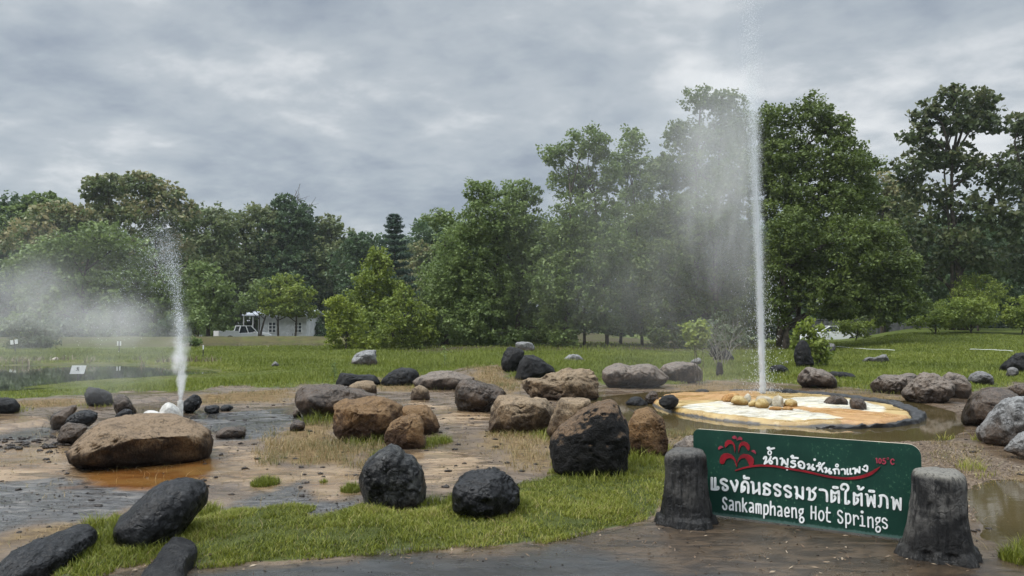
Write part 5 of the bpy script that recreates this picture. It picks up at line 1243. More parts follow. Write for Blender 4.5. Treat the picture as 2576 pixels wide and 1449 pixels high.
tree('broadleaf_tree', 'lower spreading tree with branches sweeping to the lawn over the white car', 'tree', (2060, 862), 36, [(1980, 590, 58, 60), (1955, 680, 55, 70), (2040, 650, 80, 70), (2130, 620, 80, 70), (2200, 600, 60, 60), (2080, 735, 90, 55), (2180, 715, 80, 70), (2250, 690, 58, 70), (2280, 765, 52, 32), (2210, 770, 60, 40), (1960, 770, 50, 45), (2120, 785, 50, 20)], 'deep', 0.155, group=GG, dens=1.4, trunks=[(1975, 1990, 0.16)])
tree('teak_tree', 'pale tan flowering tree glimpsed between the dark trees at the right', 'tree', (2220, 862), 58, [(2210, 470, 48, 42), (2250, 520, 42, 60), (2200, 560, 70, 80), (2240, 650, 70, 80), (2230, 740, 80, 80)], 'olive', 0.32, tip=0.75, group=GG, dens=1.4)
GR = 'tall dark trees at the right edge'
tree('teak_tree', 'tall open topped teak standing above the right lawn', 'tree', (2420, 840), 46, [(2400, 248, 52, 32), (2472, 258, 58, 38), (2340, 288, 42, 33), (2505, 300, 38, 33), (2430, 312, 70, 30), (2308, 340, 42, 26), (2390, 385, 78, 36), (2282, 425, 46, 34), (2450, 425, 68, 42), (2520, 440, 40, 50), (2340, 485, 70, 45), (2430, 535, 88, 55), (2295, 560, 50, 50), (2525, 555, 55, 60), (2380, 620, 90, 48), (2325, 680, 75, 55), (2470, 650, 75, 55)], 'teakdark', 0.34, tip=0.25, group=GR, dens=0.85, clump=0.7, trunks=[(2422, 2408, 0.24), (2395, 2400, 0.14)], droop=0.7)
tree('broadleaf_tree', 'tree with an olive top cut by the right edge', 'tree', (2590, 840), 48, [(2562, 318, 38, 32), (2605, 380, 52, 50), (2570, 460, 50, 60), (2590, 560, 60, 60), (2570, 660, 60, 60)], 'teakdark', 0.30, tip=0.2, group=GR)
tree('broadleaf_tree', 'dark understorey tree in the shade behind the right lawn shrubs', 'tree', (2440, 840), 56, [(2270, 700, 60, 70), (2370, 720, 70, 60), (2480, 710, 75, 60), (2570, 700, 60, 70), (2300, 780, 60, 40), (2430, 770, 70, 45), (2560, 780, 60, 45), (2350, 610, 60, 60), (2470, 600, 70, 60)], 'dark', 0.28, group=GR)
GS = 'shrubs on the right hand lawn'
tree('shrub', 'low yellow green shrub at the left of the right lawn bank', 'shrub', (2350, 828), 41, [(2345, 798, 45, 24), (2320, 812, 28, 14), (2375, 785, 35, 26)], 'bright', 0.13, trunk=0.05, group=GS)
tree('shrub', 'wide mounded yellow green shrub in the middle of the right lawn bank', 'shrub', (2440, 826), 42, [(2420, 788, 60, 34), (2475, 795, 48, 30), (2440, 770, 50, 24), (2395, 805, 36, 18)], 'bright', 0.13, trunk=0.05, group=GS)
tree('shrub', 'feathery pale shrub above the mounded shrubs', 'shrub', (2460, 822), 45, [(2462, 715, 45, 28), (2430, 735, 40, 24), (2490, 740, 38, 30), (2455, 765, 50, 28)], 'bright', 0.17, trunk=0.06, droop=0.8, wr=0.25, group=GS)
tree('shrub', 'yellow green shrub at the right edge of the lawn bank', 'shrub', (2570, 824), 41, [(2565, 785, 44, 36), (2605, 770, 40, 46), (2545, 800, 24, 20)], 'bright', 0.13, trunk=0.05, group=GS)
tree('shrub', 'sprawling flowering shrub beside the white car', 'shrub', (2150, 848), 44, [(2140, 815, 36, 22), (2165, 832, 42, 16), (2195, 815, 26, 9), (2218, 798, 16, 6)], 'bright', 0.13, trunk=0.04, group=GS, limbs=True)
tree('shrub', 'leafy shrub growing over the tall upright rock', 'shrub', (2058, 905), 23.6, [(2040, 822, 40, 22), (2020, 845, 30, 22), (2062, 858, 30, 26), (2045, 880, 36, 22), (2070, 895, 16, 24), (2004, 870, 14, 10)], 'bright', 0.13, trunk=0.02, group=GS, dens=0.75, clump=0.42, shell=0.6, deepr=0.9, spread=0.5)
tree('shrub', 'small shrub on thin stems growing from the crackled brown rock', 'shrub', (1758, 925), 18.8, [(1740, 832, 24, 22), (1765, 835, 22, 24), (1750, 860, 22, 20)], 'bright', 0.10, trunk=0.015, group=None, clump=0.3, dens=1.7, trunks=[(1752, 1742, 0.014), (1760, 1752, 0.014), (1764, 1762, 0.012)])

def conifer():
    depth = 70; k = depth / F
    b = at(990, 812, depth); bz = ground_z(b.x, depth)
    root = empty('conifer', (b.x, depth, bz)); tag(root, 'dark tiered conifer with a pointed top above the centre bushes', 'tree')
    H = at(990, 538, depth).z - bz
    rng = np.random.default_rng(5)
    mb = MB(); mb.tube([(0, 0, -0.2), (0.05, 0, H * 0.5), (0, 0, H * 0.99)], [0.22, 0.13, 0.03], 7)
    Vs, rs, ts = [], [], []
    z = H * 0.985; step_ = 0.32; i = 0
    while z > 1.0:
        f = (H - z) / H
        R_ = 0.35 + 3.0 * f ** 0.85
        R_ *= (0.85, 1.1, 0.95, 1.15, 0.8)[i % 5]
        nb = 7 + int(10 * f); C = []; rad = []
        for b_ in range(nb):
            a = 2 * math.pi * (b_ + rng.random() * 0.6) / nb
            e = np.array([R_ * math.cos(a), R_ * math.sin(a), z + 0.12 * R_ - 0.05])
            mb.tube([(0, 0, z), (e[0] * 0.5, e[1] * 0.5, z - 0.05), tuple(e)], [0.04, 0.03, 0.012], 4)
            for q in np.linspace(0.2, 1.0, 3 + int(R_ * 3)):
                C.append((e[0] * q, e[1] * q, z + (0.17 * q * q - 0.05) * R_)); rad.append(0.20 + 0.06 * R_ * (1 - q * 0.5))
        v, r_, t_ = leaves(np.array(C), np.array(rad), 26, 0.26, rng, 0.3, 0.6, 0.1, 0.5)
        Vs.append(v); rs.append(r_); ts.append(t_)
        z -= step_; step_ = min(0.75, step_ * 1.12); i += 1
    link('crown', leaf_mesh('crown', Vs, rs, ts), FOL['fir'], root)
    mb.build('trunk', BARK, root, smooth=True)
conifer()

def twig_shrub():
    """bare grey twigs with a few leaves left of the tall geyser"""
    depth = 24.5; k = depth / F
    b = at(1812, 812, depth); bz = ground_z(b.x, depth)
    root = empty('bare_shrub', (b.x, depth, bz)); tag(root, 'tall bare shrub of thin grey twigs left of the tall geyser', 'shrub')
    rng = np.random.default_rng(12); mb = MB(); ends = []
    def grow(p, d, l, r, lev):
        e = p + d * l; m_ = p + d * l * 0.5 + Vector(rng.normal(size=3) * 0.05 * l)
        mb.tube([p, m_, e], [r, r * 0.8, r * 0.6], 5, cap=False)
        if lev == 0: ends.append(e); return
        for _ in range(3 if lev > 1 else 2):
            dd = (d + Vector((rng.normal() * 0.38, rng.normal() * 0.38, rng.normal() * 0.22 + 0.05))).normalized()
            grow(e if rng.random() < 0.6 else m_, dd, l * (0.6 + 0.25 * rng.random()), r * 0.58, lev - 1)
    for dx, l in ((-0.42, 0.75), (-0.2, 0.8), (-0.05, 0.85), (0.1, 0.8), (0.3, 0.7), (0.5, 0.6), (-0.3, 0.6)):
        grow(Vector((dx * 0.25, rng.normal() * 0.05, -0.05)), Vector((dx, rng.normal() * 0.2, 1)).normalized(), l, 0.017, 3)
    mb.build('twigs', simple('pale_twigs', (0.24, 0.22, 0.19), 0.8), root)
    C = np.array([e[:] for e in ends if rng.random() < 0.7]); v, r_, t_ = leaves(C, np.full(len(C), 0.16), 9, 0.085, rng, 0.45, 0.3, 0.4, 0.5)
    link('leaves', leaf_mesh('leaves', [v], [r_], [t_]), FOL['pale'], root)
twig_shrub()

def woodland():
    """wood that closes the view far behind the trees"""
    rng = np.random.default_rng(3); Vs, rs, ts = [], [], []
    for (x0, x1, ylo, yhi, d, n) in ((-300, 1180, 600, 846, 98, 1500), (1050, 2900, 560, 842, 92, 1900)):
        px = rng.uniform(x0, x1, n); py = yhi - (yhi - ylo) * rng.random(n) ** 0.85
        P = np.array([at(a, b, d + rng.uniform(0, 9))[:] for a, b in zip(px, py)])
        v, r_, t_ = leaves(P, rng.uniform(1.0, 2.0, n), 70, 0.62, rng, 0.6, 0.3, 0.3, 0.5); Vs.append(v); rs.append(r_); ts.append(t_)
    o = link('woodland', leaf_mesh('woodland', Vs, rs, ts), FOL['dark']); tag(o, 'far off dark wood behind the trees', 'woodland', kind='stuff')
woodland()

# ------------------------------------------------------------------ grass
def blade_mat(name, stops):
    t = NT(name); r = t.attr('rnd').outputs['Fac']
    rp = t.n('ShaderNodeValToRGB'); t.set(rp.inputs[0], r)
    el = rp.color_ramp.elements
    el[0].position, el[0].color = stops[0][0], (*stops[0][1], 1); el[1].position, el[1].color = stops[-1][0], (*stops[-1][1], 1)
    for p_, c_ in stops[1:-1]:
        e_ = el.new(p_); e_.color = (*c_, 1)
    d = t.n('ShaderNodeBsdfPrincipled', {'Base Color': rp.outputs[0], 'Roughness': 0.5, 'Specular IOR Level': 0.3})
    tr = t.n('ShaderNodeBsdfTranslucent', {'Color': rp.outputs[0]})
    m = t.n('ShaderNodeMixShader', {0: 0.3, 1: d.outputs[0], 2: tr.outputs[0]})
    t.t.links.new(m.outputs[0], t.out.inputs[0]); return t.m
def blades(name, x, y, h, w, lean, rnd, m, label, cat='grass', flatness=0.0, z=None):
    n = len(x); rng = np.random.default_rng(len(name) * 7 + n)
    z0 = terrain(x, y, True) if z is None else z
    a = rng.random(n) * 2 * math.pi; dx, dy = np.cos(a), np.sin(a)
    le = lean * (0.3 + rng.random(n)) * h
    b = a + math.pi / 2 + rng.normal(size=n) * 0.5; wx, wy = np.cos(b) * w / 2, np.sin(b) * w / 2
    up = h * (1 - flatness * rng.random(n))
    base = np.stack([x, y, z0 - 0.01], 1)
    W = np.stack([wx, wy, np.zeros(n)], 1)
    mid = base + np.stack([dx * le * 0.28, dy * le * 0.28, up * 0.58], 1)
    tip = base + np.stack([dx * le, dy * le, up], 1)
    V = np.stack([base - W, base + W, mid + W * 0.8, mid - W * 0.8, tip], 1).reshape(-1, 3)
    i = np.arange(n, dtype=np.int32)[:, None] * 5
    Fq = i + np.array([[0, 1, 2, 3]], np.int32); Ft = i + np.array([[3, 2, 4]], np.int32)
    me = raw_mesh(name, V, [Fq, Ft], {'rnd': ('POINT', 'FLOAT', np.repeat(np.clip(rnd, 0, 1), 5))})
    o = link(name, me, m); tag(o, label, cat, kind='stuff'); return o
GREEN = blade_mat('green_blades', [(0.0, (0.045, 0.060, 0.008)), (0.45, (0.145, 0.17, 0.018)), (0.8, (0.25, 0.265, 0.036)), (1.0, (0.29, 0.25, 0.09))])
LAWNB = blade_mat('lawn_blades', [(0.0, (0.080, 0.105, 0.014)), (0.5, (0.165, 0.20, 0.030)), (0.85, (0.235, 0.26, 0.048)), (1.0, (0.28, 0.26, 0.09))])
STRAWB = blade_mat('dry_blades', [(0.0, (0.085, 0.10, 0.03)), (0.3, (0.16, 0.145, 0.055)), (0.6, (0.27, 0.19, 0.085)), (1.0, (0.42, 0.33, 0.18))])
REED = blade_mat('dead_reed_blades', [(0.0, (0.08, 0.085, 0.03)), (0.5, (0.16, 0.13, 0.07)), (1.0, (0.30, 0.25, 0.17))])
rg = np.random.default_rng(77)
def scatter(poly, dens, warp=0.06, edge=0.0, seed=1):
    P = np.array(poly); lo, hi = P.min(0), P.max(0)
    n = int(dens * (hi[0] - lo[0]) * (hi[1] - lo[1]))
    x = rg.uniform(lo[0] - warp, hi[0] + warp, n); y = rg.uniform(lo[1] - warp, hi[1] + warp, n)
    wx = x + warp * fbm2(x, y, 3.0, 3, seed); wy = y + warp * fbm2(x, y, 3.0, 3, seed + 5)
    d = sdf(poly, wx, wy); k = d > edge
    return x[k], y[k], d[k]
# lush grass in front
x, y, d = scatter(FGRASS[0], 11500, 0.07, 0.0, 3)
cl_ = fbm2(x, y, 2.6, 3, 61); bare = fbm2(x, y, 3.4, 3, 67)
k = (bare > -0.26) | (rg.random(len(x)) < 0.25)
k &= (y < 7.6) | (rg.random(len(x)) < 0.7)
x, y, d, cl_ = x[k], y[k], d[k], cl_[k]
h = (0.040 + 0.020 * cl_ + 0.025 * rg.random(len(x))) * (0.75 + 0.5 * rg.random(len(x)))
h = np.clip(h, 0.02, 0.12) * (0.68 + 0.45 * ss(7.5, 9.0, y))
blades('grass', x, y, h, 0.0045 + 0.003 * rg.random(len(x)), 0.9, 0.46 + 0.20 * cl_ + 0.28 * fbm2(x, y, 1.1, 2, 444) + 0.2 * rg.normal(size=len(x)) + 0.5 * (rg.random(len(x)) > 0.93), GREEN, 'bright green grass along the front path')
# longer tufts round the stones and on the mud
TX, TY, TH, TR = [], [], [], []
def tuft(px, py, rpx, n, hh, tone=0.4):
    c = flat(px, py); r = rpx * c[1] / F
    a = rg.random(n) * 6.283; q = r * np.sqrt(rg.random(n))
    TX.append(c[0] + q * np.cos(a)); TY.append(c[1] + q * np.sin(a) * 1.3); TH.append(hh * (0.45 + 0.75 * rg.random(n)) * (1.15 - 0.6 * (q / max(r, 1e-3)))); TR.append(tone + 0.2 * rg.normal(size=n))
for a in ((668, 1218, 34, 900, 0.10, 0.38), (884, 1236, 26, 600, 0.10, 0.42), (815, 1215, 10, 70, 0.07, 0.6), (1105, 1112, 34, 500, 0.13, 0.45), (1010, 1105, 30, 260, 0.16, 0.4), (930, 1112, 60, 500, 0.17, 0.45),
          (800, 1062, 50, 300, 0.22, 0.4), (960, 1150, 30, 260, 0.14, 0.4), (1062, 1122, 40, 260, 0.14, 0.6), (1150, 1270, 40, 420, 0.13, 0.45), (1090, 1275, 40, 300, 0.12, 0.45), (950, 1285, 40, 320, 0.11, 0.45),
          (1290, 1285, 50, 520, 0.12, 0.42), (1210, 1302, 60, 420, 0.10, 0.4), (1420, 1195, 26, 300, 0.16, 0.5), (1500, 1200, 90, 700, 0.15, 0.45), (1600, 1165, 70, 800, 0.18, 0.62), (1650, 1135, 40, 350, 0.17, 0.7),
          (400, 1375, 60, 420, 0.13, 0.42), (300, 1345, 26, 420, 0.17, 0.4), (270, 1370, 40, 400, 0.12, 0.42), (190, 1415, 70, 600, 0.10, 0.45), (525, 1290, 30, 300, 0.13, 0.5), (470, 1350, 40, 260, 0.12, 0.45), (235, 1330, 30, 240, 0.14, 0.55),
          (350, 1400, 70, 800, 0.07, 0.4), (2555, 1408, 34, 500, 0.13, 0.5), (2590, 1390, 30, 300, 0.14, 0.5), (2440, 1180, 30, 120, 0.16, 0.9), (2480, 1110, 30, 90, 0.18, 0.9), (2380, 1100, 20, 50, 0.13, 0.85), (2560, 1230, 60, 260, 0.15, 0.9),
          (2505, 1205, 40, 120, 0.15, 0.9), (1010, 955, 110, 520, 0.16, 0.85), (1090, 975, 60, 260, 0.18, 0.85), (1750, 945, 80, 900, 0.20, 0.8), (1850, 930, 50, 350, 0.22, 0.75), (2075, 970, 70, 520, 0.16, 0.8), (1985, 960, 40, 220, 0.2, 0.6), (2250, 985, 90, 420, 0.16, 0.85),
          (2440, 945, 40, 350, 0.16, 0.6), (2540, 950, 60, 500, 0.16, 0.65), (1310, 1085, 80, 420, 0.13, 0.85), (1390, 1100, 60, 420, 0.14, 0.8), (890, 1010, 60, 200, 0.12, 0.85), (40, 1042, 40, 160, 0.14, 0.9), (250, 1020, 50, 200, 0.12, 0.8)):
    tuft(*a)
x = np.concatenate(TX); y = np.concatenate(TY)
ok = sdf(WATER[1][1], x, y) < 0.02
blades('grass', x[ok], y[ok], np.concatenate(TH)[ok], 0.0035 + 0.00035 * y[ok] * (0.5 + rg.random(ok.sum())), 0.75, (np.concatenate(TR) * 0.9)[ok], GREEN, 'longer grass tufts round the boulders and on the mud')
# dry grass patches
xs, ys, hs = [], [], []
for q, (poly, dn, hh) in enumerate(zip(STRAW, (2600, 700, 700, 700, 700, 2200, 1500, 500, 700, 1500, 1800, 2200), (0.12, 0.08, 0.08, 0.10, 0.14, 0.10, 0.11, 0.10, 0.10, 0.07, 0.045, 0.13))):
    a, b, d = scatter(poly, dn, 0.25, -0.05, 200 + q)
    kk = rg.random(len(a)) < np.clip(0.45 + 0.9 * fbm2(a, b, 1.8, 3, 301), 0.05, 1)
    a, b = a[kk], b[kk]; xs.append(a); ys.append(b); hs.append(hh * (0.4 + 0.9 * rg.random(len(a))))
x = np.concatenate(xs); y = np.concatenate(ys)
tone = 0.42 + 0.28 * fbm2(x, y, 1.0, 3, 401) + 0.2 * rg.normal(size=len(x))
blades('dry_grass', x, y, np.concatenate(hs), 0.003 + 0.00035 * y, 0.9, tone, STRAWB, 'dry straw coloured grass between the muddy boulders', flatness=0.5)
# thin scattered dead stalks over the mud
n = 13000
x = rg.uniform(-7, 8, n); y = 4.9 + 13 * rg.random(n) ** 1.6
k = (sdf(BASIN, x, y) > 0.1) & (sdf(PATH, x, y) < -0.1) & (sdf(WATER[0][1], x, y) < 0.05) & (fbm2(x, y, 1.2, 3, 88) > -0.12)
x, y = x[k], y[k]
blades('dead_stalks', x, y, 0.03 + 0.07 * rg.random(len(x)), 0.003 + 0.0002 * y, 1.6, 0.55 + 0.3 * rg.normal(size=len(x)), STRAWB, 'thin dead stalks lying over the wet mud', flatness=0.9)
# lawn
n = 520000
th_ = rg.uniform(R(-40), R(40), n); r_ = 12.5 * (48 / 12.5) ** (rg.random(n) ** 0.8)
x, y = r_ * np.sin(th_), r_ * np.cos(th_)
wx_ = x + 0.25 * fbm2(x, y, 1.3, 3, 41); wy_ = y + 0.35 * fbm2(x, y, 1.3, 3, 57)
k = (sdf(BASIN, wx_, wy_) < 0.02) & (sdf(POND, x, y) < -0.05)
under_ = ss(31, 36, y) * ss(-9, -5, x) * (1 - ss(12, 17, x))
k &= rg.random(n) > under_ * 0.9
x, y = x[k], y[k]
tall = np.clip(0.5 + 0.9 * fbm2(x, y, 0.25, 3, 500), 0, 1) * (1 - 0.7 * ss(0.36, 0.5, x / y))
edge = ss(0.0, 1.2, -sdf(BASIN, x, y))
h = (0.07 + 0.13 * tall * edge) * (0.6 + 0.7 * rg.random(len(x))) * (1 - 0.65 * ss(-4.0, -1.5, sdf(POND, x, y)) * (y < 24))
tone = 0.40 + 0.20 * fbm2(x, y, 0.45, 3, 510) + 0.17 * rg.normal(size=len(x)) + 0.25 * (1 - ss(0, 0.9, -sdf(BASIN, x, y)))
tone += 0.25 * ss(-2.5, -0.5, sdf(POND, x, y)) * ss(24, 27, y)
blades('lawn_grass', x, y, h, 0.0042 + 0.00062 * y, 0.55, tone, LAWNB, 'green lawn grass behind the boulders')
# dead reeds on the far bank of the pond
n = 6500
px = rg.uniform(-250, 740, n); py = 893 + 25 * rg.random(n) ** 0.8
P = np.array([flat(a, b, 0.0) for a, b in zip(px, py)]); x, y = P[:, 0], P[:, 1]
k = (sdf(POND, x, y) < 0.1) & (sdf(POND, x, y) > -1.6) & (fbm2(x, y * 0.5, 0.5, 3, 95) > 0.0)
x, y = x[k], y[k]
blades('reeds', x, y, 0.10 + 0.24 * rg.random(len(x)), 0.030 + 0.02 * rg.random(len(x)), 0.9, 0.5 + 0.3 * rg.normal(size=len(x)), REED, 'dead pale reeds along the far bank of the pond', cat='reeds')

# ------------------------------------------------------------------ pebbles and litter
def litter():
    V0, F0 = ICO[3]
    n = 1100; x = rg.uniform(-6.5, 7.5, n); y = 5.0 + 10 * rg.random(n) ** 1.3
    c0 = flat(90, 1115); x[:110] = c0[0] + rg.normal(size=110) * 0.55; y[:110] = c0[1] + rg.normal(size=110) * 0.4
    k = (sdf(BASIN, x, y) > 0.1) & (sdf(FGRASS[0], x, y) < 0) & (sdf(WATER[0][1], x, y) < 0)
    x, y = x[k], y[k]; z = terrain(x, y, True); bm_, fm_ = ico(2)
    Vs, Fs = [], []
    for i in range(len(x)):
        s_ = 0.008 + 0.022 * rg.random() ** 2.5 if i > 110 else 0.012 + 0.03 * rg.random()
        if sdf(PATH, x[i:i + 1], y[i:i + 1])[0] > -0.2: s_ = 0.004 + 0.005 * rg.random()
        v = bm_ * np.array([1 + 0.5 * rg.random(), 0.8 + 0.4 * rg.random(), 0.55]) * s_ * (1 + 0.22 * rg.normal(size=(len(bm_), 1)))
        Vs.append(v + np.array([x[i], y[i], z[i] + s_ * 0.2])); Fs.append(fm_ + i * len(bm_))
    o = link('pebbles', raw_mesh('pebbles', np.concatenate(Vs), np.concatenate(Fs)), M['wetbrown']); tag(o, 'small dark pebbles scattered over the wet mud', 'pebbles', kind='stuff')
    # grit
    n = 26000; yy = 4.6 + 10.5 * rg.random(n) ** 1.7; xx = rg.uniform(-0.85, 0.85, n) * yy
    cl0 = fbm2(xx, yy, 1.4, 3, 131); gm = np.max([sdf(q, xx, yy) for q in GREY], axis=0)
    k = (sdf(BASIN, xx, yy) > 0.05) & (sdf(FGRASS[0], xx, yy) < 0.03) & (sdf(WATER[0][1], xx, yy) < -0.03) & (sdf(WATER[1][1], xx, yy) < -0.03) & (sdf(ORANGE, xx, yy) < 0)
    k &= (rg.random(n) < np.clip(0.25 + 0.8 * cl0 + 0.35 * (gm > 0), 0.03, 1)) & ((sdf(PATH, xx, yy) < -0.02) | (rg.random(n) < 0.12))
    xx, yy = xx[k], yy[k]; n = len(xx); zz0 = terrain(xx, yy, True)
    sz_ = (0.0028 + 0.0045 * rg.random(n) ** 3) * (0.6 + 0.13 * yy)
    o6 = np.array([(1, 0, 0), (0, 1, 0), (-1, 0, 0), (0, -1, 0), (0, 0, 0.7), (0, 0, -0.7)], float)
    V = o6[None] * sz_[:, None, None] * (1 + 0.35 * rg.normal(size=(n, 6, 1))) + np.stack([xx, yy, zz0 + sz_ * 0.3], 1)[:, None, :]
    f8 = np.array([(0, 1, 4), (1, 2, 4), (2, 3, 4), (3, 0, 4), (1, 0, 5), (2, 1, 5), (3, 2, 5), (0, 3, 5)], np.int32)
    gt = blade_mat('grit_stone', [(0.0, (0.012, 0.011, 0.010)), (0.5, (0.05, 0.04, 0.03)), (0.85, (0.13, 0.105, 0.08)), (1.0, (0.30, 0.27, 0.23))])
    o = link('grit', raw_mesh('grit', V.reshape(-1, 3), (np.arange(n, dtype=np.int32)[:, None, None] * 6 + f8[None]).reshape(-1, 3), {'rnd': ('POINT', 'FLOAT', np.repeat(np.clip(0.42 + 0.28 * rg.normal(size=n), 0, 1), 6))}), gt); tag(o, 'fine wet grit over the muddy ground', 'grit', kind='stuff')
    # leaf litter and bark chips on the drier gravel
    n = 9000; P = np.array(GRAVEL); lo, hi = P.min(0), P.max(0)
    x = rg.uniform(lo[0], hi[0] + 0.4, n); y = rg.uniform(lo[1] - 0.3, hi[1], n); k = sdf(GRAVEL, x, y) > -0.15; x, y = x[k], y[k]
    m = 1800; x = np.concatenate([x, rg.uniform(-3, 3, m)]); y = np.concatenate([y, rg.uniform(4.4, 6.4, m)])
    kk = np.ones(len(x), bool); kk[-m:] = (sdf(PATH, x[-m:], y[-m:]) > -0.25) & (sdf(ASPHALT, x[-m:], y[-m:]) < 0.1) & (rg.random(m) < 0.55); x, y = x[kk], y[kk]
    z = terrain(x, y, True) + 0.004 + 0.008 * rg.random(len(x)); n = len(x)
    a = rg.random(n) * 6.283; l = 0.008 + 0.022 * rg.random(n) ** 2; w = 0.003 + 0.007 * rg.random(n) ** 2; tl = rg.normal(size=n) * 0.006
    ux, uy = np.cos(a) * l, np.sin(a) * l; vx, vy = -np.sin(a) * w, np.cos(a) * w
    V = np.stack([np.stack([x - ux, y - uy, z - tl], 1), np.stack([x + vx, y + vy, z + 0.003], 1), np.stack([x + ux, y + uy, z + tl], 1), np.stack([x - vx, y - vy, z - 0.002], 1)], 1).reshape(-1, 3)
    rn = np.repeat(np.clip(0.35 + 0.3 * rg.normal(size=n), 0, 1), 4)
    t = blade_mat('litter_chips', [(0.0, (0.05, 0.033, 0.02)), (0.5, (0.15, 0.10, 0.06)), (1.0, (0.42, 0.34, 0.24))])
    o = link('leaf_litter', raw_mesh('leaf_litter', V, np.arange(4 * n, dtype=np.int32).reshape(n, 4), {'rnd': ('POINT', 'FLOAT', rn)}), t); tag(o, 'dead leaf and bark litter on the brown gravel', 'leaf litter', kind='stuff')
litter()

# ------------------------------------------------------------------ geysers
WATERW = NT('white_water'); 
_d = WATERW.n('ShaderNodeBsdfDiffuse', {'Color': (0.86, 0.89, 0.91)}); _t = WATERW.n('ShaderNodeBsdfTranslucent', {'Color': (0.86, 0.89, 0.91)})
_m = WATERW.n('ShaderNodeMixShader', {0: 0.5, 1: _d.outputs[0], 2: _t.outputs[0]}); WATERW.t.links.new(_m.outputs[0], WATERW.out.inputs[0]); WATERW = WATERW.m
def drops(name, P, s, stretch, parent, label=None):
    """small stretched octahedra"""
    n = len(P); o6 = np.array([(1, 0, 0), (0, 1, 0), (-1, 0, 0), (0, -1, 0), (0, 0, 1), (0, 0, -1)], float)
    V = P[:, None, :] + o6[None] * np.stack([s, s, s * stretch], 1)[:, None, :]
    f8 = np.array([(0, 1, 4), (1, 2, 4), (2, 3, 4), (3, 0, 4), (1, 0, 5), (2, 1, 5), (3, 2, 5), (0, 3, 5)], np.int32)
    Fq = (np.arange(n, dtype=np.int32)[:, None, None] * 6 + f8[None]).reshape(-1, 3)
    o = link(name, raw_mesh(name, V.reshape(-1, 3), Fq), WATERW, parent); o['kind'] = 'stuff'
    if label: o['label'] = label
    return o
def steam_mat(name, build, aniso=0.2, col=(0.95, 0.96, 0.97), step_rate=0.6):
    t = NT(name); p = t.obj(); sx = t.n('ShaderNodeSeparateXYZ', {0: p})
    dens = build(t, p, sx.outputs[0], sx.outputs[1], sx.outputs[2])
    v = t.n('ShaderNodeVolumeScatter', {'Color': col, 'Anisotropy': aniso}); t.set(v.inputs['Density'], dens)
    t.t.links.new(v.outputs[0], t.out.inputs['Volume'])
    return t.m
def hull(name, rings, m, parent, label=None):
    """closed soft hull: rings of (z, x centre, y centre, rx, ry)"""
    mb = MB(); n = 16
    mb.loft([[(cx + rx * math.cos(2 * math.pi * k / n), cy_ + ry * math.sin(2 * math.pi * k / n), z) for k in range(n)] for (z, cx, cy_, rx, ry) in rings])
    o = mb.build(name, m, parent); o['kind'] = 'stuff'
    if label: o['label'] = label
    return o

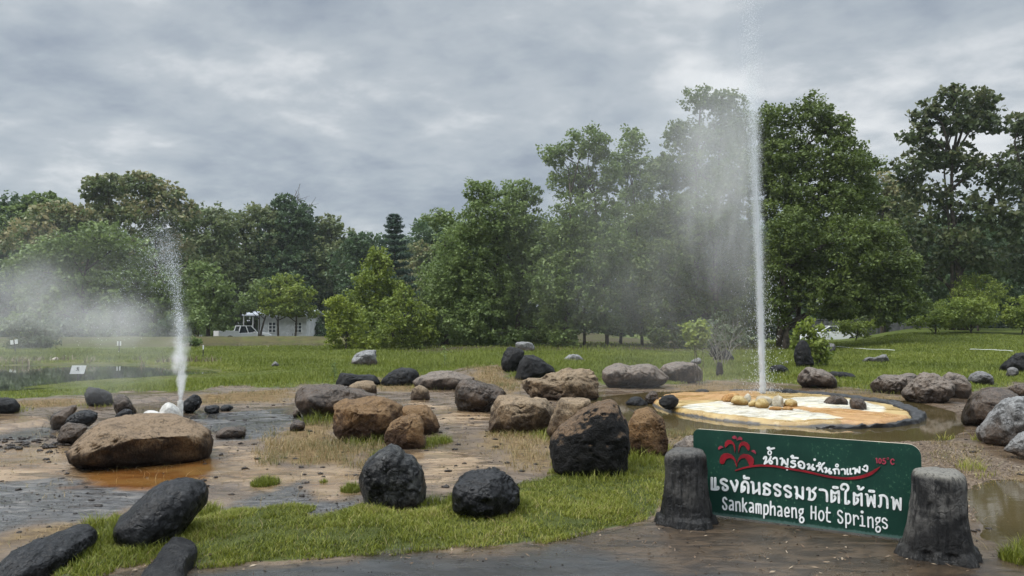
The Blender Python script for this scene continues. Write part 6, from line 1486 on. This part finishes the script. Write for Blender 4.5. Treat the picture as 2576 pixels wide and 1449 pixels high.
def tall_geyser():
    b = flat(1919, 1001, 0.1); D0 = 15.75; b = at(1919, 1001, D0)
    root = empty('tall_geyser', (b.x, D0, 0.12)); tag(root, 'tall geyser jet shooting above the trees with mist drifting left', 'geyser')
    rng = np.random.default_rng(9)
    lean = lambda z: -0.012 * z - 0.0003 * z * z
    # solid core
    mb = MB(); rings = []
    for z in np.linspace(-0.05, 4.7, 80):
        f = min(1.0, max(0.0, z / 4.7)); r = 0.066 * (1 - f) ** 0.75 * (0.9 + 0.12 * math.sin(z * 9) + 0.08 * rng.normal()); r = max(r, 0.004)
        cx = lean(z) + 0.006 * math.sin(z * 5.3)
        rings.append([(cx + r * (1 + 0.2 * rng.normal()) * math.cos(a), r * math.sin(a), z) for a in np.linspace(0, 6.283, 9)[:-1]])
    mb.loft(rings); mb.build('water_jet', WATERW, root, smooth=True)
    n = 100000; z = 9.6 * rng.random(n) ** 1.15
    keep = rng.random(n) < (1 - 0.86 * ss(3.4, 8.6, z)); z = z[keep]; n = len(z)
    sg = 0.026 + 0.0065 * z + 0.004 * np.maximum(z - 4, 0) ** 1.5
    x = lean(z) + sg * rng.normal(size=n) - np.abs(rng.normal(size=n)) * 0.055 * ss(2.5, 6.0, z); y = sg * rng.normal(size=n)
    P1 = np.stack([x, y, z], 1); s1 = 0.0013 + 0.0015 * rng.random(n)
    n = 1700; z = 2.6 * rng.random(n) ** 1.5; x = 0.02 + (0.10 + 0.14 * rng.random(n)) * rng.normal(size=n); y = 0.2 * rng.normal(size=n)
    P2 = np.stack([x, y, z], 1); s2 = 0.002 + 0.004 * rng.random(n) ** 2
    n = 2600; z = 1.4 + 3.6 * rng.random(n); x = lean(z) - rng.exponential(0.75, n) * ss(1.0, 4.0, z) * 0.9; y = 0.5 * rng.normal(size=n)
    P3 = np.stack([x, y, z], 1); s3 = 0.001 + 0.0014 * rng.random(n)
    drops('spray_droplets', np.concatenate([P1, P2, P3]), np.concatenate([s1, s2, s3]), 3.2, root)
    def dens(t, p, X, Y, Z):
        uu = t.math('MULTIPLY', t.math('ADD', X, t.math('MULTIPLY', Z, 0.018)), -1.0)        # metres downwind of the jet
        n1 = t.noise(p, 0.75, 6, 0.62, 0.9, sc=(1.0, 1.0, 0.4)); n2 = t.noise(p, 2.6, 5, 0.6, 0.5, sc=(1.0, 1.0, 0.22))
        nn = t.math('ADD', t.math('MULTIPLY', n1, 0.65), t.math('MULTIPLY', n2, 0.35))
        wv = t.step(nn, 0.40, 0.62)
        front = t.step(uu, -0.12, 0.15)
        near = t.math('MULTIPLY', t.step(uu, 0.1, 2.3, 1, 0), t.math('MULTIPLY', t.step(Z, 1.6, 3.6), t.step(Z, 5.2, 7.0, 1, 0.10)))
        mid = t.math('MULTIPLY', t.step(uu, 0.6, 6.5, 0.22, 0), t.math('MULTIPLY', t.step(Z, 0.6, 2.5), t.step(Z, 4.5, 7.5, 1, 0)))
        low = t.math('MULTIPLY', t.step(uu, 0.0, 4.5, 0.16, 0.0), t.step(Z, 0.1, 2.4, 1, 0.25))
        base = t.math('ADD', t.math('MULTIPLY', near, t.math('ADD', 0.15, t.math('MULTIPLY', wv, 1.15))), t.math('MULTIPLY', t.math('ADD', mid, low), t.math('ADD', 0.35, wv)))
        yf = t.step(t.math('ABSOLUTE', Y), 0.2, 1.15, 1, 0)
        return t.math('MULTIPLY', t.math('MULTIPLY', base, front), t.math('MULTIPLY', yf, 0.50))
    m = steam_mat('steam_right', dens)
    hull('steam', [(0.02, -2.2, 0, 2.4, 1.1), (1.0, -2.9, 0, 3.2, 1.2), (3.0, -3.0, 0, 3.4, 1.25), (5.5, -3.0, 0, 3.4, 1.25), (8.0, -1.9, 0, 2.2, 1.2), (10.5, -1.5, 0, 1.6, 1.0)], m, root)
tall_geyser()

def small_geyser():
    D0 = 12.6; b = at(454, 1008, D0)
    zg = ground_z(b.x, D0)
    pipe = MB(); hp = b.z - zg
    ro, ri = 0.047, 0.036; n = 24
    def rg_(r, z): return [(r * math.cos(2 * math.pi * k / n), r * math.sin(2 * math.pi * k / n), z) for k in range(n)]
    pipe.loft([rg_(ro, -0.1), rg_(ro, hp - 0.004), rg_(ro - 0.004, hp), rg_(ri, hp), rg_(ri, hp - 0.1)], cap=False)
    o = pipe.build('vent_pipe', simple('stained_cement_pipe', (0.46, 0.45, 0.42), 0.7, 0.3, 14, bump=0.5), None, True, (b.x, D0, zg)); tag(o, 'short grey white vent pipe under the small geyser', 'pipe')
    root = empty('small_geyser', (b.x, D0, b.z)); tag(root, 'small geyser spraying droplets with steam drifting left', 'geyser')
    rng = np.random.default_rng(4)
    n = 30000
    vz = 7.2 + 0.42 * rng.normal(size=n); vx = -0.10 + 0.16 * rng.normal(size=n); vy = 0.16 * rng.normal(size=n)
    t = 1.5 * rng.random(n) ** 0.9
    z = vz * t - 4.9 * t * t; x = vx * t - 0.62 * t * t * (0.6 + 0.8 * rng.random(n)); y = vy * t
    keep = (z > -0.2) & (rng.random(n) < np.where(t < 0.78, 0.9, 0.30)) & (z > 0.75 + 0.5 * rng.random(n))
    P = np.stack([x, y, z], 1)[keep]; s = (0.0009 + 0.0012 * rng.random(len(P)) + 0.0026 * (rng.random(len(P)) > 0.90))
    n = 900; z = 1.5 * rng.random(n); x = -0.03 * z + (0.012 + 0.022 * z) * rng.normal(size=n); P2 = np.stack([x, (0.012 + 0.02 * z) * rng.normal(size=n), z], 1)
    drops('spray_droplets', np.concatenate([P, P2]), np.concatenate([s, np.full(n, 0.0035)]), 1.9, root)
    def dcol(t, p, X, Y, Z):
        n1 = t.noise(p, 5.0, 5, 0.6, 0.5, sc=(1, 1, 0.5))
        cx = t.math('ADD', X, t.math('MULTIPLY', Z, 0.02))
        r2 = t.math('SQRT', t.math('ADD', t.math('MULTIPLY', cx, cx), t.math('MULTIPLY', Y, Y)))
        w = t.math('ADD', 0.030, t.math('MULTIPLY', t.math('POWER', t.math('MAXIMUM', Z, 0.001), 0.8), 0.125))
        w = t.math('MULTIPLY', w, t.step(t.noise(p, 3.2, 4, 0.6, 0.4), 0.3, 0.7, 0.6, 1.45))
        q = t.math('DIVIDE', r2, w)
        f = t.step(q, 0.2, 1.2, 1, 0)
        amp = t.step(Z, 0.0, 1.1, 30.0, 2.2)
        fade = t.step(Z, 0.9, 1.75, 1, 0)
        return t.math('MULTIPLY', t.math('MULTIPLY', f, amp), t.math('MULTIPLY', fade, t.step(n1, 0.34, 0.64, 0.2, 1.3)))
    hull('steam_column', [(-0.01, 0, 0, 0.05, 0.05), (0.3, -0.01, 0, 0.14, 0.14), (0.8, -0.02, 0, 0.24, 0.24), (1.3, -0.03, 0, 0.30, 0.30), (1.9, -0.04, 0, 0.34, 0.34)], steam_mat('steam_left_column', dcol), root)
    def dcl(t, p, X, Y, Z):
        n1 = t.noise(p, 1.1, 6, 0.62, 0.9); n2 = t.noise(p, 3.2, 5, 0.6, 0.6)
        nn = t.math('ADD', t.math('MULTIPLY', n1, 0.65), t.math('MULTIPLY', n2, 0.35))
        wv = t.step(nn, 0.36, 0.68)
        uu = t.math('MULTIPLY', X, -1.0)
        tot = None
        for (pu, pz, ru, rz, am) in ((0.35, 0.85, 0.45, 0.75, 0.5), (1.05, 1.30, 0.85, 0.72, 0.85), (1.75, 1.38, 0.8, 0.7, 0.8), (2.5, 1.75, 0.85, 0.95, 0.8), (3.4, 1.6, 1.0, 1.0, 0.65), (2.2, 1.6, 2.5, 1.9, 0.14), (1.2, 0.55, 1.3, 0.75, 0.34), (2.9, 0.9, 1.3, 0.75, 0.3)):
            a_ = t.math('DIVIDE', t.math('SUBTRACT', uu, pu), ru); b_ = t.math('DIVIDE', t.math('SUBTRACT', Z, pz), rz); c_ = t.math('DIVIDE', Y, 0.9)
            r_ = t.math('SQRT', t.math('ADD', t.math('MULTIPLY', a_, a_), t.math('ADD', t.math('MULTIPLY', b_, b_), t.math('MULTIPLY', c_, c_))))
            r_ = t.math('ADD', r_, t.math('ADD', t.math('MULTIPLY', t.math('SUBTRACT', n2, 0.5), 1.0), t.math('MULTIPLY', t.math('SUBTRACT', n1, 0.5), 1.4)))
            g_ = t.step(r_, 0.15, 1.1, am, 0)
            tot = g_ if tot is None else t.math('MAXIMUM', tot, g_)
        return t.math('MULTIPLY', tot, t.math('ADD', 0.10, t.math('MULTIPLY', wv, 1.0)))
    hull('steam_cloud', [(-0.05, -1.9, 0, 1.9, 0.8), (0.5, -2.3, 0, 2.5, 1.0), (1.4, -2.4, 0, 2.7, 1.1), (2.4, -2.4, 0, 2.6, 1.0), (3.2, -2.4, 0, 1.8, 0.7)], steam_mat('steam_left_cloud', dcl), root)
small_geyser()

# ------------------------------------------------------------------ pond signs, log, weeds, hoses
WP = simple('white_panel', (0.72, 0.73, 0.72), 0.5, 0.08)
DP = simple('dark_post', (0.05, 0.045, 0.04), 0.7)
def pond_sign():
    d = 21.0; c = at(196, 930, d); k = d / F
    w, h = 34 * k, 21 * k
    root = empty('pond_sign', (c.x, d, -0.25), R(6)); tag(root, 'white board with a running figure standing in the pond', 'sign')
    zc = c.z + 0.25
    mb = MB(); mb.tube([(0, 0.02, -0.2), (0, 0.02, zc)], 0.02, 8); mb.build('post', DP, root)
    mb = MB(); sh = 0.03
    mb.add([(-w / 2 - sh, 0, zc - h / 2), (w / 2 - sh, 0, zc - h / 2), (w / 2 + sh, 0, zc + h / 2), (-w / 2 + sh, 0, zc + h / 2), (-w / 2 - sh, 0.012, zc - h / 2), (w / 2 - sh, 0.012, zc - h / 2), (w / 2 + sh, 0.012, zc + h / 2), (-w / 2 + sh, 0.012, zc + h / 2)],
           [(0, 1, 2, 3), (7, 6, 5, 4), (0, 4, 5, 1), (1, 5, 6, 2), (2, 6, 7, 3), (3, 7, 4, 0)]); mb.build('board', WP, root)
    mb = MB(); s_ = h * 0.55
    def limb(pts, r): mb.tube([(q[0] * s_, -0.004, zc + 0.10 * h + q[1] * s_) for q in pts], r * s_, 6)
    limb([(0.02, 0.42), (0.021, 0.43)], 0.12); limb([(0.0, 0.30), (-0.08, -0.05)], 0.085)
    limb([(0.0, 0.27), (0.2, 0.16), (0.3, 0.27)], 0.05); limb([(0.0, 0.27), (-0.2, 0.25), (-0.3, 0.08)], 0.05)
    limb([(-0.08, -0.05), (0.16, -0.12), (0.14, -0.40)], 0.06); limb([(-0.08, -0.05), (-0.14, -0.28), (-0.38, -0.34)], 0.06)
    mb.build('pictogram', simple('black_figure', (0.02, 0.02, 0.02), 0.6), root)
pond_sign()
def twin_marker(px, py, gy, d, w, h, rz, label):
    k = d / F; c = at(px, py, d); zg = ground_z(c.x, d)
    root = empty('twin_panel_sign', (c.x, d, zg)); tag(root, label, 'sign', 'small white twin panel signs')
    root.rotation_euler = (0, rz, 0)
    zc = c.z - zg
    mb = MB(); mb.tube([(0, 0.02, -0.2), (0, 0.02, zc + h * k / 2)], 0.022, 6); mb.build('post', DP, root)
    for s_ in (-1, 1):
        mb = MB(); mb.box((s_ * (w * k / 4 + 0.02), 0, zc), (w * k / 2 - 0.03, 0.015, h * k)); mb.build('panel', WP, root)
twin_marker(39.5, 860, 876, 36, 18, 11, R(-8), 'tilted white twin panel sign near the left edge of the pond bank')
twin_marker(299.5, 864, 880, 36, 9.5, 11, 0, 'upright white twin panel sign on the pond bank seen through steam')
twin_marker(505, 845, 850, 60, 7, 6, 0, 'farthest small white twin panel sign by the track near the pickup')
def stake():
    d = 32; c = at(511, 893, d); zg = ground_z(c.x, d); zt = at(511, 868, d).z - zg; zm = at(511, 879, d).z - zg
    root = empty('stake', (c.x, d, zg)); tag(root, 'thin white topped stake in the lawn right of the small geyser', 'stake')
    mb = MB(); mb.tube([(0, 0, -0.1), (0, 0, zm)], 0.022, 6); mb.build('shaft', DP, root)
    mb = MB(); mb.tube([(0, 0, zm), (0, 0, zt)], 0.028, 6); mb.build('white_top', WP, root)
stake()
def log():
    a = flat(116, 917, -0.08); b = flat(143, 910, 0.0)
    mb = MB(); mb.tube([(a[0], a[1], -0.06), ((a[0] + b[0]) / 2, (a[1] + b[1]) / 2, 0.06), (b[0], b[1], 0.12)], [0.05, 0.075, 0.085], 9)
    o = mb.build('log', simple('weathered_log', (0.30, 0.26, 0.21), 0.85, 0.3, 8, bump=0.6), None, True); tag(o, 'bleached log lying half in the pond at the far bank', 'log')
log()
def weed(px, py, top, label):
    g = gp(px, py); h = (py - top) * g.y / F
    rng = np.random.default_rng(int(px)); root = empty('weed', g); tag(root, label, 'weed')
    mb = MB(); mb.tube([(0, 0, -0.03), (0.02, 0, h * 0.5), (-0.02, 0, h)], [0.008, 0.006, 0.003], 5); mb.build('stem', simple('weed_stem', (0.10, 0.12, 0.05), 0.7), root)
    C = np.array([(0.05 * rng.normal() * (1.3 - q), 0.05 * rng.normal(), h * q) for q in np.linspace(0.35, 1.02, 12)])
    v, r_, t_ = leaves(C, np.full(12, 0.05), 5, 0.085, rng, 0.35, 0.2, 0.3); link('leaves', leaf_mesh('leaves', [v], [r_], [t_]), FOL['mid'], root)
weed(840, 963, 915, 'tall single weed at the lawn edge left of the flat topped charcoal boulder')
weed(1118, 925, 872, 'tall single weed in the lawn above the domed charcoal boulder')
def hose(pts, label):
    P = [gp(*q) for q in pts]; P2 = []
    for i in range(len(P) - 1):
        for k in range(8):
            q = P[i].lerp(P[i + 1], k / 8); q.z = ground_z(q.x, q.y) + 0.09 + 0.008 * math.sin(k + i * 3.1); P2.append(q)
    mb = MB(); mb.tube(P2, 0.011, 6); o = mb.build('hose', WP, None, True); tag(o, label, 'hose')
hose([(2105, 876), (2180, 883), (2262, 887)], 'pale hose lying on the lawn left of the grey flat topped rock')
hose([(2440, 884), (2500, 885), (2556, 889)], 'pale hose lying on the lawn near the right edge')

# ------------------------------------------------------------------ hut, cars and wall in the distance
def hut():
    d = 76.0; k = d / F; c = at(700, 848, d); zg = -0.62
    root = empty('hut', (c.x, d, zg)); tag(root, 'white hut with a low metal roof behind the young trees', 'building')
    X = lambda px: (px - 700) * k
    ew = 2.95
    wallm = simple('white_plaster', (0.50, 0.51, 0.52), 0.8, 0.12, 2)
    mb = MB(); mb.box(((X(648) + X(770)) / 2, 2.6, ew / 2 - 0.1), (X(770) - X(648), 5.0, ew + 0.2)); mb.build('wall', wallm, root)
    roofm = simple('metal_roof', (0.52, 0.55, 0.60), 0.35, 0.1, 3, metal=0.3)
    mb = MB(); x0, x1 = X(615), X(782); y0, y1, ym = -0.8, 5.9, 2.6
    zr, ze = ew + 0.55, ew - 0.02
    mb.add([(x0, y0, ze), (x1, y0, ze), (x1, ym, zr), (x0, ym, zr), (x1, y1, ze), (x0, y1, ze), (x0, y0, ze + 0.14), (x1, y0, ze + 0.14), (x1, ym, zr + 0.14), (x0, ym, zr + 0.14), (x1, y1, ze + 0.14), (x0, y1, ze + 0.14)],
           [(0, 3, 2, 1), (3, 5, 4, 2), (6, 7, 8, 9), (9, 8, 10, 11), (0, 1, 7, 6), (5, 11, 10, 4), (0, 6, 9, 3), (3, 9, 11, 5), (1, 2, 8, 7), (2, 4, 10, 8)]); mb.build('roof', roofm, root)
    for px in (618, 641):
        mb = MB(); mb.tube([(X(px), -0.6, -0.2), (X(px), -0.6, ew)], 0.06, 8); mb.build('porch_post', simple('post_paint', (0.4, 0.4, 0.4), 0.7), root)
    glass = simple('dark_glass', (0.05, 0.06, 0.07), 0.15); fr = simple('white_frame', (0.75, 0.75, 0.75), 0.6)
    for px in (684, 749):
        wv, hv, zc = 0.75, 1.05, 1.75
        mb = MB(); mb.box((X(px), 0.085, zc), (wv, 0.03, hv)); w = mb.build('window', glass, root)
        mb = MB()
        for dx in (-wv / 2, 0, wv / 2): mb.box((X(px) + dx, 0.05, zc), (0.06, 0.05, hv + 0.06))
        for dz in (-hv / 2, -hv / 6, hv / 6, hv / 2): mb.box((X(px), 0.056, zc + dz), (wv, 0.04, 0.055))
        f = mb.build('frame', fr, w)
    for px, wv in ((666, 0.85), (728, 0.85)):
        mb = MB(); mb.box((X(px), 0.08, 1.0), (wv, 0.04, 2.05)); dr = mb.build('door', simple('grey_white_door', (0.55, 0.56, 0.58), 0.6), root)
        mb = MB(); mb.box((X(px) + wv * 0.38, 0.035, 1.0), (0.05, 0.05, 0.22)); mb.build('handle', DP, dr)
hut()
def car(name, label, loc, rz, prof, green, wheels, L, W, paint, extra=None):
    """prof: body side outline; green: glass house outline"""
    root = empty(name, loc, rz); tag(root, label, 'car' if name == 'sedan' else 'pickup truck')
    def prism(P, w0, w1, zref):
        mb = MB(); n = len(P); zlo = min(q[1] for q in P); zhi = max(q[1] for q in P)
        def wd(z): return w0 + (w1 - w0) * (z - zlo) / max(1e-6, zhi - zlo)
        rings = []
        for s_, ins in ((-1, 0.06), (-1, 0.0), (1, 0.0), (1, 0.06)):
            cx = sum(q[0] for q in P) / n; cz = sum(q[1] for q in P) / n
            rings.append([(cx + (x - cx) * (1 - ins), s_ * (wd(z) / 2 + (0.03 if ins == 0 else 0.06) - 0.03), cz + (z - cz) * (1 - ins)) for x, z in P])
        mb.loft(rings); return mb
    prism(prof, W, W * 0.96, 0).build('body', paint, root)
    prism(green, W * 0.93, W * 0.74, 0).build('windows', simple('car_glass', (0.025, 0.03, 0.035), 0.08), root)
    gx0, gx1 = min(q[0] for q in green), max(q[0] for q in green); gt = max(q[1] for q in green)
    top = [q for q in green if q[1] > gt - 0.03]; tx0, tx1 = min(q[0] for q in top), max(q[0] for q in top); gb = min(q[1] for q in green)
    mb = MB(); mb.box(((tx0 + tx1) / 2, 0, gt + 0.015), (tx1 - tx0 + 0.16, W * 0.76, 0.05))
    for s_ in (-1, 1):
        for xt, xb in ((tx0, gx0), (tx1, gx1), ((tx0 + tx1) / 2, (gx0 + gx1) / 2)):
            mb.tube([(xb, s_ * W * 0.475, gb), (xt, s_ * W * 0.385, gt + 0.01)], 0.045, 6)
    mb.build('roof', paint, root)
    for x, r in wheels:
        for s_ in (-1, 1):
            mb = MB(); mb.tube([(x, s_ * (W / 2 - 0.2), r), (x, s_ * (W / 2 + 0.02), r)], r, 20); wh = mb.build('wheel', simple('tyre', (0.02, 0.02, 0.02), 0.8), root)
            mb = MB(); mb.tube([(x, s_ * (W / 2 + 0.0), r), (x, s_ * (W / 2 + 0.035), r)], r * 0.62, 16); mb.build('rim', simple('rim', (0.4, 0.4, 0.42), 0.35, metal=0.6), wh)
    for s_ in (-1, 1):
        mb = MB(); mb.box((L / 2 - 0.06, s_ * W * 0.36, 0.72), (0.16, 0.34, 0.14)); mb.build('headlight', simple('lamp_glass', (0.6, 0.62, 0.64), 0.15), root)
        mb = MB(); mb.box((-L / 2 + 0.06, s_ * W * 0.40, 0.86), (0.15, 0.22, 0.2)); mb.build('tail_light', simple('red_lamp', (0.3, 0.02, 0.02), 0.25), root)
        mb = MB(); mb.box((gx1 - 0.35, s_ * (W * 0.5 + 0.08), gb + 0.08), (0.12, 0.2, 0.12)); mb.build('side_mirror', paint, root)
    if extra: extra(root)
    return root
paint = simple('white_car_paint', (0.72, 0.73, 0.74), 0.22, 0.03)
d = 58.0; c = at(2105, 840, d)
car('sedan', 'white sedan parked behind the lawn shrubs at the right', (c.x - 0.55, d, -0.10), R(178),
    [(-2.25, 0.35), (-2.3, 0.75), (-2.15, 0.98), (-1.3, 1.03), (0.75, 1.0), (1.7, 0.88), (2.2, 0.72), (2.28, 0.4), (2.1, 0.24), (-2.1, 0.24)],
    [(-1.75, 1.0), (-0.95, 1.40), (0.25, 1.42), (1.05, 0.98)], [(-1.35, 0.32), (1.4, 0.32)], 4.55, 1.76, paint)
d = 73.0; c = at(612, 840, d)
def bed(root):
    mb = MB(); W_ = 1.75
    for s_ in (-1, 1): mb.box((-1.65, s_ * (W_ / 2 - 0.05), 1.02), (1.9, 0.08, 0.30))
    mb.box((-2.57, 0, 0.98), (0.07, W_ - 0.1, 0.38)); mb.build('cargo_bed', paint, root)
car('pickup', 'white pickup truck parked left of the white hut', (c.x, d, -0.36), R(38),
    [(-2.6, 0.45), (-2.6, 0.88), (-0.75, 0.92), (0.95, 1.02), (2.2, 0.95), (2.5, 0.8), (2.55, 0.45), (2.3, 0.34), (-2.4, 0.36)],
    [(-0.7, 0.95), (-0.5, 1.62), (0.55, 1.64), (1.15, 1.0)], [(-1.55, 0.37), (1.6, 0.37)], 5.1, 1.75, paint, bed)
def dark_wall():
    d = 67.0; a = at(2010, 805, d); b = at(2330, 805, d)
    root = empty('boundary_wall', ((a.x + b.x) / 2, d, -0.55)); tag(root, 'long dark grey boundary wall in shade behind the white car', 'wall')
    L = b.x - a.x; h = a.z + 0.55
    mb = MB(); mb.box((0, 0, h / 2 - 0.1), (L, 0.15, h + 0.2)); mb.build('wall_panel', simple('dark_concrete_wall', (0.085, 0.085, 0.088), 0.8, 0.35, 1.2), root)
    mb = MB(); mb.box((0, 0, h + 0.045), (L + 0.1, 0.24, 0.07)); mb.build('coping', simple('grey_coping', (0.13, 0.13, 0.13), 0.8), root)
    for i in range(6):
        mb = MB(); mb.box((-L / 2 + L * i / 5, -0.12, h / 2 - 0.1), (0.22, 0.10, h + 0.2)); mb.build('pier', simple('pier_concrete', (0.11, 0.11, 0.112), 0.8), root)
dark_wall()

# ------------------------------------------------------------------ air
def haze():
    mb = MB(); mb.box((0, 75, 14.5), (320, 190, 34))
    t = NT('haze_air'); v = t.n('ShaderNodeVolumePrincipled', {'Color': (0.80, 0.86, 0.92), 'Density': 0.0003, 'Anisotropy': 0.2})
    t.t.links.new(v.outputs[0], t.out.inputs['Volume'])
    o = mb.build('haze', t.m); o['kind'] = 'stuff'; o['label'] = 'thin moist air over the park'
haze()
